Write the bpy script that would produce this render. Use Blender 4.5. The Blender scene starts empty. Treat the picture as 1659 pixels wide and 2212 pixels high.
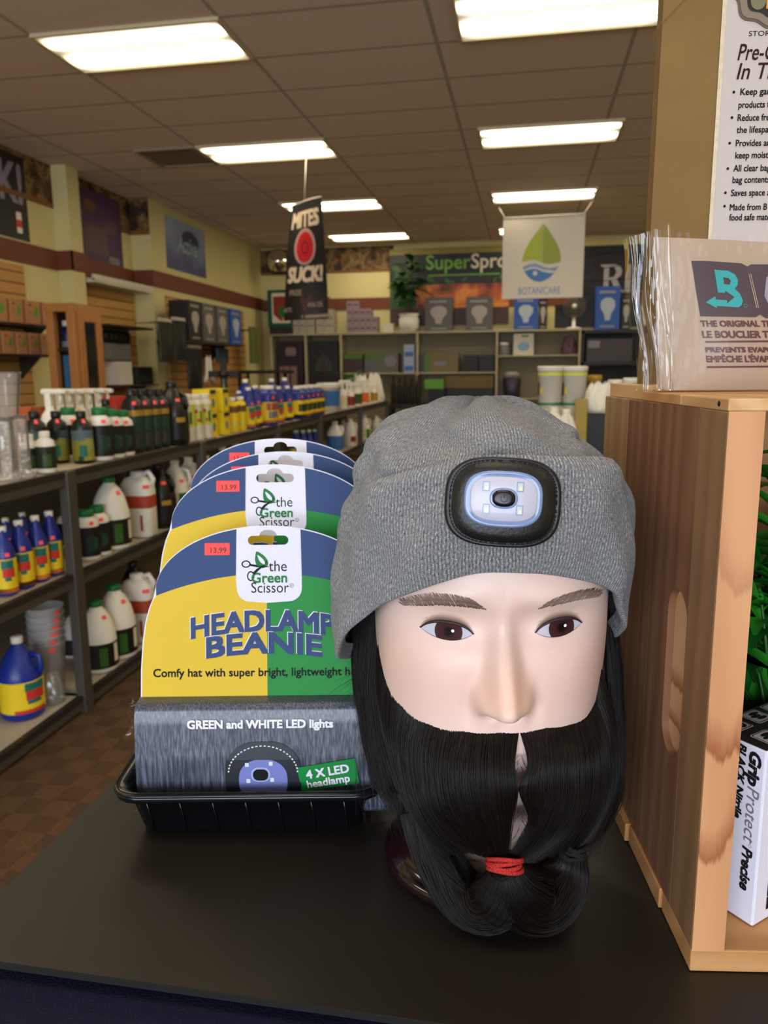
import bpy, bmesh, math, random
import numpy as np
from mathutils import Vector, Matrix
from mathutils.geometry import tessellate_polygon
random.seed(7); RNG = np.random.default_rng(7)
D = bpy.data; SC = bpy.context.scene; COL = SC.collection
PI = math.pi
def hexc(h):
    h = h.lstrip('#'); r = [int(h[i:i+2], 16)/255 for i in (0, 2, 4)]
    return tuple((c/12.92 if c <= .04045 else ((c+.055)/1.055)**2.4) for c in r)
# ------------------------------------------------------------------ camera
FPX = 1680.0; ZC = 1.42
_p, _y, _r = [math.radians(a) for a in (10.23, 10.33, 0.54)]
_f = np.array([-math.sin(_y)*math.cos(_p), math.cos(_y)*math.cos(_p), -math.sin(_p)])
_rt = np.array([math.cos(_y), math.sin(_y), 0.]); _dn = np.cross(_f, _rt)
CR = np.array([[math.cos(_r), math.sin(_r), 0], [-math.sin(_r), math.cos(_r), 0], [0, 0, 1]]) @ np.array([_rt, _dn, _f])
CAMP = np.array([0, 0, ZC])
def ray(px, py): return CR.T @ np.array([(px-829.5)/FPX, (py-1106)/FPX, 1.])
def at(px, py, Y): d = ray(px, py); return CAMP + d*(Y/d[1])
def atX(px, py, X): d = ray(px, py); return CAMP + d*(X/d[0])
def onz(px, py, z): d = ray(px, py); return CAMP + d*((z-ZC)/d[2])
def pj(P):
    q = CR @ (np.array(P, float)-CAMP); return (829.5+FPX*q[0]/q[2], 1106+FPX*q[1]/q[2])
def Y_for(px, X, z, lo=.3, hi=14.):
    # depth at which a point of the line (X, ., z) shows at column px
    g = lambda Y: pj((X, Y, z))[0]-px
    for _ in range(60):
        m = (lo+hi)/2
        if (g(m) > 0) == (g(hi) > 0): hi = m
        else: lo = m
    return (lo+hi)/2
def z_for(X, Y, py):
    lo, hi = -1., 4.
    for _ in range(50):
        m = (lo+hi)/2
        if pj((X, Y, m))[1] > py: lo = m
        else: hi = m
    return (lo+hi)/2
cd = D.cameras.new('camera'); cam = D.objects.new('camera', cd); COL.objects.link(cam)
M4 = Matrix.Identity(4)
for i in range(3):
    M4[i][0] = CR[0][i]; M4[i][1] = -CR[1][i]; M4[i][2] = -CR[2][i]; M4[i][3] = CAMP[i]
cam.matrix_world = M4
cd.sensor_fit = 'VERTICAL'; cd.sensor_height = 36; cd.sensor_width = 27; cd.lens = 36*FPX/2212
cd.clip_start = .02; cd.clip_end = 100
cd.dof.use_dof = True; cd.dof.focus_distance = .455; cd.dof.aperture_fstop = 15.0
SC.camera = cam
SC.view_settings.view_transform = 'Standard'; SC.view_settings.look = 'None'
SC.view_settings.gamma = 1; SC.view_settings.exposure = 0.55; SC.view_settings.use_curve_mapping = False
SC.cycles.use_denoising = True
SC.cycles.max_bounces = 8; SC.cycles.transparent_max_bounces = 16
SC.cycles.sample_clamp_indirect = 6
# ------------------------------------------------------------------ world and daylight
W = D.worlds.new('daylight'); SC.world = W; W.use_nodes = True
W.node_tree.nodes['Background'].inputs[0].default_value = (.62, .78, 1., 1)
W.node_tree.nodes['Background'].inputs[1].default_value = 1.2
ld = D.lights.new('storefront_daylight', 'AREA'); ld.shape = 'RECTANGLE'; ld.size = 6.0; ld.size_y = 2.3
ld.energy = 275; ld.color = (.80, .88, 1.)
lo = D.objects.new('storefront_daylight', ld); COL.objects.link(lo)
lo.location = (-.5, -5.35, 1.85); lo.rotation_euler = (PI/2, 0, 0)      # in the window opening behind the camera, facing the shop
LAMP = 13.5            # strength of the ceiling lamps' diffusers
# ------------------------------------------------------------------ materials
MATS = {}
def mat(name, col, rough=.5, metal=0., spec=.5, var=.06, scale=30., bump=0., bscale=80., coat=0., trans=0., alpha=1., ior=1.45, sss=0.):
    if name in MATS: return MATS[name]
    if isinstance(col, str): col = hexc(col)
    m = D.materials.new(name); m.use_nodes = True; MATS[name] = m
    nt = m.node_tree; b = nt.nodes['Principled BSDF']
    b.inputs['Roughness'].default_value = rough; b.inputs['Metallic'].default_value = metal
    b.inputs['Specular IOR Level'].default_value = spec; b.inputs['Coat Weight'].default_value = coat
    b.inputs['Transmission Weight'].default_value = trans; b.inputs['Alpha'].default_value = alpha; b.inputs['IOR'].default_value = ior
    if sss: b.inputs['Subsurface Weight'].default_value = sss; b.inputs['Subsurface Scale'].default_value = .004
    tc = nt.nodes.new('ShaderNodeTexCoord')
    nz = nt.nodes.new('ShaderNodeTexNoise'); nz.inputs['Scale'].default_value = scale; nz.inputs['Detail'].default_value = 3
    nt.links.new(tc.outputs['Object'], nz.inputs['Vector'])
    mx = nt.nodes.new('ShaderNodeMix'); mx.data_type = 'RGBA'
    mx.inputs[6].default_value = tuple(c*(1-var) for c in col)+(1,); mx.inputs[7].default_value = tuple(min(1, c*(1+var)) for c in col)+(1,)
    nt.links.new(nz.outputs['Fac'], mx.inputs[0]); nt.links.new(mx.outputs[2], b.inputs['Base Color'])
    if bump:
        n2 = nt.nodes.new('ShaderNodeTexNoise'); n2.inputs['Scale'].default_value = bscale; n2.inputs['Detail'].default_value = 4
        nt.links.new(tc.outputs['Object'], n2.inputs['Vector'])
        bp = nt.nodes.new('ShaderNodeBump'); bp.inputs['Strength'].default_value = bump; bp.inputs['Distance'].default_value = .002
        nt.links.new(n2.outputs['Fac'], bp.inputs['Height']); nt.links.new(bp.outputs['Normal'], b.inputs['Normal'])
    return m
class NT:
    # small node-graph writer
    def __init__(s, m): s.t = m.node_tree; s.b = s.t.nodes['Principled BSDF']
    def n(s, typ, **kw):
        nd = s.t.nodes.new('ShaderNode'+typ)
        for k, v in kw.items(): setattr(nd, k, v)
        return nd
    def link(s, a, b): s.t.links.new(a, b)
    def val(s, sock, v):
        if hasattr(v, 'is_output'): s.t.links.new(v, sock)
        else: sock.default_value = v
    def math(s, op, a, b=None, c=None, clamp=False):
        nd = s.n('Math', operation=op, use_clamp=clamp)
        for i, v in enumerate((a, b, c)):
            if v is not None: s.val(nd.inputs[i], v)
        return nd.outputs[0]
    def mix(s, f, a, b):
        nd = s.n('Mix', data_type='RGBA'); s.val(nd.inputs[0], f)
        for i, v in ((6, a), (7, b)):
            if hasattr(v, 'is_output'): s.t.links.new(v, nd.inputs[i])
            else: nd.inputs[i].default_value = tuple(v)[:3]+(1,)
        return nd.outputs[2]
    def noise(s, vec, scale, detail=3, rough=.5):
        nd = s.n('TexNoise'); nd.inputs['Scale'].default_value = scale; nd.inputs['Detail'].default_value = detail; nd.inputs['Roughness'].default_value = rough
        if vec is not None: s.link(vec, nd.inputs['Vector'])
        return nd.outputs['Fac']
    def scaled(s, vec, sc):
        nd = s.n('Mapping'); nd.inputs['Scale'].default_value = sc; s.link(vec, nd.inputs['Vector']); return nd.outputs[0]
    def ramp(s, f, stops, interp='LINEAR'):
        nd = s.n('ValToRGB'); cr = nd.color_ramp; cr.interpolation = interp
        while len(cr.elements) > 1: cr.elements.remove(cr.elements[-1])
        cr.elements[0].position = stops[0][0]; cr.elements[0].color = tuple(stops[0][1])[:3]+(1,)
        for p, c in stops[1:]:
            e = cr.elements.new(p); e.color = tuple(c)[:3]+(1,)
        s.link(f, nd.inputs[0]); return nd.outputs[0]
    def bump(s, h, strength, dist=.001):
        nd = s.n('Bump'); nd.inputs['Strength'].default_value = strength; nd.inputs['Distance'].default_value = dist
        s.link(h, nd.inputs['Height']); s.link(nd.outputs[0], s.b.inputs['Normal'])
def newmat(name, rough=.5, spec=.5, **kw):
    m = D.materials.new(name); m.use_nodes = True; MATS[name] = m; g = NT(m)
    g.b.inputs['Roughness'].default_value = rough; g.b.inputs['Specular IOR Level'].default_value = spec
    g.tc = g.n('TexCoord'); g.obj = g.tc.outputs['Object']; g.uv = g.tc.outputs['UV']
    g.sep = g.n('SeparateXYZ'); g.link(g.obj, g.sep.inputs[0])
    return m, g
def film(name, tint=(1, 1, 1), gloss=.35, rough=.08, body=.0, bodycol=(.8, .8, .8), bmp=.4, blend=.18):
    # thin clear plastic: mostly see-through, glossy at grazing angles
    if name in MATS: return MATS[name]
    m = D.materials.new(name); m.use_nodes = True; MATS[name] = m; t = m.node_tree; t.nodes.clear()
    out = t.nodes.new('ShaderNodeOutputMaterial'); tr = t.nodes.new('ShaderNodeBsdfTransparent'); tr.inputs[0].default_value = tint+(1,)
    gl = t.nodes.new('ShaderNodeBsdfGlossy'); gl.inputs['Roughness'].default_value = rough
    fr = t.nodes.new('ShaderNodeLayerWeight'); fr.inputs[0].default_value = blend
    tc = t.nodes.new('ShaderNodeTexCoord'); nz = t.nodes.new('ShaderNodeTexNoise'); nz.inputs['Scale'].default_value = 25
    t.links.new(tc.outputs['Object'], nz.inputs['Vector'])
    bp = t.nodes.new('ShaderNodeBump'); bp.inputs['Strength'].default_value = bmp; bp.inputs['Distance'].default_value = .002
    t.links.new(nz.outputs['Fac'], bp.inputs['Height']); t.links.new(bp.outputs[0], gl.inputs['Normal']); t.links.new(bp.outputs[0], fr.inputs['Normal'])
    mm = t.nodes.new('ShaderNodeMath'); mm.operation = 'MULTIPLY_ADD'; mm.inputs[1].default_value = 1.; mm.inputs[2].default_value = gloss*.1
    t.links.new(fr.outputs[0], mm.inputs[0])
    ms = t.nodes.new('ShaderNodeMixShader'); t.links.new(mm.outputs[0], ms.inputs[0]); t.links.new(tr.outputs[0], ms.inputs[1]); t.links.new(gl.outputs[0], ms.inputs[2])
    last = ms
    if body:
        df = t.nodes.new('ShaderNodeBsdfDiffuse'); df.inputs[0].default_value = tuple(bodycol)+(1,)
        m2 = t.nodes.new('ShaderNodeMixShader'); m2.inputs[0].default_value = body
        t.links.new(ms.outputs[0], m2.inputs[1]); t.links.new(df.outputs[0], m2.inputs[2]); last = m2
    t.links.new(last.outputs[0], out.inputs[0]); return m
# ------------------------------------------------------------------ mesh builder
_tcache = {}
def text_geo(s, bold=0., shear=0., spacing=1.):
    k = (s, bold, shear, spacing)
    if k not in _tcache:
        c = D.curves.new('t', 'FONT'); c.body = s; c.size = 1; c.offset = bold; c.shear = shear; c.space_character = spacing
        c.resolution_u = 3; c.align_x = 'LEFT'; c.fill_mode = 'FRONT'
        o = D.objects.new('t', c); COL.objects.link(o)
        dg = bpy.context.evaluated_depsgraph_get(); dg.update()
        me = o.evaluated_get(dg).to_mesh()
        v = np.array([tuple(p.co)[:2] for p in me.vertices]).reshape(-1, 2); f = [tuple(p.vertices) for p in me.polygons]
        o.evaluated_get(dg).to_mesh_clear(); D.objects.remove(o); D.curves.remove(c)
        _tcache[k] = (v, f)
    return _tcache[k]
class MB:
    def __init__(s): s.v = []; s.f = []; s.mi = []; s.sm = []; s.uv = []; s.hasuv = False
    def add(s, vs, fs, mi=0, sm=False, uv=None):
        o = len(s.v); s.v += [tuple(map(float, p)) for p in vs]
        s.f += [tuple(i+o for i in f) for f in fs]; s.mi += [mi]*len(fs); s.sm += [sm]*len(fs)
        if uv is not None: s.hasuv = True; s.uv += [tuple(map(float, p)) for p in uv]
        else: s.uv += [(0., 0.)]*len(vs)
        return s
    def box(s, c, d, mi=0, rz=0., bev=0., M=None):
        bm = bmesh.new(); bmesh.ops.create_cube(bm, size=1)
        for p in bm.verts: p.co = Vector((p.co.x*d[0], p.co.y*d[1], p.co.z*d[2]))
        if bev: bmesh.ops.bevel(bm, geom=bm.edges[:], offset=min(bev, min(d)*.45), segments=2, profile=.5, affect='EDGES')
        T = Matrix.Translation(c) @ Matrix.Rotation(rz, 4, 'Z')
        if M is not None: T = M @ T
        bm.verts.index_update()
        s.add([T @ p.co for p in bm.verts], [[q.index for q in f.verts] for f in bm.faces], mi, False); bm.free(); return s
    def b2(s, lo, hi, mi=0, bev=0.):
        lo, hi = np.minimum(lo, hi), np.maximum(lo, hi)
        return s.box(tuple((lo+hi)/2), tuple(np.maximum(hi-lo, 1e-5)), mi, 0, bev)
    def grid(s, fn, nu, nv, cu=False, mi=0, uvs=None, flip=False, sm=True):
        vs, fs, uv = [], [], []
        for j in range(nv+1):
            for i in range(nu if cu else nu+1):
                vs.append(fn(i/nu, j/nv)); uv.append((i/nu, j/nv) if uvs is None else uvs(i/nu, j/nv))
        w = nu if cu else nu+1
        for j in range(nv):
            for i in range(nu):
                q = (j*w+i, j*w+(i+1) % w, (j+1)*w+(i+1) % w, (j+1)*w+i)
                fs.append(q[::-1] if flip else q)
        return s.add(vs, fs, mi, sm, uv)
    def lathe(s, prof, c=(0, 0, 0), seg=24, mi=0, sx=1., sy=1., n=2., caps=True, sm=True, a0=0., a1=2*PI):
        full = abs(a1-a0-2*PI) < 1e-6; vs, fs = [], []
        w = seg if full else seg+1
        for r, z in prof:
            for i in range(w):
                a = a0+(a1-a0)*i/seg; ca, sa = math.cos(a), math.sin(a)
                k = 1. if n == 2 else (abs(ca)**n+abs(sa)**n)**(-1/n)
                vs.append((c[0]+r*sx*k*ca, c[1]+r*sy*k*sa, c[2]+z))
        for j in range(len(prof)-1):
            for i in range(seg): fs.append((j*w+i, j*w+(i+1) % w, (j+1)*w+(i+1) % w, (j+1)*w+i))
        if caps and full:
            if prof[0][0] > 1e-6: fs.append(tuple(range(w))[::-1])
            if prof[-1][0] > 1e-6: fs.append(tuple((len(prof)-1)*w+i for i in range(w)))
        return s.add(vs, fs, mi, sm)
    def tube(s, pts, rad, seg=8, mi=0, caps=True, sm=True, closed=False, flat=1.):
        P = [Vector(p) for p in pts]; n = len(P); R = [rad]*n if not hasattr(rad, '__len__') else rad
        vs, fs = [], []; up = None
        for i in range(n):
            t = (P[(i+1) % n]-P[i-1]) if closed else (P[min(i+1, n-1)]-P[max(i-1, 0)])
            t = t.normalized() if t.length > 1e-9 else Vector((0, 0, 1))
            if up is None: up = t.orthogonal().normalized()
            up = (up - t*up.dot(t)); up = up.normalized() if up.length > 1e-6 else t.orthogonal().normalized()
            b = t.cross(up)
            for k in range(seg):
                a = 2*PI*k/seg; vs.append(P[i]+up*(math.cos(a)*R[i])+b*(math.sin(a)*R[i]*flat))
        for i in range(n if closed else n-1):
            for k in range(seg):
                a, b_ = i*seg, ((i+1) % n)*seg
                fs.append((a+k, a+(k+1) % seg, b_+(k+1) % seg, b_+k))
        if caps and not closed: fs.append(tuple(range(seg))[::-1]); fs.append(tuple((n-1)*seg+k for k in range(seg)))
        return s.add(vs, fs, mi, sm)
    def poly(s, polys, fn=None, depth=0., mi=0, mside=None, sm=False, sub=0):
        # flat shape (outer outline, then holes) in 2-D; fn maps (u, v, w) to space; depth gives it real thickness
        fn = fn or (lambda u, v, w: (u, v, w))
        flat = [p for q in polys for p in q]
        tri = tessellate_polygon([[Vector((p[0], p[1], 0)) for p in q] for q in polys])
        n = len(flat)
        def ori(t):
            a, b, c = (flat[i] for i in t); return (b[0]-a[0])*(c[1]-a[1])-(b[1]-a[1])*(c[0]-a[0])
        tri = [t if ori(t) > 0 else t[::-1] for t in tri if abs(ori(t)) > 1e-14]
        if sub:       # split every triangle so the shape can follow a curved surface
            for t in tri:
                A, B, C_ = (np.array(flat[i], float) for i in t); vs, fs, idx = [], [], {}
                for i in range(sub+1):
                    for j in range(sub+1-i): idx[i, j] = len(vs); q = A+(B-A)*i/sub+(C_-A)*j/sub; vs.append(fn(q[0], q[1], 0))
                for i in range(sub):
                    for j in range(sub-i):
                        fs.append((idx[i, j], idx[i+1, j], idx[i, j+1]))
                        if i+j < sub-1: fs.append((idx[i+1, j], idx[i+1, j+1], idx[i, j+1]))
                s.add(vs, fs, mi, True)
            return s
        s.add([fn(p[0], p[1], 0) for p in flat], tri, mi, sm)
        if depth:
            s.add([fn(p[0], p[1], -depth) for p in flat], [t[::-1] for t in tri], mi if mside is None else mside, sm)
            o = 0
            for q in polys:
                k = len(q); s.add([fn(p[0], p[1], 0) for p in q]+[fn(p[0], p[1], -depth) for p in q],
                                  [(i, (i+1) % k, k+(i+1) % k, k+i) for i in range(k)], mi if mside is None else mside, False)
        return s
    def text(s, txt, fn, size=None, width=None, x=0., y=0., align='c', bold=0., shear=0., spacing=1., mi=0, w=0., height=None, fat=0.):
        if fat:        # heavier letters: the same outline laid down nine times, a hair apart
            for i, (dx, dy) in enumerate([(a*fat, b*fat) for a in (-1, 0, 1) for b in (-1, 0, 1)]): s.text(txt, fn, size, width, x+dx, y+dy, align, bold, shear, spacing, mi, w+i*8e-6, height)
            return s
        v, f = text_geo(txt, bold, shear, spacing)
        if len(v) == 0: return s
        v = v.copy(); lo, hi = v.min(0), v.max(0)
        v[:, 0] -= lo[0]
        W_ = hi[0]-lo[0]; k = (width/W_) if width else size
        ky = k if height is None else height/(hi[1]-max(lo[1], -.02) if hi[1] > 0 else 1)
        v = v*np.array([k, ky]); W_ *= k
        v[:, 0] += x-(W_/2 if align == 'c' else W_ if align == 'r' else 0); v[:, 1] += y
        return s.add([fn(p[0], p[1], w) for p in v], f, mi, False)
    def build(s, name, mats, parent=None, loc=None, rot=None):
        me = D.meshes.new(name); me.from_pydata(s.v, [], s.f)
        mats = mats if isinstance(mats, (list, tuple)) else [mats]
        for m in mats: me.materials.append(m)
        me.polygons.foreach_set('material_index', s.mi); me.polygons.foreach_set('use_smooth', s.sm)
        if s.hasuv:
            ul = me.uv_layers.new(name='UVMap'); li = np.empty(len(me.loops), int); me.loops.foreach_get('vertex_index', li)
            ul.data.foreach_set('uv', np.array(s.uv)[li].ravel())
        me.update(); o = D.objects.new(name, me); COL.objects.link(o)
        if parent is not None: o.parent = parent
        if loc is not None: o.location = loc
        if rot is not None: o.rotation_euler = rot
        return o
def frame(O, ex, ey):
    O, ex, ey = np.array(O, float), np.array(ex, float), np.array(ey, float); n = np.cross(ex, ey)
    return lambda u, v, w=0.: O+ex*u+ey*v+n*w
def rrect(x0, y0, x1, y1, r, k=5):
    out = []
    for cx, cy, a in ((x1-r, y1-r, 0), (x0+r, y1-r, 90), (x0+r, y0+r, 180), (x1-r, y0+r, 270)):
        for i in range(k+1): t = math.radians(a+90*i/k); out.append((cx+r*math.cos(t), cy+r*math.sin(t)))
    return out
def smooth(pts, k=6):
    # closed curve through the given points
    n = len(pts); P = np.array(pts, float); out = []
    for i in range(n):
        p0, p1, p2, p3 = P[i-1], P[i], P[(i+1) % n], P[(i+2) % n]
        for j in range(k): t = j/k; out.append(tuple(.5*(2*p1+(p2-p0)*t+(2*p0-5*p1+4*p2-p3)*t*t+(3*p1-p0-3*p2+p3)*t**3)))
    return out
def ell(cx, cy, rx, ry, n=24, a0=0.): return [(cx+rx*math.cos(2*PI*i/n+a0), cy+ry*math.sin(2*PI*i/n+a0)) for i in range(n)]
def tag(o, label, cat, group=None):
    o['label'] = label; o['category'] = cat
    if group: o['group'] = group
    return o
def thing(name, label, cat, loc=(0, 0, 0), rz=0., group=None):
    o = D.objects.new(name, None); COL.objects.link(o); o.empty_display_size = .05
    o.location = tuple(map(float, loc)); o.rotation_euler = (0, 0, rz); return tag(o, label, cat, group)
def struct(name, mb, m, parent=None):
    o = mb.build(name, m, parent)
    if parent is None: o['kind'] = 'structure'
    return o
def copy_tree(o, parent=None):
    c = o.copy(); COL.objects.link(c); c.parent = parent
    for ch in list(o.children): copy_tree(ch, c)
    return c
ORD = ['first', 'second', 'third', 'fourth', 'fifth', 'sixth', 'seventh', 'eighth', 'ninth', 'tenth']
# ================================================================== room shell
HC = 3.485; YB = 13.2; XR = 4.6; YF = -5.45; WX0, WX1, WZ0, WZ1 = -3.6, 2.6, .65, 3.05; XL = -4.75
m_wall = mat('wall_paint', '#d2c58a', .8, var=.04, scale=3, bump=.1, bscale=120)
m_trimr = mat('oxblood_trim', '#6f381e', .6, var=.1, scale=6)
m_white = mat('white_paint', '#cfc8b4', .6)
# ceiling: lay-in panels in a light grid
m_ceil, g = newmat('ceiling_panels', .9, .1)
g.mx = g.sep.outputs
def gridline(sock, off, period, wd):
    a = g.math('FRACT', g.math('DIVIDE', g.math('SUBTRACT', sock, off), period))
    return g.math('MINIMUM', g.math('LESS_THAN', g.math('MINIMUM', a, g.math('SUBTRACT', 1., a)), wd/period/2), 1.)
gl = g.math('MAXIMUM', gridline(g.sep.outputs[0], -3.065, .6135*2, .028), gridline(g.sep.outputs[1], 4.785, .62, .028))
spk = g.noise(g.obj, 60, 4); big = g.noise(g.obj, .7, 2)
g.link(g.mix(gl, g.mix(g.math('MULTIPLY', big, .6), g.mix(spk, hexc('#d8c9bb'), hexc('#e6d8ca')), hexc('#d9c5b2')), hexc('#ada294')), g.b.inputs['Base Color'])
g.bump(g.math('ADD', g.math('MULTIPLY', gl, .5), g.math('MULTIPLY', spk, .3)), .5, .004)
struct('ceiling', MB().b2((XL-.1, YF-.1, HC), (XR+.1, YB+.1, HC+.1)), m_ceil)
# floor: carpet tiles
m_floor, g = newmat('carpet_tiles', .95, .1)
ch = g.n('TexChecker'); ch.inputs['Scale'].default_value = 11; g.link(g.obj, ch.inputs['Vector'])
nz = g.noise(g.obj, 90, 4); n2 = g.noise(g.obj, 9, 2)
g.link(g.mix(g.math('MULTIPLY', g.math('MULTIPLY', ch.outputs['Fac'], n2), .65), g.mix(nz, hexc('#4a3727'), hexc('#6b5139')), hexc('#38291d')), g.b.inputs['Base Color'])
g.bump(nz, .6, .004)
struct('floor', MB().b2((XL-.1, YF-.1, -.1), (XR+.1, YB+.1, 0)), m_floor)
struct('wall_back', MB().b2((XL-.1, YB, 0), (XR+.1, YB+.1, HC)), m_wall)
struct('wall_right', MB().b2((XR, YF-.1, 0), (XR+.1, YB, HC)), m_wall)
# left wall: a recess up to Y = 9.15, then the wall steps out to X = -4.5
struct('wall_left', MB().b2((XL-.1, YF-.1, 0), (XL, 9.15, HC)), m_wall); struct('wall_left', MB().b2((XL-.1, 9.15, 0), (-4.5, YB, HC)), m_wall)
struct('pillar', MB().b2((XL, 7.56, 0), (-4.58, 7.78, HC)), m_wall)
# storefront wall behind the camera with its window opening
struct('wall_front', MB().b2((XL, YF-.1, 0), (WX0, YF, HC)).b2((WX1, YF-.1, 0), (XR, YF, HC)).b2((WX0, YF-.1, 0), (WX1, YF, WZ0)).b2((WX0, YF-.1, WZ1), (WX1, YF, HC)), m_wall)
m_alu = mat('window_aluminium', '#5a5650', .4, .7)
wf = MB()
for x in np.linspace(WX0, WX1-.04, 5): wf.b2((x, YF-.07, WZ0), (x+.04, YF-.02, WZ1))
for z in (WZ0, WZ1-.04): wf.b2((WX0, YF-.07, z), (WX1, YF-.02, z+.04))
wo = struct('window_1', wf, m_alu)
MB().b2((WX0, YF-.05, WZ0), (WX1, YF-.044, WZ1)).build('pane', film('window_glass'), wo)
# oxblood band round the room and the printed border under the ceiling
TZ0, TZ1 = 2.47, 2.66
tz = lambda X, Y, py: z_for(X, Y, py)
t = MB().b2((XL, YF, TZ0), (XL+.02, 9.15, TZ1)).b2((XL+.02, 9.13, TZ0), (-4.5, 9.15, TZ1)).b2((-4.5, 9.13, TZ0), (-4.48, YB, TZ1))
t.b2((XL, 7.54, TZ0), (-4.56, 7.56, TZ1)).b2((-4.58, 7.54, TZ0), (-4.56, 7.80, TZ1))
struct('trim_1', t, m_trimr)
struct('trim_2', MB().b2((-4.48, YB-.02, TZ0-.02), (XR, YB, TZ1-.02)), m_trimr)
m_border, g = newmat('printed_border', .7, .3)
nz = g.noise(g.obj, 5, 4, .6)
g.link(g.ramp(nz, [(.35, hexc('#2b1d12')), (.48, hexc('#5a4226')), (.56, hexc('#8a7044')), (.64, hexc('#4a3a20')), (.75, hexc('#8b6f4c'))]), g.b.inputs['Base Color'])
bz = 3.12
struct('trim_3', MB().b2((XL, YF, bz), (XL+.006, 9.15, HC)).b2((XL, 9.144, bz), (-4.5, 9.15, HC)), m_border)
struct('trim_4', MB().b2((-4.5, YB-.006, 3.09), (-2.2, YB, HC-.02)), m_border)
m_borange = mat('border_edge', '#7d5228', .7)
struct('trim_5', MB().b2((XL, YF, bz-.05), (XL+.008, 9.15, bz)).b2((XL, 9.142, bz-.05), (-4.5, 9.15, bz)).b2((-4.5, YB-.008, 3.05), (-2.2, YB, 3.09)), m_borange)
# soffit over the recess between pillar and step
struct('trim_6', MB().b2((XL, 7.82, 2.38), (-4.5, 9.13, 2.42)).b2((-4.53, 7.82, 2.40), (-4.49, 9.13, 2.46)), m_white)
# slatwall panels
m_slat, g = newmat('slatwall_maple', .55, .4)
fz = g.math('FRACT', g.math('DIVIDE', g.sep.outputs[2], .0762*1.35))
groove = g.math('LESS_THAN', fz, .14)
gr = g.noise(g.scaled(g.obj, (1, 1, 22)), 3, 3)
g.link(g.mix(groove, g.mix(gr, hexc('#b07f3f'), hexc('#c99753')), hexc('#6b4822')), g.b.inputs['Base Color'])
g.bump(g.math('SUBTRACT', 1., groove), 1., .01)
def slat(name, lo, hi, label):
    lo = (lo[0]+.001,)+tuple(lo[1:])
    o = MB().b2(lo, hi).build(name, m_slat); return tag(o, label, 'slatwall panel')
slat('slatwall_panel', (XL, 3.5, .3), (XL+.025, 6.95, 2.44), 'maple slatwall panel behind the kraft boxes at far left')
slat('slatwall_panel', (XL, 7.84, .3), (XL+.025, 9.08, 2.37), 'shaded maple slatwall panel in the wall recess beside the pillar')
slat('slatwall_panel', (-4.5, 9.45, .3), (-4.475, 12.2, 2.38), 'wide maple slatwall panel under the blue poster')
# ------------------------------------------------------------------ ceiling lamps
m_dif, g = newmat('lamp_diffuser', .5)
# two tubes glow through the prismatic sheet: bright along each tube, weaker between and at the rim
yl = g.sep.outputs[1]
def bumpf(c, w): return g.math('POWER', 2.718, g.math('MULTIPLY', -1., g.math('POWER', g.math('DIVIDE', g.math('SUBTRACT', yl, c), w), 2.)))
tubes = g.math('ADD', bumpf(-.15, .055), bumpf(.13, .075))
ends = g.math('MINIMUM', 1., g.math('MULTIPLY', g.math('SUBTRACT', .62, g.math('ABSOLUTE', g.sep.outputs[0])), 8.))
stg = g.math('MULTIPLY', g.math('MULTIPLY_ADD', tubes, LAMP, .55), g.math('MAXIMUM', ends, .25))
g.b.inputs['Base Color'].default_value = hexc('#e8e2d0')+(1,)
g.b.inputs['Emission Color'].default_value = (1., .86, .62, 1); g.link(stg, g.b.inputs['Emission Strength'])
m_lampf = mat('lamp_frame', '#cdbf9a', .5)
def ceiling_lamp(x, y, label):
    t = thing('ceiling_lamp', label, 'ceiling light', (x, y, HC-.012), group='fluorescent ceiling lamps')
    f = MB()
    for s in (-1, 1):
        f.box((0, s*.295, .002), (1.23, .02, .022)); f.box((s*.605, 0, .002), (.02, .57, .022))
    f.build('frame', m_lampf, t)
    MB().box((0, 0, .004), (1.19, .57, .006)).build('diffuser', m_dif, t)
    return t
LX = (-2.447, .15, 2.75); LY = (.05, 2.55, 5.07, 7.53, 10.02, 12.38)
first = None
NAMES = {(0, 2): 'large ceiling lamp at top left of the picture, nearest in its column', (1, 2): 'ceiling lamp cut by the top edge, beside the kraft bag',
 (0, 3): 'ceiling lamp above the black hanging banner and beside the vent', (1, 3): 'second lamp down in the column above the white hanging banner',
 (0, 4): 'ceiling lamp partly hidden by the top of the black banner', (1, 4): 'ceiling lamp just above the white hanging banner',
 (0, 5): 'farthest ceiling lamp in the column of the black banner', (1, 5): 'farthest ceiling lamp, peeking out beside the white hanging banner'}
for i, x in enumerate(LX):
    for j, y in enumerate(LY):
        lb = NAMES.get((i, j), 'ceiling lamp out of the picture, column %s row %s' % (ORD[i], ORD[j]))
        if first is None: first = ceiling_lamp(x, y, lb); continue
        c = copy_tree(first); c.location = (x, y, HC-.012); c['label'] = lb
# return air vent
v = thing('ceiling_vent', 'dark square air vent with louvres in the ceiling beside a lamp', 'air vent', (-3.37, 7.53, HC))
f = MB()
for s in (-1, 1): f.box((0, s*.29, -.01), (.6, .03, .02)); f.box((s*.285, 0, -.01), (.03, .55, .02))
f.build('frame', mat('vent_frame', '#9a8a75', .6), v)
b = MB()
for k in range(11): b.box((0, -.25+k*.05, -.006), (.54, .03, .006), M=None)
b.build('louvre', mat('vent_louvre', '#75644f', .6), v)
MB().box((0, 0, -.001), (.56, .56, .002)).build('backing', mat('vent_dark', '#15110d', .8), v)
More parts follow.
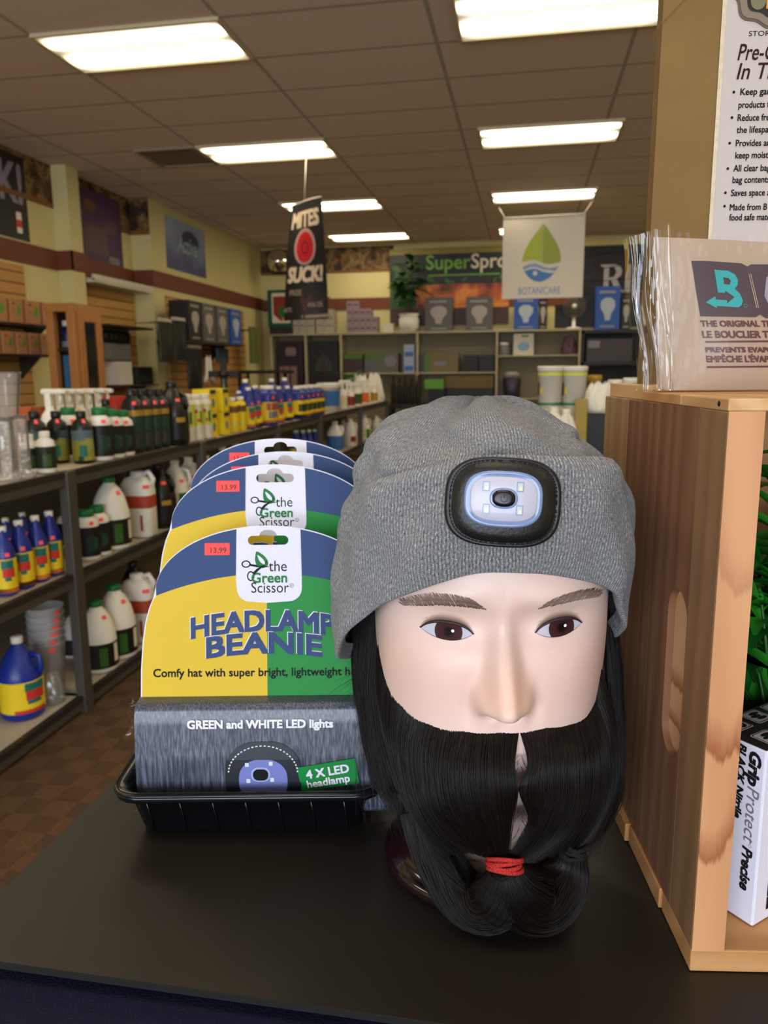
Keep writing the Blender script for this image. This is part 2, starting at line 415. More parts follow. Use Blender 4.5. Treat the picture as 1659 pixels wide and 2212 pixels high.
# ------------------------------------------------------------------ the long shelving rack on the left
m_rack = mat('rack_steel', '#4b4640', .45, .2, var=.08)
m_rackd = mat('rack_steel_dark', '#2a2622', .5, .2)
m_deck = mat('shelf_deck', '#b9ac97', .6, var=.08, scale=8, bump=.1)
RX0, RX1 = -2.42, -1.82
SHZ = (.075, .605, 1.03)
POSTS = (1.55, 2.86, 4.20, 5.60, 6.86, 8.60, 10.35)
rack = thing('shelving_rack', 'long dark steel shelving rack holding bottles along the left aisle', 'shelving rack', (RX0, POSTS[0], 0))
o0 = np.array((RX0, POSTS[0], 0))
for z in SHZ:
    for k in range(len(POSTS)-1):
        a, b_ = POSTS[k]+.03, POSTS[k+1]-.03
        MB().b2(np.array((RX0+.02, a, z-.016))-o0, np.array((RX1-.012, b_, z))-o0).build('shelf_board', m_deck, rack)
        bm_ = MB()
        for X in (RX0+.01, RX1-.015):
            bm_.b2(np.array((X-.015, a-.02, z-.055))-o0, np.array((X+.012, b_+.02, z-.020))-o0, 0)
            bm_.b2(np.array((X-.01, a-.02, z-.022))-o0, np.array((X+.015, b_+.02, z+.004))-o0, 1)
        bm_.build('beam', [m_rack, m_rackd], rack)
for Y in POSTS:
    for X in (RX0+.012, RX1-.012):
        MB().b2(np.array((X-.02, Y-.032, 0))-o0, np.array((X+.022, Y+.032, 1.035))-o0, 0, .004).build('upright', m_rack, rack)

for k in range(len(POSTS)-1):
    MB().b2(np.array((RX0+.024, POSTS[k]+.03, .08))-o0, np.array((RX0+.03, POSTS[k+1]-.03, 1.0))-o0).build('back_panel', mat('rack_back', '#5d5448', .7), rack)
# ================================================================== bottles of the rack
P = lambda name, c, r=.4, **k: mat(name, c, r, **k)
pBLUE = P('blue_plastic', '#1c2d86', .35); pWHT = P('white_plastic', '#e6e0d2', .4); pBLK = P('black_plastic', '#15130f', .35)
pYEL = P('yellow_label', '#e9c81a', .5); pRED = P('red_label', '#c8352a', .5); pGRN = P('green_plastic', '#0f6a33', .45); pDGR = P('dark_green_label', '#10301f', .5)
pPNK = P('pink_sticker', '#ff5f58', .6); pGLD = P('gold_label', '#a9822b', .45); pTEAL = P('teal_label', '#1f6a5e', .5); pSKY = P('sky_label', '#5f8fae', .5)
pOLV = P('olive_label', '#8f8b35', .5); pLIM = P('lime_label', '#c9cf4a', .5); pBRK = P('brick_label', '#a83d22', .55); pCOB = P('cobalt_label', '#3566a6', .5)
pORG = P('orange_label', '#d9641c', .5); pCREAM = P('cream_label', '#d8cfae', .55); pPLUM = P('plum_label', '#5b3a52', .5); pGREY = P('grey_label', '#77757a', .5)
pDKB = P('dark_blue_plastic', '#161c4d', .4)
def rad_at(prof, z):
    for (r0, z0), (r1, z1) in zip(prof, prof[1:]):
        if z0 <= z <= z1 and z1 > z0: return r0+(r1-r0)*(z-z0)/(z1-z0)
    return prof[-1][0]
def make_bottle(root, prof, body, cap=None, n=2., sx=1., sy=1., labels=(), patches=(), sticker=None, handle=None, seg=24, dome=None):
    # labels: (z0, z1, material) sleeves; patches: (a0, a1, z0, z1, material) on the sleeve; sticker: (angle, z)
    MB().lathe(prof, seg=seg, n=n, sx=sx, sy=sy).build('body', body, root)
    if cap:
        cm, cr, c0, c1 = cap
        MB().lathe([(cr*.97, c0), (cr, c0+.003), (cr, c1-.003), (cr*.9, c1)], seg=20).build('cap', cm, root)
    def sleeve(mb, z0, z1, off, mi, a0=0., a1=2*PI):
        zs = [z0]+[z for _, z in prof if z0 < z < z1]+[z1]
        mb.lathe([(rad_at(prof, z)+off, z) for z in zs], seg=seg if a1-a0 > 6 else 8, mi=mi, n=n, sx=sx, sy=sy, caps=False, a0=a0, a1=a1)
    if labels or patches:
        mb = MB(); ms = []
        for z0, z1, m in labels: ms.append(m); sleeve(mb, z0, z1, .0008, len(ms)-1)
        for a0, a1, z0, z1, m in patches: ms.append(m); sleeve(mb, z0, z1, .0014, len(ms)-1, math.radians(a0), math.radians(a1))
        mb.build('label', ms, root)
    if sticker:
        mb = MB(); a, z = math.radians(sticker[0]), sticker[1]
        sleeve(mb, z-.008, z+.008, .003, 0, a-.2, a+.2); mb.build('price_sticker', pPNK, root)
    if handle:
        MB().tube(handle, .010, 8, flat=1.3).build('handle', body, root)
H_ = {}
def K_quart_blue(r): make_bottle(r, [(.036, 0), (.041, .006), (.041, .155), (.036, .185), (.022, .225), (.017, .245), (.017, .262)], pBLUE, (pWHT, .018, .255, .278), n=2.6,
    labels=[(.012, .15, pYEL), (.012, .03, pRED)], patches=[(-75, -10, .11, .145, pTEAL), (-70, -5, .075, .112, pRED), (-60, -30, .062, .078, pTEAL)], sticker=(-40, .168))
def K_gal_blue(r): make_bottle(r, [(.074, 0), (.082, .01), (.082, .165), (.076, .185), (.05, .25), (.022, .285), (.02, .305)], pBLUE, (pWHT, .022, .295, .322),
    labels=[(.03, .155, pYEL)], patches=[(-50, 10, .118, .15, pTEAL), (-48, 8, .08, .12, pRED), (-45, -5, .066, .083, pTEAL), (-80, 10, .03, .045, pRED)],
    handle=[(.05, .0, .30-.05), (.085, 0, .245), (.09, 0, .20), (.078, 0, .175)])
def K_quart_black(r): make_bottle(r, [(.034, 0), (.037, .006), (.037, .20), (.03, .225), (.018, .24), (.018, .262)], pBLK, (pBLK, .021, .245, .275), n=5,
    labels=[(.02, .16, pDGR), (.16, .185, pGLD)], patches=[(-70, -5, .10, .15, P('deep_teal_label', '#173c2e', .5)), (-60, -25, .03, .08, P('dusk_label', '#3a2a30', .5))], sticker=(-45, .215))
def K_jug_black(r): make_bottle(r, [(.070, 0), (.076, .008), (.076, .16), (.070, .20), (.045, .27), (.024, .295), (.023, .315)], pBLK, (pBLK, .028, .30, .33), n=3.2,
    labels=[(.03, .15, P('black_label', '#0e0c0a', .5))], patches=[(-60, -20, .12, .145, pGLD)], sticker=(-45, .235), handle=[(.035, 0, .275), (.072, 0, .25), (.08, 0, .21), (.07, 0, .185)])
def K_slim_white(r): make_bottle(r, [(.030, 0), (.034, .006), (.034, .19), (.026, .205), (.018, .215), (.018, .225)], pWHT, (pWHT, .026, .212, .238), n=4,
    labels=[(.075, .185, pLIM)], patches=[(-35, -8, .09, .15, pGRN), (-75, -55, .14, .16, pRED), (-60, -40, .095, .112, pRED), (-80, -20, .15, .18, pCREAM)])
def trigger(r, z, m):
    mb = MB(); mb.box((0, 0, z+.03), (.028, .03, .06), 0, 0, .006); mb.box((.02, 0, z+.066), (.095, .032, .022), 0, 0, .007)
    mb.tube([(.045, 0, z+.06), (.052, 0, z+.04), (.045, 0, z+.015)], .006, 6); mb.box((.07, 0, z+.066), (.012, .018, .016), 0, 0, .003)
    mb.build('trigger_head', m, r)
def K_spray(r): make_bottle(r, [(.036, 0), (.04, .006), (.04, .13), (.03, .165), (.016, .185), (.015, .20)], pWHT, None, n=2.4, labels=[(.02, .125, pCREAM)], patches=[(-70, 0, .05, .11, pDGR)]); trigger(r, .19, pWHT)
def K_dark_round(r): make_bottle(r, [(.041, 0), (.045, .006), (.045, .15), (.04, .175), (.02, .195), (.018, .21)], pBLK, (pBLK, .022, .2, .228),
    labels=[(.012, .145, pOLV), (.10, .145, pSKY)], patches=[(-80, -40, .03, .08, pTEAL), (-50, 0, .06, .11, P('meadow_label', '#8f9450', .5)), (-90, -60, .012, .03, pDGR)], sticker=(-45, .185))
def K_green_cap(r): make_bottle(r, [(.045, 0), (.05, .008), (.05, .15), (.046, .172), (.026, .19), (.024, .2)], pWHT, (pGRN, .031, .19, .222),
    labels=[(.018, .148, P('black_label', '#0e0c0a', .5))], patches=[(-60, -25, .04, .11, pDGR), (-30, -5, .05, .1, P('deep_teal_label', '#173c2e', .5))], sticker=(-35, .165))
def K_white_cap(r): make_bottle(r, [(.036, 0), (.04, .006), (.04, .115), (.036, .135), (.02, .148), (.019, .155)], pWHT, (pWHT, .022, .15, .175),
    labels=[(.02, .112, P('forest_label', '#12200f', .5))], patches=[(-70, -20, .03, .08, P('moss_label', '#2f4a1e', .5))])
def K_dome_jug(r): make_bottle(r, [(.07, 0), (.077, .01), (.077, .13), (.074, .155), (.062, .21), (.042, .25), (.024, .272), (.022, .285)], pWHT, (pGRN, .027, .278, .30),
    labels=[(.02, .128, P('black_label', '#0e0c0a', .5))], patches=[(-55, -30, .03, .11, P('leaf_label', '#2c5a12', .5)), (-5, 15, .04, .12, pCREAM)], sticker=(-20, .235))
def K_red_band_jug(r): make_bottle(r, [(.064, 0), (.07, .008), (.07, .20), (.066, .235), (.05, .26), (.026, .268), (.024, .275)], pWHT, (pWHT, .028, .265, .29), n=4.5, sx=1., sy=.75,
    labels=[(.13, .185, pBRK)], patches=[(-70, -62, .03, .10, pBRK)], sticker=(-45, .225), handle=[(.02, 0, .272), (.055, 0, .285), (.072, 0, .255), (.066, 0, .225)])
def K_white_jug(r): make_bottle(r, [(.066, 0), (.072, .008), (.072, .15), (.066, .18), (.04, .25), (.022, .275), (.021, .29)], pWHT, (pWHT, .024, .28, .305), n=2.6,
    labels=[(.04, .14, pCREAM)], patches=[(-60, -25, .03, .14, pGRN), (-20, 5, .05, .12, pLIM)], sticker=(-40, .2), handle=[(.03, 0, .262), (.07, 0, .245), (.078, 0, .2), (.068, 0, .17)])
def K_blue_label_jug(r): make_bottle(r, [(.066, 0), (.072, .008), (.072, .17), (.066, .2), (.04, .24), (.022, .26), (.021, .27)], pWHT, (pWHT, .026, .262, .29), n=3.5,
    labels=[(.03, .16, pCOB)], handle=[(.03, 0, .245), (.07, 0, .235), (.076, 0, .2), (.068, 0, .17)])
def K_red_label_jug(r): make_bottle(r, [(.06, 0), (.066, .008), (.066, .15), (.06, .19), (.036, .25), (.022, .27), (.021, .28)], pWHT, (pWHT, .024, .27, .295), n=2.6,
    patches=[(-70, -10, .05, .11, P('maroon_label', '#8c1f33', .5))], handle=[(.03, 0, .25), (.066, 0, .24), (.072, 0, .2), (.062, 0, .17)])
def K_flat_jug_blue(r): make_bottle(r, [(.056, 0), (.06, .008), (.06, .165), (.055, .185), (.024, .20), (.022, .21)], pBLUE, (pWHT, .03, .2, .222), n=5, sx=.8, sy=1.,
    labels=[(.015, .125, pYEL), (.015, .03, pRED)], patches=[(-60, 30, .05, .1, pDGR)], sticker=(-30, .15))
def K_wide_jug_blue(r): make_bottle(r, [(.066, 0), (.07, .008), (.07, .165), (.066, .185), (.028, .20), (.026, .21)], pBLUE, (pWHT, .04, .2, .222), n=5, sx=.7, sy=1.,
    labels=[(.015, .13, pYEL), (.015, .03, pRED)], patches=[(-70, 40, .085, .125, P('rose_label', '#9c4a4a', .5)), (-60, 20, .04, .08, pGREY)], sticker=(-30, .155))
def K_yellow_slim(r): make_bottle(r, [(.026, 0), (.029, .006), (.029, .15), (.024, .165), (.016, .17), (.016, .18)], pYEL, (pWHT, .02, .175, .195), n=3, labels=[(.11, .145, P('brown_label', '#6b4a18', .5))], patches=[(-60, 0, .03, .06, pLIM)])
def K_bucket(r): make_bottle(r, [(.085, 0), (.098, .2), (.104, .2), (.104, .225), (.1, .23)], pWHT, None, labels=[(.045, .175, pCOB)]); MB().lathe([(.107, .222), (.107, .238), (.1, .242), (0, .242)]).build('lid', pWHT, r)
def K_small(r, col, tr=False):
    make_bottle(r, [(.036, 0), (.04, .006), (.04, .12), (.034, .15), (.016, .17), (.015, .18)], pWHT, None if tr else (pWHT, .02, .172, .195), n=2.4, labels=[(.02, .115, col)])
    if tr: trigger(r, .17, pWHT)
def K_cup(r):
    m = film('clear_plastic', (.97, .97, .96), .4, .12, .36, (.9, .88, .88))
    MB().lathe([(.001, .002), (.05, .002), (.066, .20), (.070, .203), (.069, .206), (.064, .20), (.049, .006), (.001, .006)], seg=28).build('body', m, r)
    mb = MB(); a = math.radians(-42)
    mb.lathe([(.066, .176), (.068, .192)], seg=4, a0=a-.2, a1=a+.2, caps=False).build('price_sticker', pPNK, r)
KIND = dict(quart_blue=(K_quart_blue, .278, 'spray_bottle'), )
KINDS = {}
def kind(key, fn, h, name, desc, cat, group): KINDS[key] = dict(fn=fn, h=h, name=name, desc=desc, cat=cat, group=group, proto=None, n={})
kind('quart_blue', K_quart_blue, .278, 'blue_quart_bottle', 'blue quart bottle with yellow label and white cap', 'bottle', 'blue quart bottles')
kind('gal_blue', K_gal_blue, .322, 'blue_gallon_jug', 'blue gallon jug with yellow label and white cap', 'jug', 'blue gallon jugs')
kind('quart_black', K_quart_black, .275, 'black_quart_bottle', 'tall square black bottle with gold and green label', 'bottle', 'square black bottles')
kind('jug_black', K_jug_black, .33, 'black_jug', 'big black handled jug with pink sticker', 'jug', 'black handled jugs')
kind('slim_white', K_slim_white, .238, 'slim_white_bottle', 'slim white bottle with lime label and flip cap', 'bottle', 'slim white bottles')
kind('spray', K_spray, .267, 'trigger_sprayer', 'white trigger spray bottle', 'spray bottle', 'white trigger sprayers')
kind('dark_round', K_dark_round, .228, 'dark_round_bottle', 'dark round bottle with landscape coloured label', 'bottle', 'dark bottles with landscape labels')
kind('green_cap', K_green_cap, .222, 'green_capped_bottle', 'white shouldered bottle with black label and green cap', 'bottle', 'green capped bottles')
kind('white_cap', K_white_cap, .175, 'white_capped_bottle', 'small white capped bottle with dark green label', 'bottle', 'small white capped bottles')
kind('dome_jug', K_dome_jug, .30, 'dome_shouldered_jug', 'white dome shouldered jug with black label and green cap', 'jug', 'white dome shouldered jugs')
kind('red_band_jug', K_red_band_jug, .29, 'red_banded_jug', 'white handled jug with brick red band', 'jug', 'white jugs with red bands')
kind('white_jug', K_white_jug, .305, 'white_handled_jug', 'white sloping jug with green and cream label', 'jug', 'white sloping jugs')
kind('blue_label_jug', K_blue_label_jug, .29, 'blue_labelled_jug', 'white jug with plain blue label', 'jug', 'white jugs far down the rack')
kind('red_label_jug', K_red_label_jug, .295, 'red_labelled_jug', 'white jug with maroon label', 'jug', 'white jugs far down the rack')
kind('flat_jug_blue', K_flat_jug_blue, .222, 'flat_blue_jug', 'flat sided blue jug with yellow and dark green label', 'jug', 'flat sided blue jugs')
kind('wide_jug_blue', K_wide_jug_blue, .222, 'wide_blue_jug', 'wide blue jug with rose and yellow label', 'jug', 'flat sided blue jugs')
kind('yellow_slim', K_yellow_slim, .195, 'slim_yellow_bottle', 'slim yellow bottle with white cap', 'bottle', 'slim yellow bottles')
kind('bucket', K_bucket, .242, 'white_bucket', 'white lidded bucket with blue label', 'bucket', None)
kind('s_cream', lambda r: K_small(r, pCREAM, True), .247, 'cream_labelled_sprayer', 'white sprayer with cream label', 'spray bottle', 'small bottles at the far end of the rack')
kind('s_maroon', lambda r: K_small(r, P('maroon_label', '#8c1f33', .5), True), .247, 'maroon_labelled_sprayer', 'white sprayer with maroon label', 'spray bottle', 'small bottles at the far end of the rack')
kind('s_green', lambda r: K_small(r, P('moss_label', '#2f4a1e', .5)), .195, 'green_labelled_bottle', 'white bottle with moss green label', 'bottle', 'small bottles at the far end of the rack')
kind('s_orange', lambda r: K_small(r, pORG), .195, 'orange_labelled_bottle', 'white bottle with orange label', 'bottle', 'small bottles at the far end of the rack')
kind('s_yellow', lambda r: K_small(r, pGLD), .195, 'gold_labelled_bottle', 'white bottle with gold label', 'bottle', 'small bottles at the far end of the rack')
kind('cup', K_cup, .206, 'clear_measuring_cup', 'clear measuring cup with pink sticker', 'measuring cup', 'nested clear measuring cups')
def put(key, loc, sc, label, rz=0.):
    k = KINDS[key]
    if k['proto'] is None:
        o = thing(k['name'], label, k['cat'], (0, 0, 0), 0, k['group']); k['fn'](o); k['proto'] = o
    else: o = copy_tree(k['proto'])
    o['label'] = label; o.location = tuple(map(float, loc)); o.scale = (sc,)*3; o.rotation_euler = (0, 0, rz); return o
def row(shelf, zs, items, wh):
    for key, px, py, X, *more in items:
        k = KINDS[key]; Y = Y_for(px, X, zs+.12); h = z_for(X, Y, py)-zs
        sc = max(.72, min(1.5, h/k['h'])); n = k['n'].get(wh, 0); k['n'][wh] = n+1
        tail = more[0] if more else '%s along %s' % (ORD[n], wh)
        put(key, (X, Y, zs+.0045), sc, k['desc']+', '+tail, random.uniform(-.12, .12))
ZT, ZM, ZB = SHZ[2], SHZ[1], SHZ[0]
F1, F2, F3 = -1.905, -2.06, -2.24
row('top', ZT, [('dark_round', 78, 890, -2.07), ('dark_round', 124, 890, -2.05), ('dark_round', 178, 890, -1.93),
  ('white_cap', 97, 934, -1.885), ('white_cap', 62, 940, -1.95), ('green_cap', 150, 882, -2.10), ('green_cap', 217, 882, F1), ('green_cap', 243, 886, F1), ('green_cap', 266, 888, F1),
  ('spray', 112, 842, F3), ('spray', 134, 842, F3), ('spray', 155, 842, F3), ('spray', 176, 842, F3), ('spray', 196, 841, F3), ('spray', 217, 841, F3),
  ('quart_black', 288, 842, F1), ('quart_black', 309, 842, F1), ('quart_black', 329, 842, F1), ('quart_black', 347, 842, F1), ('quart_black', 232, 864, -2.1, 'alone behind the green caps'),
  ('jug_black', 374, 826, -1.915, 'beside slim white bottles'), ('slim_white', 403, 853, F1), ('slim_white', 423, 853, F1), ('slim_white', 443, 852, F1),
  ('yellow_slim', 503, 860, F1), ('yellow_slim', 520, 858, F1), ('quart_blue', 517, 846, F2), ('quart_blue', 538, 838, F1), ('quart_blue', 553, 834, F1),
  ('gal_blue', 532, 820, -2.2), ('gal_blue', 588, 819, -2.14), ('gal_blue', 616, 817, -2.14), ('wide_jug_blue', 578, 834, F1), ('quart_blue', 603, 836, F1), ('quart_blue', 622, 835, F1),
  ('flat_jug_blue', 643, 835, F1), ('flat_jug_blue', 656, 834, F1), ('flat_jug_blue', 667, 833, F1), ('flat_jug_blue', 677, 832, F1), ('flat_jug_blue', 686, 832, F1),
  ('bucket', 711, 828, -1.95, 'on the top shelf past the blue jugs'), ('s_cream', 740, 822, F1), ('s_maroon', 758, 830, F1), ('s_green', 772, 832, F1), ('s_orange', 788, 831, F1), ('s_yellow', 808, 834, F1), ('s_cream', 750, 826, F2), ('s_cream', 776, 822, F2)], 'the top shelf')
row('mid', ZM, [('quart_blue', 10, 1139, F1), ('quart_blue', 46, 1126, F1), ('quart_blue', 81, 1116, F1), ('quart_blue', 111, 1106, F1), ('quart_blue', 16, 1121, -2.14), ('quart_blue', 52, 1109, -2.14),
  ('green_cap', 143, 1103, -2.14), ('green_cap', 189, 1102, F1), ('green_cap', 212, 1094, F1), ('dome_jug', 241, 1032, -1.92, 'behind the middle rack post'), ('red_band_jug', 301, 1019, -1.92, 'on the middle shelf'),
  ('jug_black', 346, 1003, -1.93, 'beside the red banded jug'), ('white_jug', 381, 995, -1.95), ('white_jug', 411, 988, -1.95), ('white_jug', 447, 985, -1.95),
  ('gal_blue', 484, 965, F1), ('gal_blue', 512, 957, F1), ('quart_blue', 640, 930, F1), ('quart_blue', 655, 930, F1), ('quart_blue', 668, 929, F1), ('quart_blue', 680, 928, F1),
  ('blue_label_jug', 724, 911, F1, 'on the middle shelf far down the rack'), ('red_label_jug', 757, 905, F1, 'on the middle shelf far down the rack'), ('white_jug', 742, 908, -2.12), ('white_jug', 787, 897, F1), ('white_jug', 813, 899, F1)], 'the middle shelf')
row('bot', ZB, [('gal_blue', 46, 1376, -1.96, 'beside the nested clear cups'), ('dome_jug', 213, 1300, -1.915), ('dome_jug', 253, 1264, -1.92), ('red_band_jug', 301, 1240, -1.92, 'on the bottom shelf'),
  ('dome_jug', 158, 1362, -2.13), ('jug_black', 292, 1215, -2.14, 'behind on the bottom shelf')], 'the bottom shelf')
# nested clear cups
cy = Y_for(106, -1.98, .2)
for k in range(6):
    put('cup', (-1.98, cy, ZB+.0045+.031*k), 1.12, 'clear measuring cup with pink sticker, %s from the bottom of the nested stack' % ORD[k], .1*k)
# yellow boxes: two stacks of two, plus plain backs
m_yb = P('yellow_carton', '#e8cf16', .55)
bx = None
for c, (px) in enumerate((446, 474)):
    Y = Y_for(px, -1.90, ZT+.1)
    for k in range(2):
        t = thing('yellow_carton', 'yellow carton with green band, %s of the %s stack on the top shelf' % (('lower', 'upper')[k], ('nearer', 'farther')[c]), 'carton', (-1.93, Y+.06, ZT+.005+.146*k), 0, 'yellow cartons on the rack')
        MB().box((0, 0, .0725), (.11, .105, .143), 0, 0, .001).build('body', m_yb, t)
        lb = MB(); lb.b2((.0552, -.045, .115), (.0558, .045, .14), 0); lb.b2((.0552, -.045, .105), (.0558, .045, .108), 1); lb.poly([ell(0, .06, .022, .028)], lambda u, v, w: (.0557, u, v), mi=2)
        lb.build('label', [pDGR, pRED, pGREY], t)
def cbox(name, label, cat, lo, hi, m, group=None, face=None):
    lo, hi = np.minimum(lo, hi), np.maximum(lo, hi); c = (lo+hi)/2; c[2] = lo[2]
    t = thing(name, label, cat, c, 0, group); MB().b2(lo-c, hi-c, 0, .002).build('body', m, t); return t, lo-c, hi-c
# small cartons, a dark funnel and clear vessels on the top shelf
Y = Y_for(243, -2.25, ZT+.2); t, lo, hi = cbox('small_carton', 'small red and yellow carton behind the black bottles', 'carton', (-2.3, Y-.05, ZT+.005), (-2.2, Y+.06, ZT+.27), pRED)
MB().b2((hi[0], lo[1]+.01, .06), (hi[0]+.001, hi[1]-.01, .16)).b2((lo[0]+.01, lo[1]-.001, .05), (hi[0]-.01, lo[1], .16)).build('label', pYEL, t)
for i, px in enumerate((64, 97)):
    Y = Y_for(px, -2.33, ZT+.2); t, lo, hi = cbox('orange_carton', 'orange carton behind the dark bottles, %s one' % ('nearer', 'farther')[i], 'carton', (-2.38, Y-.06, ZT+.005), (-2.28, Y+.07, ZT+(.24, .2)[i]), P('orange_carton', '#a8501c', .6), 'orange cartons')
    MB().b2((hi[0], lo[1]+.03, .08), (hi[0]+.001, hi[1]-.03, .1)).b2((lo[0]+.02, lo[1]-.001, .12), (hi[0]-.02, lo[1], .15)).build('label', P('brown_print', '#4a2410', .6), t)
m_clear = film('clear_vessel', (.97, .97, .96), .5, .06, .10, (.85, .83, .8))
for i, (px, X, top, pr) in enumerate(((24, -2.0, 806, [(.001, .004), (.04, .002), (.042, .01), (.016, .03), (.016, .06), (.03, .14), (.055, .31), (.058, .315), (.055, .31), (.028, .14), (.001, .08)]),
    (12, -1.9, 905, [(.045, .0), (.046, .008), (.03, .02), (.03, .20), (.036, .22), (.028, .2), (.028, .025), (.001, .02)]), (48, -1.89, 900, [(.045, .0), (.046, .008), (.028, .02), (.028, .20), (.034, .22), (.026, .2), (.026, .025), (.001, .02)]),
    (33, -1.99+.2, 0, None))):
    if pr is None: continue
    Y = Y_for(px, X, ZT+.1)
    t = thing('clear_beaker', ('tall clear flared beaker at the near end of the top shelf', 'clear graduated cylinder at the near end beside the flared beaker', 'clear graduated cylinder next to small white capped bottles')[i], 'beaker', (X, Y, ZT+.0045), 0, 'clear lab vessels')
    h = z_for(X, Y, top)-ZT; k = h/max(z for r, z in pr)
    MB().lathe([(r*(1 if i else 1.1), z*k) for r, z in pr], seg=28).build('body', m_clear, t)
    g_ = MB()
    for q in range(5): g_.lathe([(.0305 if i else .036, .06*k+q*.02*k*(1 if i else 0.4)), (.0307 if i else .0362, .061*k+q*.02*k*(1 if i else .4))], seg=8, a0=-1.2, a1=-.5, caps=False)
    g_.build('graduation', pWHT, t)
Y = Y_for(392, -2.25, ZT+.1); t = thing('green_funnel', 'dark green funnel lying on the top shelf behind white bottles', 'funnel', (-2.25, Y, ZT+.005))
MB().lathe([(.10, 0), (.105, .01), (.06, .09), (.02, .14), (.016, .17)], seg=24).build('body', pGRN, t)
# white sack and a leafy plant at the far end
def sack(name, label, cat, loc, r, h, m, seed, tuck=True):
    t = thing(name, label, cat, loc); rg = random.Random(seed); ph = [rg.uniform(0, 6.28) for _ in range(6)]
    def fn(u, v):
        a = 2*PI*u; rr = r*(1-.55*v**2.2)*(1+.10*math.sin(3*a+ph[0]+3*v)+.07*math.sin(7*a+ph[1]-5*v)+.04*math.sin(13*a+ph[2]+9*v))
        if v < .08: rr *= .82+.18*v/.08
        return (rr*math.cos(a), rr*math.sin(a)*.85, h*v*(1+.05*math.sin(5*a+ph[3])*v))
    MB().grid(fn, 40, 16, True).lathe([(0, .001), (r*.8, .001)], seg=16, caps=False).build('body', m, t); return t
m_sack = mat('white_sack', '#e4ddcc', .5, bump=.4, bscale=30)
Y = Y_for(784, -2.1, ZT+.1); sack('white_sack', 'crumpled white sack among the small bottles at far end', 'bag', (-2.12, Y, ZT+.005), .13, .34, m_sack, 3)
Y = min(10.2, Y_for(832, -1.97, ZT+.1)); t = sack('white_sack', 'crumpled white sack at the very end of the rack', 'bag', (-1.97, Y, ZT+.005), .12, .36, m_sack, 4)
m_leaf = mat('bright_leaf', '#3f8f1f', .5, var=.3, scale=12); m_leafd = mat('dark_leaf', '#14490f', .45, var=.35, scale=20)
def leaf(mb, base, d, up, L, Wd, mi=0, droop=.3, n=6, fold=.25):
    d = Vector(d).normalized(); up = Vector(up); s = d.cross(up); s = s.normalized() if s.length > 1e-4 else Vector((1, 0, 0)); nrm = s.cross(d)
    vs, fs = [], []
    for i in range(n+1):
        t = i/n; w = Wd*(math.sin(PI*min(1, t*.93+.05))**.8)*(1-.25*t); p = Vector(base)+d*(L*t)+nrm*(L*(.25*t-droop*t*t*1.6))
        vs += [p-s*w+nrm*w*fold, p, p+s*w+nrm*w*fold]
        if i: a = 3*(i-1); fs += [(a, a+1, a+4, a+3), (a+1, a+2, a+5, a+4)]
    mb.add(vs, fs, mi, True)
def plant(name, label, loc, h, r, n, m, seed, pot=None, L=.14, back=9.):
    t = thing(name, label, 'plant', loc); rg = random.Random(seed); st, lf = MB(), MB()
    z0 = pot*1.55 if pot else 0
    for k in range(n):
        a = rg.uniform(0, 6.28); tilt = rg.uniform(.1, .9); top = Vector((math.cos(a)*r*tilt, math.sin(a)*r*tilt, z0+h*rg.uniform(.5, 1)))
        st.tube([(0, 0, z0*.5), (top.x*.4, top.y*.4, z0+top.z*.5-.02), top], [.005, .004, .002], 5)
        for q in range(4):
            b = a+rg.uniform(-1.6, 1.6); fr = rg.uniform(.55, 1)
            leaf(lf, top*fr, (math.cos(b), math.sin(b), rg.uniform(-.2, .6)), (0, 0, 1), L*rg.uniform(.7, 1.2), L*.24)
    st.v = [(x, min(y, back), z) for x, y, z in st.v]; lf.v = [(x, min(y, back), z) for x, y, z in lf.v]
    st.build('stem', mat('plant_stem', '#4d5a2a', .6), t); lf.build('foliage', m, t)
    if pot: MB().lathe([(pot*.7, 0), (pot*.95, z0*.3), (pot, z0*.75), (pot*.85, z0*.95), (pot*1.05, z0*1.1), (pot*.9, z0*1.1), (pot*.8, z0*.85), (0, z0*.85)], seg=28).build('pot', pWHT, t)
    return t
Y = Y_for(806, -2.15, ZT+.1); plant('leafy_plant', 'bright green leafy plant at the far end of the rack', (-2.26, 10.2, ZT+.0045), .40, .17, 16, m_leaf, 5)
# crumpled clear bag on the bottom shelf
t = sack('clear_bag', 'crumpled clear plastic bag on the bottom shelf by the post', 'bag', (-1.92, 2.755, ZB+.0045), .06, .13, film('clear_bag', (.96, .96, .96), .6, .1, .1), 9)
# ================================================================== left wall goods
XZ = lambda Y, Z0=0: None
def wallrect(px0, px1, pyt, pyb, X):
    # (Y0, Y1, z0, z1) of a picture rectangle lying in the plane X = const
    zm = atX((px0+px1)/2, (pyt+pyb)/2, X)
    Y0 = Y_for(px0, X, zm[2]); Y1 = Y_for(px1, X, zm[2]); Ym = (Y0+Y1)/2
    return Y0, Y1, z_for(X, Ym, pyb), z_for(X, Ym, pyt)
def yrect(px0, px1, pyt, pyb, Y):
    a = at((px0+px1)/2, (pyt+pyb)/2, Y); zt = at((px0+px1)/2, pyt, Y)[2]; zb = at((px0+px1)/2, pyb, Y)[2]
    return at(px0, (pyt+pyb)/2, Y)[0], at(px1, (pyt+pyb)/2, Y)[0], zb, zt
FXP = lambda X: (lambda u, v, w=0.: (X+w, u, v))       # a sheet facing +X: u runs along Y
FYM = lambda Y: (lambda u, v, w=0.: (u, Y-w, v))       # a sheet facing -Y: u runs along X
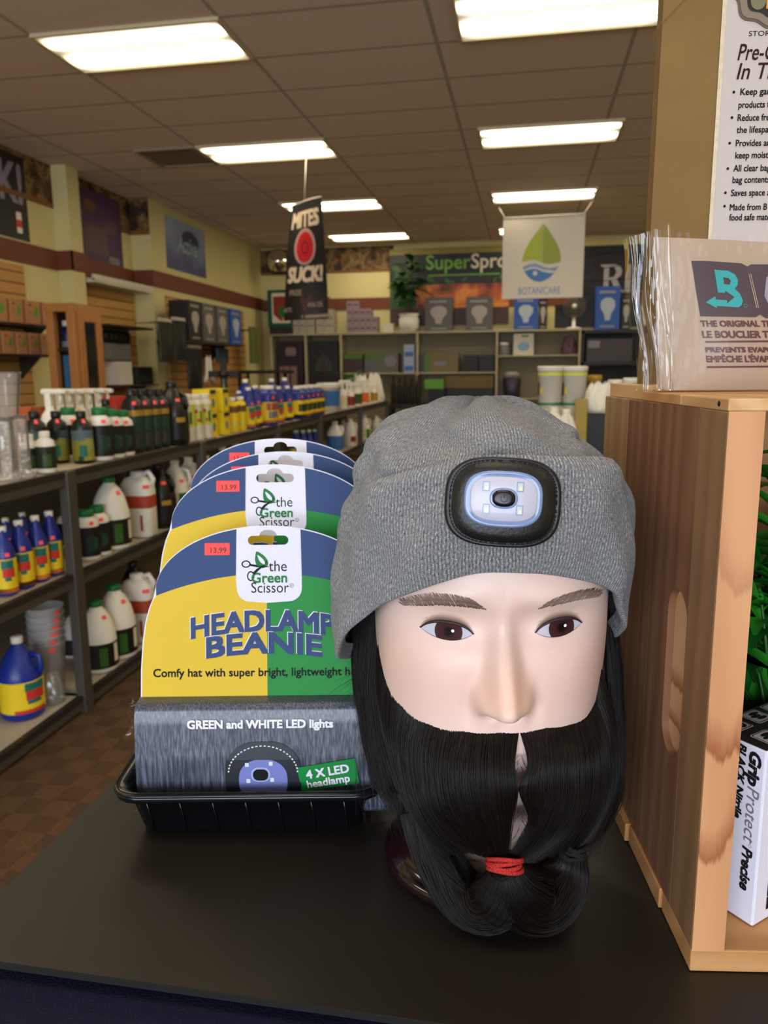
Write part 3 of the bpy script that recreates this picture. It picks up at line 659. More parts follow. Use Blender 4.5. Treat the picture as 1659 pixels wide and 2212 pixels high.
# posters on the left wall
def poster_x(name, label, X, rect, m):
    y0, y1, z0, z1 = rect; t = thing(name, label, 'poster', (X, (y0+y1)/2, z0))
    MB().b2((0, y0-(y0+y1)/2, 0), (.006, y1-(y0+y1)/2, z1-z0)).build('sheet', m, t); return t, y1-y0, z1-z0
m_pblack = mat('poster_black', '#17130f', .5)
t, w, h = poster_x('wall_poster', 'black poster with big white letters above the oxblood band, left edge', XL+.001, (6.15, 7.12, 2.68, 3.44), m_pblack)
fx = lambda u, v, q=0.: (.0065+q, u, v)
MB().text('K!', fx, height=.36, width=.34, x=.43, y=.34, align='r', bold=.03).build('lettering', mat('poster_grey', '#8f8496', .5), t)
mb = MB(); mb.poly([rrect(.30, .06, .38, .25, .015)], fx, mi=0); mb.poly([rrect(.30, .11, .38, .18, .004)], lambda u, v, q: (.007, u, v), mi=1); mb.build('picture', [pWHT, pRED], t)
t, w, h = poster_x('wall_poster', 'purple poster in the wall recess behind the pillar', XL+.008, (8.02, 8.90, 2.62, 3.40), mat('poster_purple', '#4b2850', .5))
mb = MB(); mb.poly([ell(-.22, .62, .12, .06)], fx, mi=0); mb.poly([rrect(-.36, .12, .1, .42, .01)], fx, mi=1); mb.poly([rrect(.08, .38, .34, .52, .02)], fx, mi=1); mb.poly([rrect(.12, .05, .36, .13, .03)], lambda u, v, q: (.007, u, v), mi=2)
mb.build('picture', [mat('poster_amber', '#7a4a1c', .5), mat('poster_mauve', '#5f3f4a', .5), pGREY], t)
r = wallrect(358, 443, 466, 570, -4.49); r = (r[0], r[1], 2.74, 3.38)
m_blue, g = newmat('poster_blue', .45)
nz = g.noise(g.obj, 3.2, 4)
g.link(g.mix(g.math('MULTIPLY_ADD', g.sep.outputs[2], 1.7, g.math('MULTIPLY_ADD', nz, .9, -.65), clamp=True), g.mix(nz, hexc('#2b2f63'), hexc('#43457c')), hexc('#9fb0c4')), g.b.inputs['Base Color'])
t, w, h = poster_x('wall_poster', 'blue poster with pale script lettering on the stepped out wall', -4.499, r, m_blue)
mb = MB(); mb.poly([ell(.12, .42, .28, .13)], fx, mi=1); mb.text('Active', lambda u, v, q: (.0075, u, v+.0), width=.62, height=.22, x=.02, y=.25, shear=.3, bold=.01, mi=0)
mb.build('picture', [mat('script_pale', '#8fb0ae', .5), mat('poster_navy', '#23264f', .5)], t)
# kraft boxes on two wall shelves
m_kraft = mat('kraft_board', '#b27c52', .7, var=.08, scale=10); m_bkt = mat('shelf_bracket', '#2a1d14', .6)
def wall_shelf(label, X0, X1, y0, y1, z):
    t = thing('wall_shelf', label, 'wall shelf', (X0, (y0+y1)/2, z)); L = (y1-y0)/2
    MB().b2((0, -L, -.018), (X1-X0, L, 0)).build('board', mat('dark_shelf', '#4a3222', .6), t)
    for s in (-.8, .8): MB().poly([[(0, 0), (.22, 0), (0, -.2)]], lambda u, v, w: (u, s*L+w, v-.018), depth=.02).build('bracket', m_bkt, t)
def kraft_row(zt_px, zb_px, cells, nm):
    X = -4.42; z0 = None
    for k, (a, b_) in enumerate(cells):
        y0, y1, zb, zt = wallrect(a, b_, zt_px+(a+b_)/2*.13, zb_px+(a+b_)/2*.19, X)
        if z0 is None: z0 = zb; H = zt-zb; ys = y0
        t = thing('kraft_box', 'kraft box with green leaf print, %s from the near end of the %s shelf' % (ORD[k], nm), 'box', (-4.55, (y0+y1)/2, z0+.001), 0, 'kraft boxes on the wall shelves')
        L = (y1-y0)/2-.012
        MB().b2((-.12, -L, 0), (.13, L, H), 0, .004).build('body', m_kraft, t)
        mb = MB(); f2 = lambda u, v, w: (.1305, u, v)
        mb.poly([[(-L*.1, H*.38), (L*.5, H*.30), (L*.7, H*.55), (L*.55, H*.82), (L*.1, H*.62)]], f2, mi=0); mb.poly([ell(-L*.5, H*.5, L*.22, H*.1)], f2, mi=1); mb.poly([ell(-L*.4, H*.8, L*.16, H*.05)], f2, mi=2)
        mb.build('print', [mat('leaf_print', '#5f8a1e', .6), mat('gold_print', '#9a7a2a', .6), m_bkt], t); ye = y1
    wall_shelf('dark wall shelf carrying the %s row of kraft boxes' % nm, XL+.03, -4.44, ys-.05, ye+.05, z0)
kraft_row(640, 695, ((-30, 18), (20, 52), (55, 90), (92, 122)), 'upper')
kraft_row(715, 766, ((-30, 2), (4, 34), (36, 62), (64, 88), (90, 112)), 'lower')
# oak display case in front of the pillar
m_oak = mat('golden_oak', '#a8703a', .45, var=.12, scale=14)
CX = -3.9; CYn = Y_for(161, CX, 1.6); CYf = Y_for(213, CX, 1.6)
t = thing('display_case', 'tall golden oak display case with glass door before the pillar', 'display case', (CX, CYn, 0)); z1 = z_for(CX, CYn, 655)
wX = CX-at(116, 750, CYn)[0]
for (x, y) in ((0, 0), (-wX, 0), (0, CYf-CYn), (-wX, CYf-CYn)): MB().b2((x-.035, y-.035, 0), (x+.035, y+.035, z1), 0, .004).build('post', m_oak, t)
MB().b2((-wX-.04, -.04, z1-.07), (.04, CYf-CYn+.04, z1)).build('top', m_oak, t)
MB().b2((-wX, .0, .0), (0, CYf-CYn, .5)).build('base', m_oak, t)
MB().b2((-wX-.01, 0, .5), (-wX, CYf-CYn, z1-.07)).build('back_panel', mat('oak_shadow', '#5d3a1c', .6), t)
dr = MB()
L = CYf-CYn; dr.b2((.036, .03, .5), (.055, .10, z1-.07)).b2((.036, L-.10, .5), (.055, L-.03, z1-.07)).b2((.036, .1, z1-.15), (.055, L-.1, z1-.07)).b2((.036, .1, .5), (.055, L-.1, .58))
d = dr.build('door', m_oak, t); MB().b2((.042, .1, .58), (.047, L-.1, z1-.15)).build('pane', film('case_glass', (.9, .88, .82), .5), d)
SHC = [z_for(CX, CYn, 752), z_for(CX, CYn, 842)]
for z in SHC: MB().b2((-wX+.01, .0, z-.02), (-.01, L, z)).build('shelf', mat('case_shelf', '#2a1c12', .6), t)
put('s_cream', (0, 0, -5), 1, 'x').name; _o = KINDS['s_cream']
for o in [o for o in D.objects if o.get('label') == 'x']:
    for ch in list(o.children): D.objects.remove(ch)
    D.objects.remove(o)
kind('case_bottle', lambda r: make_bottle(r, [(.05, 0), (.06, .01), (.06, .12), (.05, .16), (.03, .18), (.03, .19)], pDKB, (pWHT, .045, .185, .23), labels=[(.01, .06, pGREY)]), .23, 'blue_white_tub', 'dark blue tub with white cap', 'tub', 'tubs in the oak case')
for i, (x, y) in enumerate(((-.24, .12), (-.13, .22), (-.13, .38))):
    put('case_bottle', (CX+x*wX/.4, CYn+y, SHC[0]+.001), 1.05, 'dark blue tub with white cap in the oak case, ' + ('beside the corner post', 'first behind the glass door', 'second behind the glass door')[i])
t2, lo, hi = cbox('blue_carton', 'blue carton low in the oak display case', 'carton', (CX-wX*.75, CYn+.05, SHC[1]+.002), (CX-wX*.3, CYn+.2, SHC[1]+.30), mat('teal_blue_carton', '#2a6484', .6))
t2, lo, hi = cbox('pink_carton', 'small pink carton beside the blue one in the oak case', 'carton', (CX-wX*.26, CYn+.05, SHC[1]+.002), (CX-wX*.12, CYn+.2, SHC[1]+.16), mat('pink_carton', '#c48f7d', .6))
# blister packs and odd goods in the recess
t = thing('peg_rail', 'dark peg rail holding blister packs in the wall recess', 'peg rail', (XL+.028, 8.35, 1.93)); MB().b2((0, -.5, 0), (.34, .5, .02)).build('bar', m_bkt, t)
for k in range(5):
    X = -4.56; px = 227+k*11; c = atX(px, 716, X)
    t = thing('blister_pack', 'clear blister pack with dark round top, %s from the near end of the peg rail' % ORD[k], 'blister pack', (X, c[1], 1.56), 0, 'blister packs in the wall recess')
    MB().b2((-.004, -.075, 0), (.0, .075, .36), 0, .001).build('card', mat('pack_card', '#6d6a5e', .5), t)
    mb = MB(); mb.lathe([(.001, .0), (.07, .0), (.06, .03), (.001, .035)], seg=20); vs = mb.v; mb.v = [(z, x, .27+y) for x, y, z in vs]; mb.build('disc', mat('pack_disc', '#10170f', .5), t)
    MB().b2((0, -.05, .02), (.03, .05, .19), 0, .008).build('blister', film('pack_blister', (.9, .9, .88), .5, .1, .25, (.6, .58, .55)), t)
wall_shelf('low dark wall shelf in the recess behind the oak case', XL+.03, -4.40, 7.95, 8.95, 1.30)
cbox('white_carton', 'white carton on the low recess shelf', 'carton', (-4.7, 8.2, 1.302), (-4.5, 8.5, 1.56), pWHT)
t, lo, hi = cbox('black_carton', 'black carton with green print on the low recess shelf', 'carton', (-4.7, 8.52, 1.302), (-4.45, 8.9, 1.50), pBLK)
MB().b2((hi[0], lo[1]+.05, .03), (hi[0]+.001, hi[1]-.05, .09)).build('print', pDGR, t)
# hanging bags, lamp cartons and tools on the wide slatwall
m_bagd = mat('dark_film_bag', '#23241f', .25, var=.3, scale=14, bump=.6, bscale=25)
m_header = mat('bag_header', '#b5aa96', .5)
def hang_bag(label, px0, px1, py0, py1, X, grp='dark bags hanging on the slatwall', head=True):
    y0, y1, z0, z1 = wallrect(px0, px1, py0, py1, X); L = (y1-y0)/2; H = z1-z0
    t = thing('hanging_bag', label, 'bag', (X, (y0+y1)/2, z0), 0, grp)
    def fn(u, v): a = 2*PI*u; k = .75+.25*math.sin(PI*min(1, v*1.1+.1)); return (.05*k*math.cos(a)*(1+.12*math.sin(4*a+6*v)), L*.97*math.sin(a)*(1+.03*math.sin(9*v)), H*(.92 if head else 1)*v)
    mb = MB().grid(fn, 24, 12, True); mb.build('body', m_bagd, t)
    if head: MB().b2((-.02, -L*.85, H*.9), (.02, L*.85, H)).build('header', m_header, t)
    MB().b2((-.46+ (-4.0-X), -.012, H*.9), (0, .012, H*.92)).build('hook', mat('hook_steel', '#6c675c', .4, .8), t)
hang_bag('wide dark bag with pale header hanging at the near end of the slatwall', 343, 372, 688, 782, -4.1)
hang_bag('second dark bag with pale header hanging on the slatwall', 373, 401, 686, 778, -4.1)
hang_bag('lower dark bag hanging beside a white tool on the slatwall', 405, 436, 745, 840, -4.15)
def lamp_carton(label, loc, dims, body, glow, group, face):
    # carton with a pale bulb silhouette on the face ('x' faces the aisle, 'y' faces the front)
    dx, dy, dz = dims; t = thing('lamp_carton', label, 'carton', loc, 0, group)
    MB().b2((-dx/2, -dy/2, 0), (dx/2, dy/2, dz), 0, .003).build('body', body, t)
    W_ = dy if face == 'x' else dx
    f2 = (lambda u, v, w: (dx/2+.0008+w, u, v)) if face == 'x' else (lambda u, v, w: (u, -dy/2-.0008-w, v))
    mb = MB(); k = W_*.30
    mb.poly([[(-.10*W_, dz*.22), (.10*W_, dz*.22), (.14*W_, dz*.36), (k, dz*.52), (k*.95, dz*.66), (.12*W_, dz*.74), (-.12*W_, dz*.74), (-k*.95, dz*.66), (-k, dz*.52), (-.14*W_, dz*.36)]], f2, mi=0)
    mb.poly([rrect(-.36*W_, dz*.84, .30*W_, dz*.90, .004)], f2, mi=1); mb.poly([rrect(-.3*W_, dz*.06, .3*W_, dz*.10, .004)], f2, mi=1)
    mb.build('print', [glow, mat('carton_text', '#8d8a86', .5)], t); return t
m_cgrey = mat('carton_grey', '#57534f', .5); m_cblue = mat('carton_blue', '#2450a0', .5); m_cdark = mat('carton_dark', '#221b17', .5)
m_gl1 = mat('bulb_print', '#a39a92', .5); m_gl2 = mat('bulb_print_blue', '#a9b4bd', .5)
X = -4.05; cells = ((408, 436), (438, 466), (468, 494), (498, 522)); y_, _, zb, zt = wallrect(408, 436, 650, 737, X); ye = 0
for k, (a, b_) in enumerate(cells):
    y0, y1, _, _ = wallrect(a, b_, 650+k*5, 737, X)
    lamp_carton(('dark carton with pale mark, nearest of the cartons on the slatwall shelf', 'grey lamp carton beside the dark one on the slatwall shelf', 'grey lamp carton beside the blue one on the slatwall shelf', 'blue lamp carton at the far end of the slatwall shelf')[k],
                (X-.13, (y0+y1)/2, zb+.001), (.26, y1-y0-.02, zt-zb), (m_cdark, m_cgrey, m_cgrey, m_cblue)[k], (m_gl1, m_gl1, m_gl1, m_gl2)[k], 'lamp cartons on the slatwall shelf', 'x'); ye = y1
wall_shelf('shelf on the wide slatwall under the lamp cartons', -4.47, X-.01, y_-.05, ye+.05, zb)
y0, y1, z0, z1 = wallrect(440, 460, 768, 826, -4.2)
t = thing('white_tool', 'pair of long white tool handles hanging on the slatwall', 'tool', (-4.2, (y0+y1)/2, z0))
for s in (-1, 1): MB().tube([(0, s*.05, z1-z0), (0, s*.06, .1), (0, s*.16, 0)], [.02, .03, .035], 8).build('handle', pWHT, t)
MB().b2((-.27, -.08, z1-z0-.02), (.01, .08, z1-z0)).build('hook', m_bkt, t)
y0, y1, z0, z1 = wallrect(468, 492, 752, 784, -4.2); t = thing('teal_packet', 'small teal packet hanging low on the slatwall', 'packet', (-4.2, (y0+y1)/2, z0))
MB().b2((-.02, -(y1-y0)/2, 0), (.02, (y1-y0)/2, z1-z0), 0, .015).build('body', mat('teal_packet', '#1f3a40', .4), t); MB().b2((-.27, -.01, z1-z0-.03), (0, .01, z1-z0-.01)).build('hook', m_bkt, t)
# clip fan standing behind the blue jugs
Y = Y_for(486, -2.36, ZT+.15); h = z_for(-2.36, Y, 790)-ZT
t = thing('black_fan', 'small black desk fan on a pole behind the blue jugs', 'fan', (-2.36, Y, ZT+.0045))
MB().lathe([(.07, 0), (.07, .012), (.015, .02), (.013, h-.09)], seg=20).build('stand', pGREY, t)
mb = MB(); mb.lathe([(.03, -.03), (.05, 0), (.03, .03)], seg=16)
for k in range(4): mb.box((.075*math.cos(k*PI/2), 0, .075*math.sin(k*PI/2)), (.1 if k % 2 == 0 else .05, .02, .05 if k % 2 == 0 else .1))
mb.v = [(x, y, z+h-.07) for x, y, z in mb.v]; mb.build('fan_head', pBLK, t)
y0, y1, z0, z1 = wallrect(541, 556, 706, 785, -4.2); t = thing('green_pouch', 'tall olive green pouch hanging at the far end of the slatwall', 'pouch', (-4.2, (y0+y1)/2, z0))
MB().b2((-.03, -(y1-y0)/2, 0), (.03, (y1-y0)/2, z1-z0), 0, .02).build('body', mat('olive_pouch', '#5d6a2c', .5), t); MB().b2((-.27, -.01, z1-z0-.06), (0, .01, z1-z0-.04)).build('hook', m_bkt, t)
t = thing('black_stool', 'dark stool with goods before the far slatwall', 'stool', (-3.3, 9.6, 0))
h = z_for(-3.3, 9.6, 800)
MB().box((0, 0, h-.02), (.7, .45, .04), 0, 0, .01).build('seat', pBLK, t)
for s in (-1, 1):
    for q in (-1, 1): MB().tube([(s*.3, q*.18, 0), (s*.25, q*.15, h-.03)], .02, 8).build('leg', pBLK, t)
# dome mirror in the far corner
c = at(601, 565, 12.7); t = thing('dome_mirror', 'round convex security mirror in the far corner under the ceiling', 'mirror', c)
MB().lathe([(.19, 0), (.185, .03), (.15, .09), (.09, .13), (.001, .15)], seg=32).build('dome', mat('mirror_silver', '#d8d4cc', .04, 1.), t, rot=(PI/2, 0, math.radians(20)))
MB().lathe([(.195, -.02), (.2, .0), (.19, .01)], seg=32).build('rim', pBLK, t, rot=(PI/2, 0, math.radians(20)))
MB().tube([(0, .02, 0), (.02, YB-c[1]-.002, .1)], .012, 8).build('bracket', pBLK, t)
# ================================================================== back wall
YS = 12.78
ST = at(920, 716, YS)[2]
m_shf = mat('painted_shelf', '#b0a482', .55, var=.05); m_shb = mat('painted_shelf_back', '#857c60', .7)
vx = [at(p, 760, YS)[0] for p in (586, 660, 736, 901, 1073, 1252)]
zL = at(850, 805, YS)[2]; zR = at(1130, 767, YS)[2]; zR2 = at(1130, 860, YS)[2]
t = thing('shelf_unit', 'long painted shelf unit along the back wall', 'shelf unit', (vx[0], YS, 0)); o0 = np.array((vx[0], YS, 0))
MB().b2((0, .0, ST-.025), (vx[5]-vx[0]+.03, YB-YS-.012, ST)).build('top', m_shf, t)
for x in vx: MB().b2((x-.015-vx[0], 0, 0), (x+.015-vx[0], YB-YS-.012, ST-.025)).build('divider', m_shf, t)
MB().b2((0, YB-YS-.022, 0), (vx[5]-vx[0], YB-YS-.012, ST-.03)).build('back_panel', m_shb, t)
for a, b_, z in ((0, 2, at(660, 832, YS)[2]), (2, 3, zL), (3, 4, zL), (4, 5, zR), (4, 5, zR2), (0, 4, .45), (4, 5, .45)):
    MB().b2((vx[a]-vx[0]+.015, .005, z-.022), (vx[b_]-vx[0]-.015, YB-YS-.022, z)).build('shelf', m_shf, t)
def ybox(name, label, cat, px0, px1, pyt, pyb, Y, d, m, group=None, z0=None):
    x0, x1, zb, zt = yrect(px0, px1, pyt, pyb, Y); zb = zb if z0 is None else z0+.001
    t = thing(name, label, cat, ((x0+x1)/2, Y+d/2, zb), 0, group); w = (x1-x0)/2
    MB().b2((-w, -d/2, 0), (w, d/2, zt-zb), 0, .004).build('body', m, t); return t, w, zt-zb, -d/2
def yprint(t, polys, mats, d, off=.0008):
    mb = MB()
    for p, mi in polys: mb.poly([p], lambda u, v, w, k=mi: (u, d-off*(1+k*.3), v), mi=mi)
    return mb.build('print', mats, t)
# on top of the unit
m_teal = mat('teal_frame', '#0f4a3a', .5)
t, w, h, d = ybox('shield_box', 'teal box with red shield emblem in the back corner', 'display box', 578, 627, 626, 706, 12.75, .22, m_teal)
yprint(t, [(rrect(-w*.62, .06, w*.98, h-.05, .02), 0), ([(-w*.5, h*.82), (w*.9, h*.82), (w*.9, h*.34), (w*.2, h*.14), (-w*.5, h*.34)], 1), (ell(.06, h*.42, w*.36, h*.14), 2)], [pCREAM, mat('shield_red', '#8c1f14', .5), pGRN], d)
cbox('shield_box_stand', 'dark plinth under the teal shield box', 'plinth', (t.location.x-w*.9, 12.76, ST+.001), (t.location.x+w*.95, 12.96, t.location.z-.001), m_cdark)
m_wbox = mat('white_carton_stack', '#a39c86', .6)
for k, (a, b_) in enumerate(((632, 644), (645, 661), (662, 679), (682, 699), (700, 721))):
    t, w, h, d = ybox('pale_carton', 'pale upright carton behind the black banner, %s in its row' % ORD[k], 'carton', a, b_, 668, 718, 12.85, .2, m_wbox, 'pale cartons on the back shelf', ST)
    yprint(t, [(rrect(-w*.7, h*.6, w*.7, h*.7, .004), 0), (rrect(-w*.7, h*.3, w*.7, h*.36, .004), 0)], [pGREY], d)
m_mauve = mat('mauve_carton', '#8f7a84', .6); zz = ST+.001
for r_, (cnt, py0, py1) in enumerate(((5, 697, 715), (5, 681, 697), (4, 666, 681), (2, 650, 666))):
    x0, x1, zb, zt = yrect(749, 749+13.4*cnt, py0, py1, 12.86); hh = .128
    for k in range(cnt):
        t = thing('mauve_carton', 'small mauve carton, %s in row %s of the stepped pile on back shelf' % (ORD[k], ORD[r_]), 'carton', (at(749+13.4*(k+.5), 700, 12.86)[0], 12.95, zz), 0, 'mauve cartons in a stepped pile')
        MB().box((0, 0, hh/2), (.1, .18, hh-.002), 0, 0, .003).box((0, -.0905, hh*.55), (.07, .002, hh*.3), 1).build('body', [m_mauve, mat('mauve_print', '#6a4a55', .6)], t)
    zz += hh
x, _, zb, zt = yrect(794, 815, 682, 716, 12.84)
cbox('white_jar', 'little white box between the mauve pile and the pot', 'box', (at(830, 705, 12.84)[0]-.02, 12.84, ST+.001), (at(850, 705, 12.84)[0], 12.98, ST+.14), m_white)
c = at(883, 700, 12.88); plant('potted_plant', 'leafy plant in a cream ceramic pot on the back shelf', (c[0], 12.92, ST+.001), .95, .30, 12, m_leafd, 21, pot=.17, L=.3, back=.22)
for nm, lb, a, b_, yt, m, gl in (('g', 'grey lamp carton beside the potted plant on the back shelf', 918, 977, 642, m_cgrey, m_gl1), ('g', 'grey lamp carton in the middle of the back shelf', 1007, 1064, 641, m_cgrey, m_gl1), ('b', 'blue lamp carton under the white hanging banner', 1110, 1162, 640, m_cblue, m_gl2)):
    x0, x1, zb, zt = yrect(a, b_, yt, 712, 12.84); lamp_carton(lb, ((x0+x1)/2, 12.95, ST+.001), (x1-x0, .2, zt-ST), m, gl, 'lamp cartons on the back shelf', 'y')
for a, b_, lb in ((1164, 1182, 'narrow dark carton beside the blue one under the white banner'),):
    x0, x1, zb, zt = yrect(a, b_, 645, 712, 12.84); lamp_carton(lb, ((x0+x1)/2, 12.95, ST+.001), (x1-x0, .2, zt-ST), m_cdark, m_gl1, 'lamp cartons on the back shelf', 'y')
# little fan
c = at(1242, 660, 12.8); t = thing('desk_fan', 'small grey desk fan with white foot on the back shelf', 'fan', (c[0], 12.95, ST+.001)); hc = c[2]-ST
MB().lathe([(.12, 0), (.12, .02), (.03, .04), (.025, hc)], seg=24).build('foot', pWHT, t)
cage = MB()
for r_ in (.06, .1, .14, .17): cage.tube([(r_*math.cos(a), -.06+.02*(r_/.17), hc+r_*math.sin(a)) for a in np.linspace(0, 2*PI, 25)[:-1]], .006, 6, closed=True)
for k in range(16): a = k*PI/8; cage.tube([(0, -.075, hc), (.17*math.cos(a), -.04, hc+.17*math.sin(a)), (.1*math.cos(a), .05, hc+.1*math.sin(a))], .004, 5)
cage.build('cage', mat('fan_grey', '#6f6a5f', .4, .6), t)
mb = MB()
for k in range(4):
    a = k*PI/2; mb.poly([ell(.085, 0, .075, .05, 16)], lambda u, v, w, a=a: (u*math.cos(a)-v*math.sin(a), -.03+v*.3+w, hc+u*math.sin(a)+v*math.cos(a)), depth=.004)
mb.build('blade', mat('fan_blade', '#57534b', .4), t)
mb = MB().lathe([(.001, -.02), (.035, -.015), (.04, .02), (.05, .06), (.04, .12), (.001, .13)], seg=20); mb.v = [(x, -.06+z, hc+y) for x, y, z in mb.v]; mb.build('motor', pWHT, t)
# long banners on the back wall
def banner_y(name, label, rect, Y, m):
    x0, x1, zb, zt = yrect(*rect, Y); t = thing(name, label, 'banner', ((x0+x1)/2, Y, zb)); w = (x1-x0)/2
    def fn(u, v): return (-w+2*w*u, -.006+.006*math.sin(9*u+5*v), (zt-zb)*v)
    mb = MB().grid(fn, 24, 8); mb.grid(lambda u, v: (fn(u, v)[0], fn(u, v)[1]+.006, fn(u, v)[2]), 24, 8, flip=True); mb.build('sheet', m, t); return t, w, zt-zb
m_sup, g = newmat('banner_sprout', .5)
x_, z_ = g.sep.outputs[0], g.sep.outputs[2]
nz = g.noise(g.obj, 2.4, 4); nf = g.noise(g.obj, 5, 3)
flower = g.ramp(nz, [(.35, hexc('#5a1e10')), (.48, hexc('#b5561a')), (.58, hexc('#e08a2a')), (.7, hexc('#7a3a18'))])
top = g.mix(g.math('GREATER_THAN', nf, .58), hexc('#0f1a0d'), hexc('#2f5a1c'))
leafy = g.mix(nf, hexc('#1b2a10'), hexc('#47702a'))
lo_ = g.mix(g.math('LESS_THAN', x_, -.55), flower, leafy)
lo_ = g.mix(g.math('LESS_THAN', z_, .28), lo_, hexc('#4a2418'))
c1 = g.mix(g.math('GREATER_THAN', z_, .66), lo_, top)
g.link(g.mix(g.math('GREATER_THAN', z_, 1.14), c1, hexc('#8a7a1e')), g.b.inputs['Base Color'])
t, w, h = banner_y('wall_banner', 'wide dark banner with green and white lettering on the back wall', (842, 1100, 534, 703), YB-.03, m_sup)
fy = lambda u, v, q=0.: (u, -.014-q, v); k = 2*w/258
MB().b2((-w+60*k, -.013, .80), (w, -.0125, 1.13)).build('text_panel', mat('banner_ink', '#11120d', .5), t)
mb = MB(); mb.text('Super', fy, x=-w+80*k, y=.90, align='l', width=96*k, height=.23, mi=0, bold=.015, w=.002); mb.text('Sprouter', fy, x=-w+177*k, y=.90, align='l', width=150*k*.98, height=.23, mi=1, bold=.015, w=.002)
mb.b2((-w+85*k, -.0145, .79), (w-20*k, -.014, .81), 0)
mb.build('lettering', [mat('letter_green', '#6a9a2a', .5), mat('letter_cream', '#c9bda6', .5)], t)
t, w, h = banner_y('wall_banner', 'black banner with big serif letter on the back wall', (1200, 1520, 528, 706), YB-.014, mat('banner_black', '#120e10', .5, var=.5, scale=3)); k = 2*w/320
mb = MB()
def serifR(x, y, s):
    return [[(x, y), (x+.42*s, y), (x+.42*s, y+.06*s), (x+.30*s, y+.09*s), (x+.30*s, y+.46*s), (x+.38*s, y+.46*s), (x+.56*s, y+.02*s), (x+.84*s, y), (x+.86*s, y+.07*s), (x+.76*s, y+.1*s), (x+.58*s, y+.5*s), (x+.72*s, y+.6*s), (x+.76*s, y+.78*s), (x+.68*s, y+.93*s), (x+.5*s, y+s), (x, y+s), (x, y+.94*s), (x+.12*s, y+.91*s), (x+.12*s, y+.09*s), (x, y+.06*s)],
            [(x+.30*s, y+.54*s), (x+.48*s, y+.56*s), (x+.56*s, y+.74*s), (x+.48*s, y+.9*s), (x+.30*s, y+.92*s)]]
mb.poly(serifR(-w+98*k, h*.42, 62*k), lambda u, v, q: (u, -.015, v)); mb.text('I', fy, x=-w+152*k, y=h*.42, align='l', height=62*k, width=12*k)
mb.build('lettering', mat('letter_silver', '#a29a9a', .4), t)
mb = MB(); rg = random.Random(3)
for q in range(7): y0 = h*(.25+.1*q); mb.tube([(-w+u*2*w, -.014, y0+.10*math.sin(u*3+q)) for u in np.linspace(0, 1, 16)], .012, 4, flat=.1)
mb.build('swirl', mat('banner_swirl', '#3a2c34', .5), t)
# blue carton on the dark rack right of the unit
m_drk = mat('rack_black', '#171310', .5)
x0, x1 = vx[5]+.03, at(1420, 760, YS)[0]; zt2 = at(1300, 712, YS)[2]
t = thing('black_rack', 'black rack with shelves right of the painted unit', 'rack', ((x0+x1)/2, YS, 0)); w = (x1-x0)/2
for z in (zt2, at(1300, 782, YS)[2], .4): MB().b2((-w, .05, z-.05), (w, .40, z)).build('shelf', m_drk, t)
for sx_ in (-w+.02, w-.02):
    for yy in (.07, .38): MB().b2((sx_-.02, yy-.02, 0), (sx_+.02, yy+.02, zt2)).build('post', m_drk, t)
MB().b2((-w, .395, .4), (w, .405, zt2)).build('back_panel', mat('rack_shadow', '#2c2a22', .7), t)
x0_, x1_, zb, zt = yrect(1287, 1340, 618, 706, 12.84); lamp_carton('blue lamp carton on top of the black rack', ((x0_+x1_)/2, 12.97, zt2+.001), (x1_-x0_, .2, zt-zt2), m_cblue, m_gl2, 'lamp cartons on the back shelf', 'y')
x0_, x1_, zb, zt = yrect(1343, 1364, 640, 706, 12.84); lamp_carton('narrow dark carton beside the blue one on the black rack', ((x0_+x1_)/2, 12.97, zt2+.001), (x1_-x0_, .2, zt-zt2), m_cdark, m_gl1, 'lamp cartons on the back shelf', 'y')
zr = at(1300, 782, YS)[2]
t, lo, hi = cbox('grey_machine', 'grey boxy appliance on the black rack', 'appliance', (at(1268, 750, YS)[0], 12.86, zr+.001), (at(1368, 750, YS)[0], 13.1, zr+.36), mat('machine_grey', '#3b332e', .5))
MB().b2((lo[0]+.02, lo[1]-.003, .22), (lo[0]+.2, lo[1], .33)).build('panel', pGREY, t); MB().b2((hi[0]-.36, lo[1]-.006, .02), (hi[0]-.28, lo[1], .16)).build('slot', pBLK, t)
# inside the unit
t, w, h, d = ybox('dark_carton', 'maroon black carton with pale blot in the first bay of the unit', 'carton', 601, 655, 737, 830, 12.84, .2, mat('carton_maroon', '#231114', .5)); yprint(t, [(rrect(-w*.4, h*.66, w*.45, h*.86, .04), 0)], [mat('blot_print', '#7a6a66', .5)], d)
t, w, h, d = ybox('dark_carton', 'black carton with dim green dome print in the second bay', 'carton', 667, 731, 737, 830, 12.84, .2, m_pblack); yprint(t, [([(-w*.6, h*.3), (w*.6, h*.3), (w*.55, h*.45), (w*.3, h*.62), (0, h*.7), (-w*.3, h*.62), (-w*.55, h*.45)], 0), ([(-w*.2, h*.3), (w*.2, h*.3), (0, h*.62)], 1)], [mat('dome_print', '#2f3a2c', .5), mat('brown_print', '#4a2410', .6)], d)
for k, (a, b_) in enumerate(((604, 612), (614, 625), (628, 641))):
    ybox('pink_roll', 'dusty pink roll standing before the maroon carton, %s' % ('thin one', 'middle one', 'widest one')[k], 'roll', a, b_, 791, 830, 12.80, .03, mat('dusty_pink', '#8a6a5c', .6), 'dusty pink rolls', at(660, 832, YS)[2])
t, w, h, d = ybox('green_topped_carton', 'long carton with green top stripe in the third bay', 'carton', 742, 784, 765, 804, 12.84, .22, mat('carton_umber', '#3a261b', .5), None, zL); yprint(t, [(rrect(-w*.98, h*.75, w*.98, h*.99, .003), 0)], [mat('stripe_green', '#4a6a1c', .5)], d)
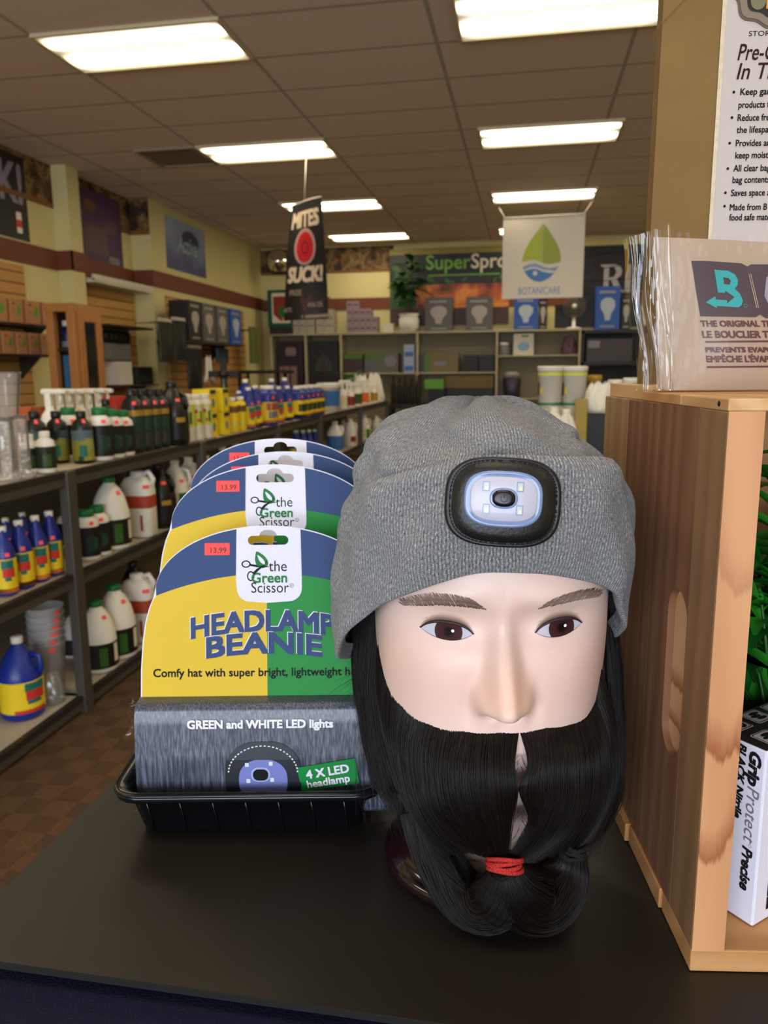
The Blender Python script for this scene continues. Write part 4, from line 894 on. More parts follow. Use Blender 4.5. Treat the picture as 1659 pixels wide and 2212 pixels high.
t, w, h, d = ybox('green_grey_carton', 'long grey and green carton in the third bay', 'carton', 787, 860, 763, 804, 12.84, .22, mat('carton_ash', '#5f5a55', .5), None, zL); yprint(t, [(rrect(-w*.98, h*.7, w*.2, h*.98, .003), 0), (ell(w*.55, h*.6, w*.35, h*.28), 1)], [mat('stripe_green', '#4a6a1c', .5), pGREY], d)
for k, (a, b_) in enumerate(((744, 772), (773, 802))):
    t, w, h, d = ybox('pale_blue_carton', 'pale blue white carton in the third bay, %s' % ('upper of two', 'lower of two')[k], 'carton', 872, 895, a, b_, 12.83, .16, mat('carton_ice', '#9fa9bd', .5), 'pale blue cartons', zL if k else zL+.235); yprint(t, [(rrect(-w*.8, h*.1, w*.8, h*.45, .01), 0)], [pCOB], d)
t, w, h, d = ybox('tool_carton', 'black and tan carton with tool picture in the fourth bay', 'carton', 906, 990, 764, 803, 12.84, .22, mat('carton_khaki', '#6f5f35', .5), None, zL); yprint(t, [(rrect(-w*.98, .01, -w*.75, h*.98, .003), 0), (rrect(-w*.74, .01, -w*.45, h*.98, .003), 1), (rrect(-w*.25, h*.35, w*.4, h*.6, .03), 2)], [pBLK, mat('stripe_green', '#4a6a1c', .5), pGREY], d)
for k, (a, b_) in enumerate(((999, 1033), (1036, 1068))):
    t, w, h, d = ybox('black_carton', 'plain black carton in the fourth bay, %s of the pair' % ('nearer the tool carton', 'beside the divider')[k], 'carton', a, b_, 767, 803, 12.84, .22, mat('carton_jet', '#140c0a', .5), 'plain black cartons', zL); yprint(t, [(rrect(-w*.98, .005, -w*.9, h*.98, .002), 0)], [mat('red_edge', '#4a1410', .5)], d)
t = thing('grey_jar', 'small grey jar with white lid on the fifth bay shelf', 'jar', (at(1089, 750, 12.86)[0], 12.9, zR+.001)); MB().lathe([(.08, 0), (.085, .01), (.085, .13), (.07, .16)], seg=20).build('body', pGREY, t); MB().lathe([(.075, .16), (.075, .2), (0, .2)], seg=20).build('lid', pWHT, t)
t, w, h, d = ybox('white_carton', 'white carton with pale blue print on the fifth bay shelf', 'carton', 1109, 1153, 721, 766, 12.84, .2, m_white, None, zR); yprint(t, [(ell(0, h*.4, w*.6, h*.22), 0), (rrect(-w*.2, h*.85, w*.5, h*.93, .01), 1)], [mat('carton_sky', '#7fa6b8', .5), pGRN], d)
t = sack('snack_pouch', 'small multicoloured pouch on the fifth bay shelf', 'pouch', (at(1229, 750, 12.86)[0], 12.92, zR+.001), .125, .27, mat('pouch_mix', '#5a3a4a', .4, var=.8, scale=9), 14)
t = thing('dark_tub', 'dark purple tub with grey handle in the lower fifth bay', 'tub', (at(1105, 850, 12.84)[0], 12.93, zR2+.001)); MB().lathe([(.12, 0), (.13, .02), (.14, .30), (.12, .33)], seg=24, n=3.5).build('body', mat('tub_plum', '#2c2333', .4), t); MB().lathe([(.135, .32), (.14, .38), (.1, .42), (.001, .42)], seg=24, n=3.5).build('lid', mat('tub_lid', '#8a8276', .5), t)
# dark bench with black bottles before the unit
yb = 12.0; zb_ = at(880, 874, yb)[2]
t = thing('black_bench', 'low black bench with bottles before the back unit', 'bench', (at(905, 880, yb)[0], yb+.25, 0)); w = (at(975, 880, yb)[0]-at(832, 880, yb)[0])/2
MB().box((0, 0, zb_-.03), (2*w, .5, .06), 0, 0, .005).build('top', m_drk, t)
for sx_ in (-1, 1):
    for sy_ in (-1, 1): MB().box((sx_*(w-.04), sy_*.21, (zb_-.06)/2), (.06, .06, zb_-.06)).build('leg', m_drk, t)
for k, px in enumerate((850, 863, 876, 889, 903)):
    c = at(px, 850, yb+.2); tt = thing('black_bottle', 'plain black bottle on the low bench, %s in its row' % ORD[k], 'bottle', (c[0], yb+.2, zb_+.001), 0, 'plain black bottles on the bench'); hh = at(px, 812+(k % 2)*4, yb+.2)[2]-zb_
    MB().lathe([(.04, 0), (.043, .01), (.04, hh*.6), (.018, hh*.8), (.016, hh*.96)], seg=16).build('body', mat('matte_black', '#0d0b09', .5), tt); MB().lathe([(.02, hh*.93), (.02, hh), (0, hh)], seg=12).build('cap', mat('matte_black', '#0d0b09', .5), tt)
t, w, h, d = ybox('black_bin', 'black bin under the green tray by the back unit', 'bin', 925, 960, 840, 900, 12.5, .22, m_drk); 
_z = t.location.z; MB().b2((-w*.9, -.1, -_z), (w*.9, .1, 0)).build('base', m_drk, t)
cbox('green_tray', 'lime green tray on a black bin by the back unit', 'tray', (at(916, 830, 12.45)[0], 12.5, _z+h+.001), (at(957, 830, 12.45)[0], 12.72, _z+h+.15), mat('lime_tray', '#5f9a12', .45))
t, w, h, d = ybox('kraft_carton', 'flat kraft carton on the lower shelf of the fourth bay', 'carton', 962, 1066, 812, 838, 12.84, .22, mat('kraft_dim', '#7a6440', .7)); _z = t.location.z
cbox('black_crate', 'black crate under the flat kraft carton', 'crate', (at(962, 850, 12.84)[0], 12.84, .452), (at(1066, 850, 12.84)[0], 13.1, _z-.001), mat('crate_black', '#1c1a15', .5))
# ================================================================== hanging banners
m_cord = mat('white_cord', '#b8b0a0', .6)
def hung(name, label, c, w, h, yaw, m, twist, sag, strings, ya=(0, 0), roll=0., shift=0.):
    t = thing(name, label, 'banner', c, yaw)
    def S(u, v, q=0.):     # u, v in 0..1 of the sheet
        b = twist*math.sin(PI*u)*(.4+.6*v)+.02*math.sin(5*u+3*v); a = ya[0]+(ya[1]-ya[0])*v; x = w*(u-.5); ca, sa = math.cos(a), math.sin(a); b += q; return (x*ca+b*sa+shift*(1-v), x*sa-b*ca, h*(v-1)+roll*x)
    mb = MB().grid(lambda u, v: S(u, v, .0), 20, 24); mb.grid(lambda u, v: S(u, v, -.003), 20, 24, flip=True); mb.build('sheet', m, t)
    MB().tube([S(u, 1) for u in np.linspace(0, 1, 12)], .008, 6).build('hem_rod', m_cord, t)
    for u, X, Y, Z in strings:
        p = S(u, 1); MB().tube([p, (X, Y, Z)], .004, 5).build('string', m_cord, t)
    return t, lambda x, y, q=0.: S(x/w+.5, 1+y/h, .004+q)
# black banner
ya = math.radians(0); c = at(664, 436, 7.75)
w_, h_ = .48, 1.12
t, S = hung('hanging_banner', 'long black hanging banner with red power button and white letters', c, w_, h_, ya, mat('banner_black_cloth', '#171110', .55), .05, 0, ((.5, 0, 0, HC-c[2]),), (math.radians(-10), math.radians(-36)), .015, -.05)
m_bone, m_ldim = mat('letter_bone', '#c8b49a', .5), mat('letter_dim', '#8f8071', .5)
for s_, y_ in (('MITES', -.23), ('SUCK!', -.75)): MB().text(s_, S, width=.39, height=.14, y=y_, fat=.008, shear=.12).build('lettering', m_bone, t)
mb = MB()
mb.text('FREE', S, width=.14, height=.055, x=-.10, y=-.88, bold=.02, mi=1); mb.text('WATER', S, width=.16, height=.05, x=.11, y=-1.0, bold=.02, mi=1); mb.text('MITE', S, width=.10, height=.045, x=-.19, y=-1.04, bold=.02, mi=1)
mb.build('lettering', [mat('letter_bone', '#c8b49a', .5), mat('letter_dim', '#8f8071', .5)], t)
mb = MB(); mb.poly([ell(0, -.42, .135, .175)], lambda u, v, w: S(u, v, w+.001), mi=0); mb.poly([ell(0, -.425, .105, .145)], lambda u, v, w: S(u, v, w+.003), mi=1)
mb.poly([ell(0, -.43, .045, .062), ell(0, -.43, .032, .046)], lambda u, v, w: S(u, v, w+.005), mi=2); mb.b2(S(-.006, -.40, .005), S(.006, -.35, .0055), 2)
mb.build('button_emblem', [mat('emblem_rim', '#a8847e', .4), mat('emblem_red', '#b01f22', .4), mat('emblem_dark', '#7c1012', .4)], t)
mb = MB(); mb.poly([[(-.27, -.99), (-.05, -.96), (-.02, -.80), (0, -.96), (.06, -.88), (.1, -.95), (.27, -.91), (.27, -.925), (.1, -.965), (.06, -.90), (.01, -1.06), (-.03, -.975), (-.27, -1.005)]], lambda u, v, w: S(u, v, w+.0005)); mb.build('pulse_line', mat('pulse_red', '#4a1512', .5), t)
mb = MB(); mb.poly([[(-.27, -1.115), (-.01, -1.105), (-.01, -1.075), (-.27, -1.085)]], lambda u, v, w: S(u, v, w+.001)); mb.poly([[(.01, -1.105), (.26, -1.10), (.26, -1.07), (.01, -1.075)]], lambda u, v, w: S(u, v, w+.001)); mb.build('footer_strip', mat('footer_tan', '#8c7660', .5), t)
# white banner
c = at(1175, 467, 9.9); w_ = at(1264, 470, 9.9)[0]-at(1087, 470, 9.9)[0]; h_ = c[2]-at(1175, 644, 9.9)[2]
t, S = hung('hanging_banner', 'square white hanging banner with green leaf and blue water drop', c, w_, h_, math.radians(-2), mat('banner_white_cloth', '#e6dac6', .6, var=.03, scale=4), .02, 0, ((.02, -w_*.62, .5, HC-c[2]), (.98, w_*.62, .5, HC-c[2])))
k = w_/177
def L2(pts): return [((x-1175)*k, -(y-467)*k) for x, y in pts]
mb = MB()
lf = [(1174, 482), (1160, 507), (1146, 530), (1136, 550), (1130, 564), (1145, 560), (1160, 560), (1174, 566), (1190, 569), (1213, 565), (1209, 540), (1200, 522), (1188, 504)]
mb.poly([L2([(1173.6, 482), (1165, 494), (1155, 506), (1145, 520), (1137, 535), (1131, 552), (1129.5, 563), (1145, 559), (1160, 559), (1173.6, 565)])], lambda u, v, w: S(u, v, w+.001), mi=0); mb.poly([L2([(1174.6, 482), (1174.6, 566), (1190, 569), (1213, 565), (1214.5, 556), (1211, 540), (1204, 524), (1194, 508), (1183, 492)])], lambda u, v, w: S(u, v, w+.001), mi=1)
mb.build('leaf_emblem', [mat('leaf_lime', '#a9b82a', .5), mat('leaf_lime_dark', '#98a628', .5)], t)
mb = MB(); mb.poly([L2([(1131, 574), (1145, 568), (1160, 567), (1175, 573), (1190, 578), (1210, 574), (1203, 584), (1190, 582), (1175, 580), (1160, 574), (1145, 575), (1134, 580)])], lambda u, v, w: S(u, v, w+.001), mi=0)
mb.poly([L2([(1135, 583), (1146, 579), (1160, 578), (1175, 584), (1190, 588), (1201, 587), (1192, 597), (1180, 604), (1170, 607), (1156, 604), (1144, 596)])], lambda u, v, w: S(u, v, w+.001), mi=1); mb.poly([[((1159-1175)*k+5*k*math.cos(a), -(588-467)*k+5*k*math.sin(a)) for a in np.linspace(0, 2*PI, 17)[:-1]]], lambda u, v, w: S(u, v, w+.004), mi=2)
mb.build('water_emblem', [mat('wave_blue', '#7f9cc4', .5), mat('deep_blue', '#3f78b8', .5), mat('bubble', '#d8d4cc', .5)], t)
mb = MB(); mb.text('BOTANICARE', S, width=92*k, height=16*k, x=-6*k, y=-166*k, bold=.01, w=.001); mb.build('lettering', mat('letter_blue', '#7f98b8', .5), t)
# ================================================================== second rack, behind the beanie on the right
RY = 4.6
x0, x1 = at(1110, 900, RY)[0], at(1420, 900, RY)[0]; zs1 = at(1215, 992, RY)[2]
t = thing('black_stand', 'black wire stand with jugs and pails beyond the crate', 'stand', ((x0+x1)/2, RY, 0)); w = (x1-x0)/2
for z in (zs1, .55, .12): MB().b2((-w, -.05, z-.035), (w, .5, z)).build('shelf', m_drk, t)
for a in (-w+.02, w-.02):
    for b_ in (-.03, .48): MB().b2((a-.015, b_-.015, 0), (a+.015, b_+.015, zs1)).build('post', m_drk, t)
mb = MB()
for k in range(5): mb.tube([(-w, -.052, zs1-.06-.05*k), (w, -.052, zs1-.06-.05*k)], .006, 6)
mb.build('wire_front', m_drk, t)
def pail(label, px, pyt, pyb, Y, r, stripes, h=None, grp='white pails on the black stand'):
    c = at(px, pyb, Y); zt_ = at(px, pyt, Y)[2]; z0 = c[2]; t = thing('white_pail', label, 'pail', (c[0], Y, z0), 0, grp); hh = zt_-z0
    pr = [(r*.94, 0), (r, hh*.9), (r*1.04, hh*.9), (r*1.04, hh*.97)]
    MB().lathe(pr, seg=28).build('body', pWHT, t); MB().lathe([(r*1.06, hh*.95), (r*1.06, hh), (r*.98, hh+.003), (0, hh+.003)], seg=28).build('lid', pWHT, t)
    mb = MB(); ms = []
    for a, b_, m, a0, a1 in stripes:
        ms.append(m); mb.lathe([(rad_at(pr, hh*a)+.001, hh*a), (rad_at(pr, hh*b_)+.001, hh*b_)], seg=14, mi=len(ms)-1, caps=False, a0=a0, a1=a1)
    mb.build('label', ms, t); return t
st = [(.78, .86, pLIM, -PI, 0), (.06, .12, pGRN, -PI, 0), (.3, .62, pPLUM, -PI, -PI*.82), (.35, .5, pYEL, -PI*.8, -PI*.72)]
zq = at(1215, 880, RY+.12)[2]
t2, lo, hi = cbox('plain_carton', 'white plain carton under the two white pails', 'carton', (at(1168, 940, RY+.1)[0], RY+.05, zs1+.001), (at(1262, 940, RY+.1)[0], RY+.36, zq-.001), P('carton_off_white', '#bdb59c', .6))
pail('white pail with lime band, nearer the end of the stand', 1187, 792, 880, RY+.13, .072, st); pail('white pail with lime band, beside the plastic bag', 1239, 792, 880, RY+.15, .072, st)
k = KINDS['white_jug']
for i, (key, px, py, dy) in enumerate((('red_label_jug', 1160, 880, -.0), ('white_jug', 1195, 880, -.02), ('white_jug', 1222, 884, -.0))):
    c = at(px, 950, RY+dy); h = at(px, py, RY+dy)[2]-zs1
    put(key, (c[0], RY+dy-.03+.01, zs1+.001), h/KINDS[key]['h'], ('white jug with maroon label on the black stand', 'white sloping jug on the black stand under the pails', 'white sloping jug on the black stand nearest the plastic bag')[i], -PI/2)
cbox('tan_carton', 'tan carton on the black stand beside white jugs', 'carton', (at(1240, 950, RY)[0], RY-.02, zs1+.001), (at(1266, 950, RY)[0], RY+.04, at(1250, 862, RY)[2]), P('tan_carton', '#a08a3a', .6))
c = at(1292, 900, RY-.0); t = thing('black_box', 'black box on the stand under the plastic bag', 'box', (c[0], RY+.1, zs1+.001)); hb = at(1292, 893, RY)[2]-zs1
MB().b2((-.06, -.1, 0), (.16, .15, hb-.002), 0, .004).build('body', m_drk, t)
sack('plastic_bag', 'rumpled white plastic bag on the black box by the crate', 'bag', (c[0]+.01, RY+.08, zs1+hb+.001), .1, .17, m_sack, 31)
for i, (px, py, m, lb) in enumerate(((1285, 812, pGLD, 'jar with yellow lid standing behind the plastic bag'), (1329, 822, pWHT, 'jar with white lid beyond the crate top'), (1362, 818, pWHT, 'green jar with white lid beside the crate and packet'))):
    Y = RY+.38; c = at(px, py, Y); t = thing('lidded_jar', lb, 'jar', (c[0], Y, zs1+.001), 0, 'lidded jars beyond the crate'); hh = c[2]-zs1
    MB().lathe([(.04, 0), (.043, .01), (.043, hh-.07), (.04, hh-.04), (.038, hh-.02)], seg=20).build('body', (P('amber_jar', '#6b5a30', .3), pWHT, P('lime_jar', '#6a8a1c', .4))[i], t); MB().lathe([(.043, hh-.035), (.043, hh), (.04, hh+.004), (0, hh+.004)], seg=20).build('lid', m, t)
# ================================================================== counter
ZK = 1.075
m_lam = mat('black_laminate', '#1b160f', .48, spec=.5, var=.15, scale=400, bump=.07, bscale=1600)
m_edge = mat('counter_edge', '#0d0a08', .6); m_navy = mat('navy_cloth', '#161a30', .9, spec=.2, var=.25, scale=300, bump=.5, bscale=700)
t = thing('sales_counter', 'black laminate sales counter carrying the mannequin head and the crate', 'counter', (.3, .8, 0))
o0 = np.array((.3, .8, 0)); X0c, X1c, Y0c, Y1c = -.343, .95, .362, 1.02
MB().b2(np.array((X0c, Y0c, ZK-.0015))-o0, np.array((X1c, Y1c, ZK))-o0).build('top', m_lam, t)
MB().b2(np.array((X0c+.001, Y0c+.001, ZK-.006))-o0, np.array((X1c, Y1c, ZK-.0016))-o0).build('edge', m_edge, t)
MB().b2(np.array((X0c+.03, Y0c+.03, 0))-o0, np.array((X1c-.03, Y1c-.03, ZK-.0065))-o0).build('cabinet', m_lam, t)
MB().b2(np.array((X0c-.25, .12, ZK-.10))-o0, np.array((X1c, Y0c+.028, ZK-.014))-o0, 0, .006).build('front_ledge', m_navy, t)
# ================================================================== display tray with packed beanies
TR = math.radians(10.5); T0 = np.array((-.282, .497, ZK)); _ct, _st = math.cos(TR), math.sin(TR)
TW = lambda x, y, z: T0+np.array((x*_ct-y*_st, x*_st+y*_ct, z))
def TLc(P): d = np.array(P)-T0; return np.array((d[0]*_ct+d[1]*_st, -d[0]*_st+d[1]*_ct, d[2]))
m_tray = mat('tray_plastic', '#0c0e10', .22, spec=.5)
tray = thing('display_tray', 'shallow black plastic tray holding the packed beanies', 'tray', T0, TR)
TWd, TDp, THt = .170, .30, .042
mb = MB()
def loop(x0, y0, x1, y1, r, z): return [(p[0], p[1], z) for p in rrect(x0, y0, x1, y1, r, 4)]
ls = [loop(.004, .004, TWd-.004, TDp-.004, .012, .0008), loop(0, 0, TWd, TDp, .014, .003), loop(-.008, -.008, TWd+.008, TDp+.008, .016, THt-.006), loop(-.0165, -.0165, TWd+.0165, TDp+.0165, .022, THt-.007),
      loop(-.0175, -.0175, TWd+.0175, TDp+.0175, .022, THt-.003), loop(-.0145, -.0145, TWd+.0145, TDp+.0145, .020, THt), loop(-.0095, -.0095, TWd+.0095, TDp+.0095, .016, THt-.002), loop(-.006, -.006, TWd+.006, TDp+.006, .015, THt-.006), loop(.002, .002, TWd-.002, TDp-.002, .013, .004), loop(.006, .006, TWd-.006, TDp-.006, .012, .0035)]
n_ = len(ls[0]); vs = [p for l in ls for p in l]; fs = [(j*n_+i, j*n_+(i+1) % n_, (j+1)*n_+(i+1) % n_, (j+1)*n_+i) for j in range(len(ls)-1) for i in range(n_)]
fs += [tuple(range(n_))[::-1], tuple((len(ls)-1)*n_+i for i in range(n_))]; mb.add(vs, fs, 0, True); mb.build('shell', m_tray, tray)
for k in range(7): x = .012+.0245*k; MB().tube([(x, -.0012, .004), (x-.003, -.0072, THt-.010)], .0006, 6).build('rib', m_tray, tray)
mb = MB(); mb.tube(loop(-.0165, -.0165, TWd+.0165, TDp+.0165, .022, THt-.0015), .0014, 6, closed=True); mb.build('rim_bead', m_tray, tray)
U = .000357
mY = mat('card_yellow', '#cbab1f', .5, var=.02, spec=.25); mG = mat('card_green', '#0f7a2e', .5, var=.02, spec=.25); mN = mat('card_navy', '#243c68', .5, var=.02, spec=.25); mW = mat('card_white', '#d3d0da', .5, var=.01, spec=.25)
mK = mat('print_black', '#0b0b0b', .6, spec=.2); mLg = mat('print_green', '#0c6a2c', .5, spec=.25); mLt = mat('print_navy', '#263968', .5, spec=.25)
# grey knit picture printed on the wrap
m_wrap, g = newmat('knit_print', .32, .5)
vx_ = g.noise(g.scaled(g.obj, (800, 800, 34)), 1., 3); v2 = g.noise(g.scaled(g.obj, (60, 60, 40)), 1, 2)
g.link(g.mix(g.math('MULTIPLY', g.math('SUBTRACT', vx_, .40), 3.0, clamp=True), hexc('#2b303a'), g.mix(v2, hexc('#474d5c'), hexc('#7c8194'))), g.b.inputs['Base Color']); g.bump(vx_, .25, .0008)
m_film = film('pack_film', (.97, .97, .98), .3, .08)
m_tan = mat('tan_fleece', '#b9a274', .9, bump=.6, bscale=200)
def arcY(x): return 228*0+ (100*0)  # unused guard
def outline(inset=0.):
    # die-cut header card in picture units (x right from the centre line, y up from the wrap)
    pts = [(-273, -40), (-272, 60), (-268, 120), (-262, 160), (-254, 190), (-244, 214)]
    el_ = [(240*math.cos(a), 226+140*math.sin(a)) for a in np.linspace(PI*.985, PI*.015, 41)]
    out = pts+el_+[(-x, y) for x, y in pts[::-1]]
    if inset: out = [(x*(1-inset/273), y-(inset*.8 if y > 100 else 0)) for x, y in out]
    return out
def under(poly, f):   # clip a polygon to y < f(x) by sampling columns
    return poly
def hole(dx=0, dy=0):
    c = []
    for a in np.linspace(-PI/2, PI/2, 7): c.append((38+10*math.cos(a), 334+10*math.sin(a)))
    c += [(19*math.cos(a)+4, 344+13*math.sin(a)) for a in np.linspace(0, PI, 7)]
    for a in np.linspace(PI/2, 3*PI/2, 7): c.append((-30+10*math.cos(a), 334+10*math.sin(a)))
    return [(x+dx, y+dy) for x, y in c]
def blue_lo(x): return 262-(abs(x)/240)**2.0*46
def top_y(x, s=1.): return 226+140*math.sqrt(max(0, 1-(x/240)**2))
def strip(x0, x1, flo, fhi, n=24):
    xs = np.linspace(x0, x1, n); return [(x, flo(x)) for x in xs]+[(x, fhi(x)) for x in xs[::-1]]
def side_x(y):
    return float(np.interp(y, [-40, 60, 120, 160, 190, 214], [272.5, 272, 268, 262, 254, 244]))
def beanie_pack(idx, label, px, py, s, low, tilt, bulge=.55):
    top = TLc(CAMP+ray(px, py)*s); tb = math.radians(tilt)
    ex = np.array((1., 0, 0)); up = np.array((0, math.sin(tb), math.cos(tb))); nrm = np.array((0, -math.cos(tb), math.sin(tb)))
    W0 = top-up*(366*U)                         # middle of the wrap's top edge, tray frame
    t = thing('beanie_pack', label, 'packaged hat', TW(*W0), TR, 'packed headlamp beanies in the tray')
    F = lambda x, y, w=0.: tuple(ex*(x*U)+up*(y*U)+nrm*w)
    hs = hole()
    card = MB().poly([outline(), hs], F, depth=.0009, mi=0); card.build('card', mW, t)
    pr = MB(); e = lambda k: (lambda x, y, w: F(x, y, .0002+.00008*k+w))
    # colour fields: yellow left, green right, navy cap, each leaving the card's white rim
    xl = [(-side_x(y)+2.5, y) for y in (-38, 20, 60, 120, 160, 190, 212)]
    pr.poly([[(0, -38)]+[(0, blue_lo(0))]+[(x, blue_lo(x)) for x in np.linspace(-10, -237, 16)]+[(-240, 214)]+xl[::-1]], e(0), mi=0)
    pr.poly([[(0, -38)]+[(-x, y) for x, y in xl]+[(240, 214)]+[(x, blue_lo(x)) for x in np.linspace(237, 10, 16)]+[(0, blue_lo(0))]], e(0), mi=1)
    for sgn in (-1, 1):
        xs = 62+176.5*(1-np.linspace(0, 1, 26)**2); p = [(sgn*x, blue_lo(x)) for x in xs]+[(sgn*x, max(blue_lo(x)+.4, top_y(x)-2.5)) for x in xs[::-1]]
        pr.poly([p if sgn < 0 else p[::-1]], e(0), mi=2)
    pr.build('colour_print', [mY, mG, mN], t)
    lg = MB()
    tabp = [(-64, 364), (-66, 250)]+[(-64+28-28*math.cos(a), 222-28*math.sin(a)+8) for a in np.linspace(.1, PI/2, 6)]+[(0, 199)]+[(76-28+28*math.sin(a), 222-28*math.cos(a)+8) for a in np.linspace(0, PI/2-.1, 6)]+[(76, 250), (74, 364)]
    hs2 = hole()
    lg.poly([[(x, min(y, top_y(x)-1)) for x, y in tabp], hs2], e(1), mi=0)
    lg.text('the', e(3), height=23, width=39, x=5, y=267, align='l', mi=1); lg.text('Green', e(3), height=21, width=76, x=-32, y=243, align='l', mi=2, fat=.7); lg.text('Scissor', e(3), height=23, width=81, x=-33, y=221, align='l', mi=1)
    lg.poly([ell(54, 236, 4.5, 4.5, 14), ell(54, 236, 3.7, 3.7, 14)], e(3), mi=1); lg.text('R', e(3), size=5, x=54, y=234, mi=1)
    # leaf and scissors mark
    lg.poly([smooth([(-21, 310), (-9, 304), (0, 295), (4, 284), (0, 277), (-9, 274), (-19, 278), (-24, 288), (-24, 300)])], e(3), mi=2); lg.poly([smooth([(-19, 302), (-10, 296), (-4, 288), (-3, 281), (-9, 284), (-15, 290)])], e(4), mi=0)
    lg.poly([ell(-44, 283, 10, 8, 18, .3), ell(-44, 283, 7, 5.4, 18, .3)], e(3), mi=1); lg.poly([ell(-34, 257, 8, 11, 18, .4), ell(-34, 257, 5.4, 8, 18, .4)], e(3), mi=1)
    lg.poly([[(-34, 283), (-20, 281), (-5, 279), (10, 277), (-5, 275.5), (-20, 276), (-36, 279)]], e(3), mi=1); lg.poly([[(-30, 264), (-22, 272), (-6, 281), (4, 293), (-2, 281), (-16, 270), (-26, 260)]], e(4), mi=1)
    lg.build('logo_tab', [mW, mK, mLg], t)
    tx = MB()
    arch = lambda x, y: (x, y+16-16*(x/165)**2*(1.))
    def E1(k, dx, dy): return lambda x, y, w: F(arch(x, y)[0]+dx, arch(x, y)[1]+dy, .0002+.00008*k+w)
    for mi, k, dx, dy in ((1, 2, -1.6, 1.6), (0, 4, 0, 0)):
        tx.text('HEADLAMP', E1(k, dx, dy), width=306, height=42, x=-9, y=124, fat=2.3, mi=mi); tx.text('BEANIE', E1(k, dx, dy), width=246, height=42, x=-6, y=76, fat=2.4, mi=mi)
    tx.text('Comfy hat with super bright, lightweight headlamp', e(3), width=506, x=8, y=42, mi=2, fat=.45)
    tx.build('lettering', [mLt, mW, mK], t)
    # the rolled hat in its printed wrap bulges forward of the card
    Lw = .078+low
    prof = [(0, .0022), (-.0005, .022), (-.003, .029), (-.012, .034), (-.025, .037), (-.042, .041), (-.06, .042), (-Lw+.006, .038), (-Lw, .024), (-Lw, .0)]
    rows_ = [np.array((p[0], p[1]*bulge)) for p in prof]
    def WF(u, v, off=0.):
        k = v*(len(rows_)-1); i = min(int(k), len(rows_)-2); a = rows_[i]+(rows_[i+1]-rows_[i])*(k-i)
        return ex*((u-.5)*2*.0975*(1+.0*v))+np.array((0, 0, 1.))*a[0]+np.array((0, -1., 0))*(a[1]+off)
    mb = MB(); mb.grid(lambda u, v: WF(u, v), 40, 36)
    for s_ in (0, 1):    # end caps of the roll
        pts = [WF(s_, v) for v in np.linspace(0, 1, 37)]; o = len(mb.v); mb.add(pts, [tuple(range(37)) if s_ == 0 else tuple(range(37))[::-1]])
    mb.add([WF(0, 0), WF(1, 0), WF(1, 1), WF(0, 1)], [(0, 1, 2, 3)])
    wr = mb.build('wrap', m_wrap, t)
    fr = np.cumsum([0]+[np.linalg.norm(b-a) for a, b in zip(rows_, rows_[1:])]); tot = fr[-1]
    def WS(x, y, w=0.):           # picture units on the wrap, y measured down along its face
        d = -y*U; k = float(np.interp(d, fr, np.arange(len(rows_))))/(len(rows_)-1); return WF(.5+x*U/(2*.0975), k, .0006+w)
    lt = MB(); lt.text('GREEN and WHITE LED lights', lambda x, y, w: WS(x, y, .0004+w), width=304, x=-9, y=-84, fat=.9); lt.build('lettering', mat('print_offwhite', '#d9d8da', .4), t)
    pic = MB(); P0 = -186
    q = lambda k: (lambda x, y, w: WS(x, y, .0003*k))
    pic.poly([rrect(-85, P0-88, 75, P0+72, 62, 8)], q(1), mi=0); 
    for i in range(26):
        a0, a1 = PI*i/26+.02, PI*i/26+.085; c_ = [(-5+74*math.cos(a), P0+5+60*math.sin(a)) for a in (a0, a1)]; d_ = [(-5+71*math.cos(a), P0+5+57.5*math.sin(a)) for a in (a1, a0)]; pic.poly([c_+d_], q(2), mi=1)
    pic.poly([rrect(-56, P0-60, 46, P0+34, 40, 8)], q(2), mi=2); pic.poly([rrect(-30, P0-14, 10, P0+18, 14, 6)], q(3), mi=3); pic.poly([rrect(-26, P0-11, 6, P0+14, 11, 6)], q(4), mi=4)
    for x, y in ((-38, 24), (12, 26), (-36, -12), (14, -10)): pic.poly([rrect(x-4, P0+y-4, x+4, P0+y+5, 1)], q(4), mi=1)
    pic.build('patch_picture', [mat('print_charcoal', '#1f242b', .35), mat('print_pale', '#c9cdd8', .4), mat('print_periwinkle', '#6f76b4', .35), mat('print_lilac', '#9aa0d0', .35), mK], t)
    gl_ = MB(); R_ = lambda x, y: (x*math.cos(.16)-y*math.sin(.16)+132, x*math.sin(.16)+y*math.cos(.16)+P0-2)
    gl_.poly([[R_(-62, -28), R_(62, -28), R_(62, 28), R_(-62, 28)]], q(2), mi=0)
    f3 = lambda x, y, w: WS(*R_(x, y), .0012+w)
    gl_.text('4 X LED', f3, width=90, x=0, y=1, fat=.8, mi=1); gl_.text('headlamp', f3, width=90, x=-2, y=-20, fat=.6, mi=1)
    gl_.build('green_flash', [mat('flash_green', '#0f7a34', .5, spec=.25), mW], t)
    # price sticker with digits
    st = MB(); sx_, sy_ = -106+4*(idx == 1)*0, 316; st.poly([rrect(sx_-27, sy_-13, sx_+27, sy_+13, 1.5)], e(4), mi=0); st.text('13.99', e(5), width=34, height=12, x=sx_+3, y=sy_-8, bold=.01, mi=1)
    st.build('price_sticker', [mat('sticker_coral', '#e8504b', .6, spec=.2), mat('sticker_ink', '#5a1410', .6)], t)
    # clear bag: crimped film down both sides and a tuft of fleece showing at the corner
    for s_ in (-1, 1):
        fl = MB(); fl.grid(lambda u, v, s_=s_: np.array(WF(.5+s_*.5, v*.9+.05))+np.array((s_*(.001+.005*u+.0018*math.sin(40*v+3*u)), .004-.004*u*math.sin(17*v), 0)), 4, 60)
        fl.build('film_edge', m_film, t)
    return t
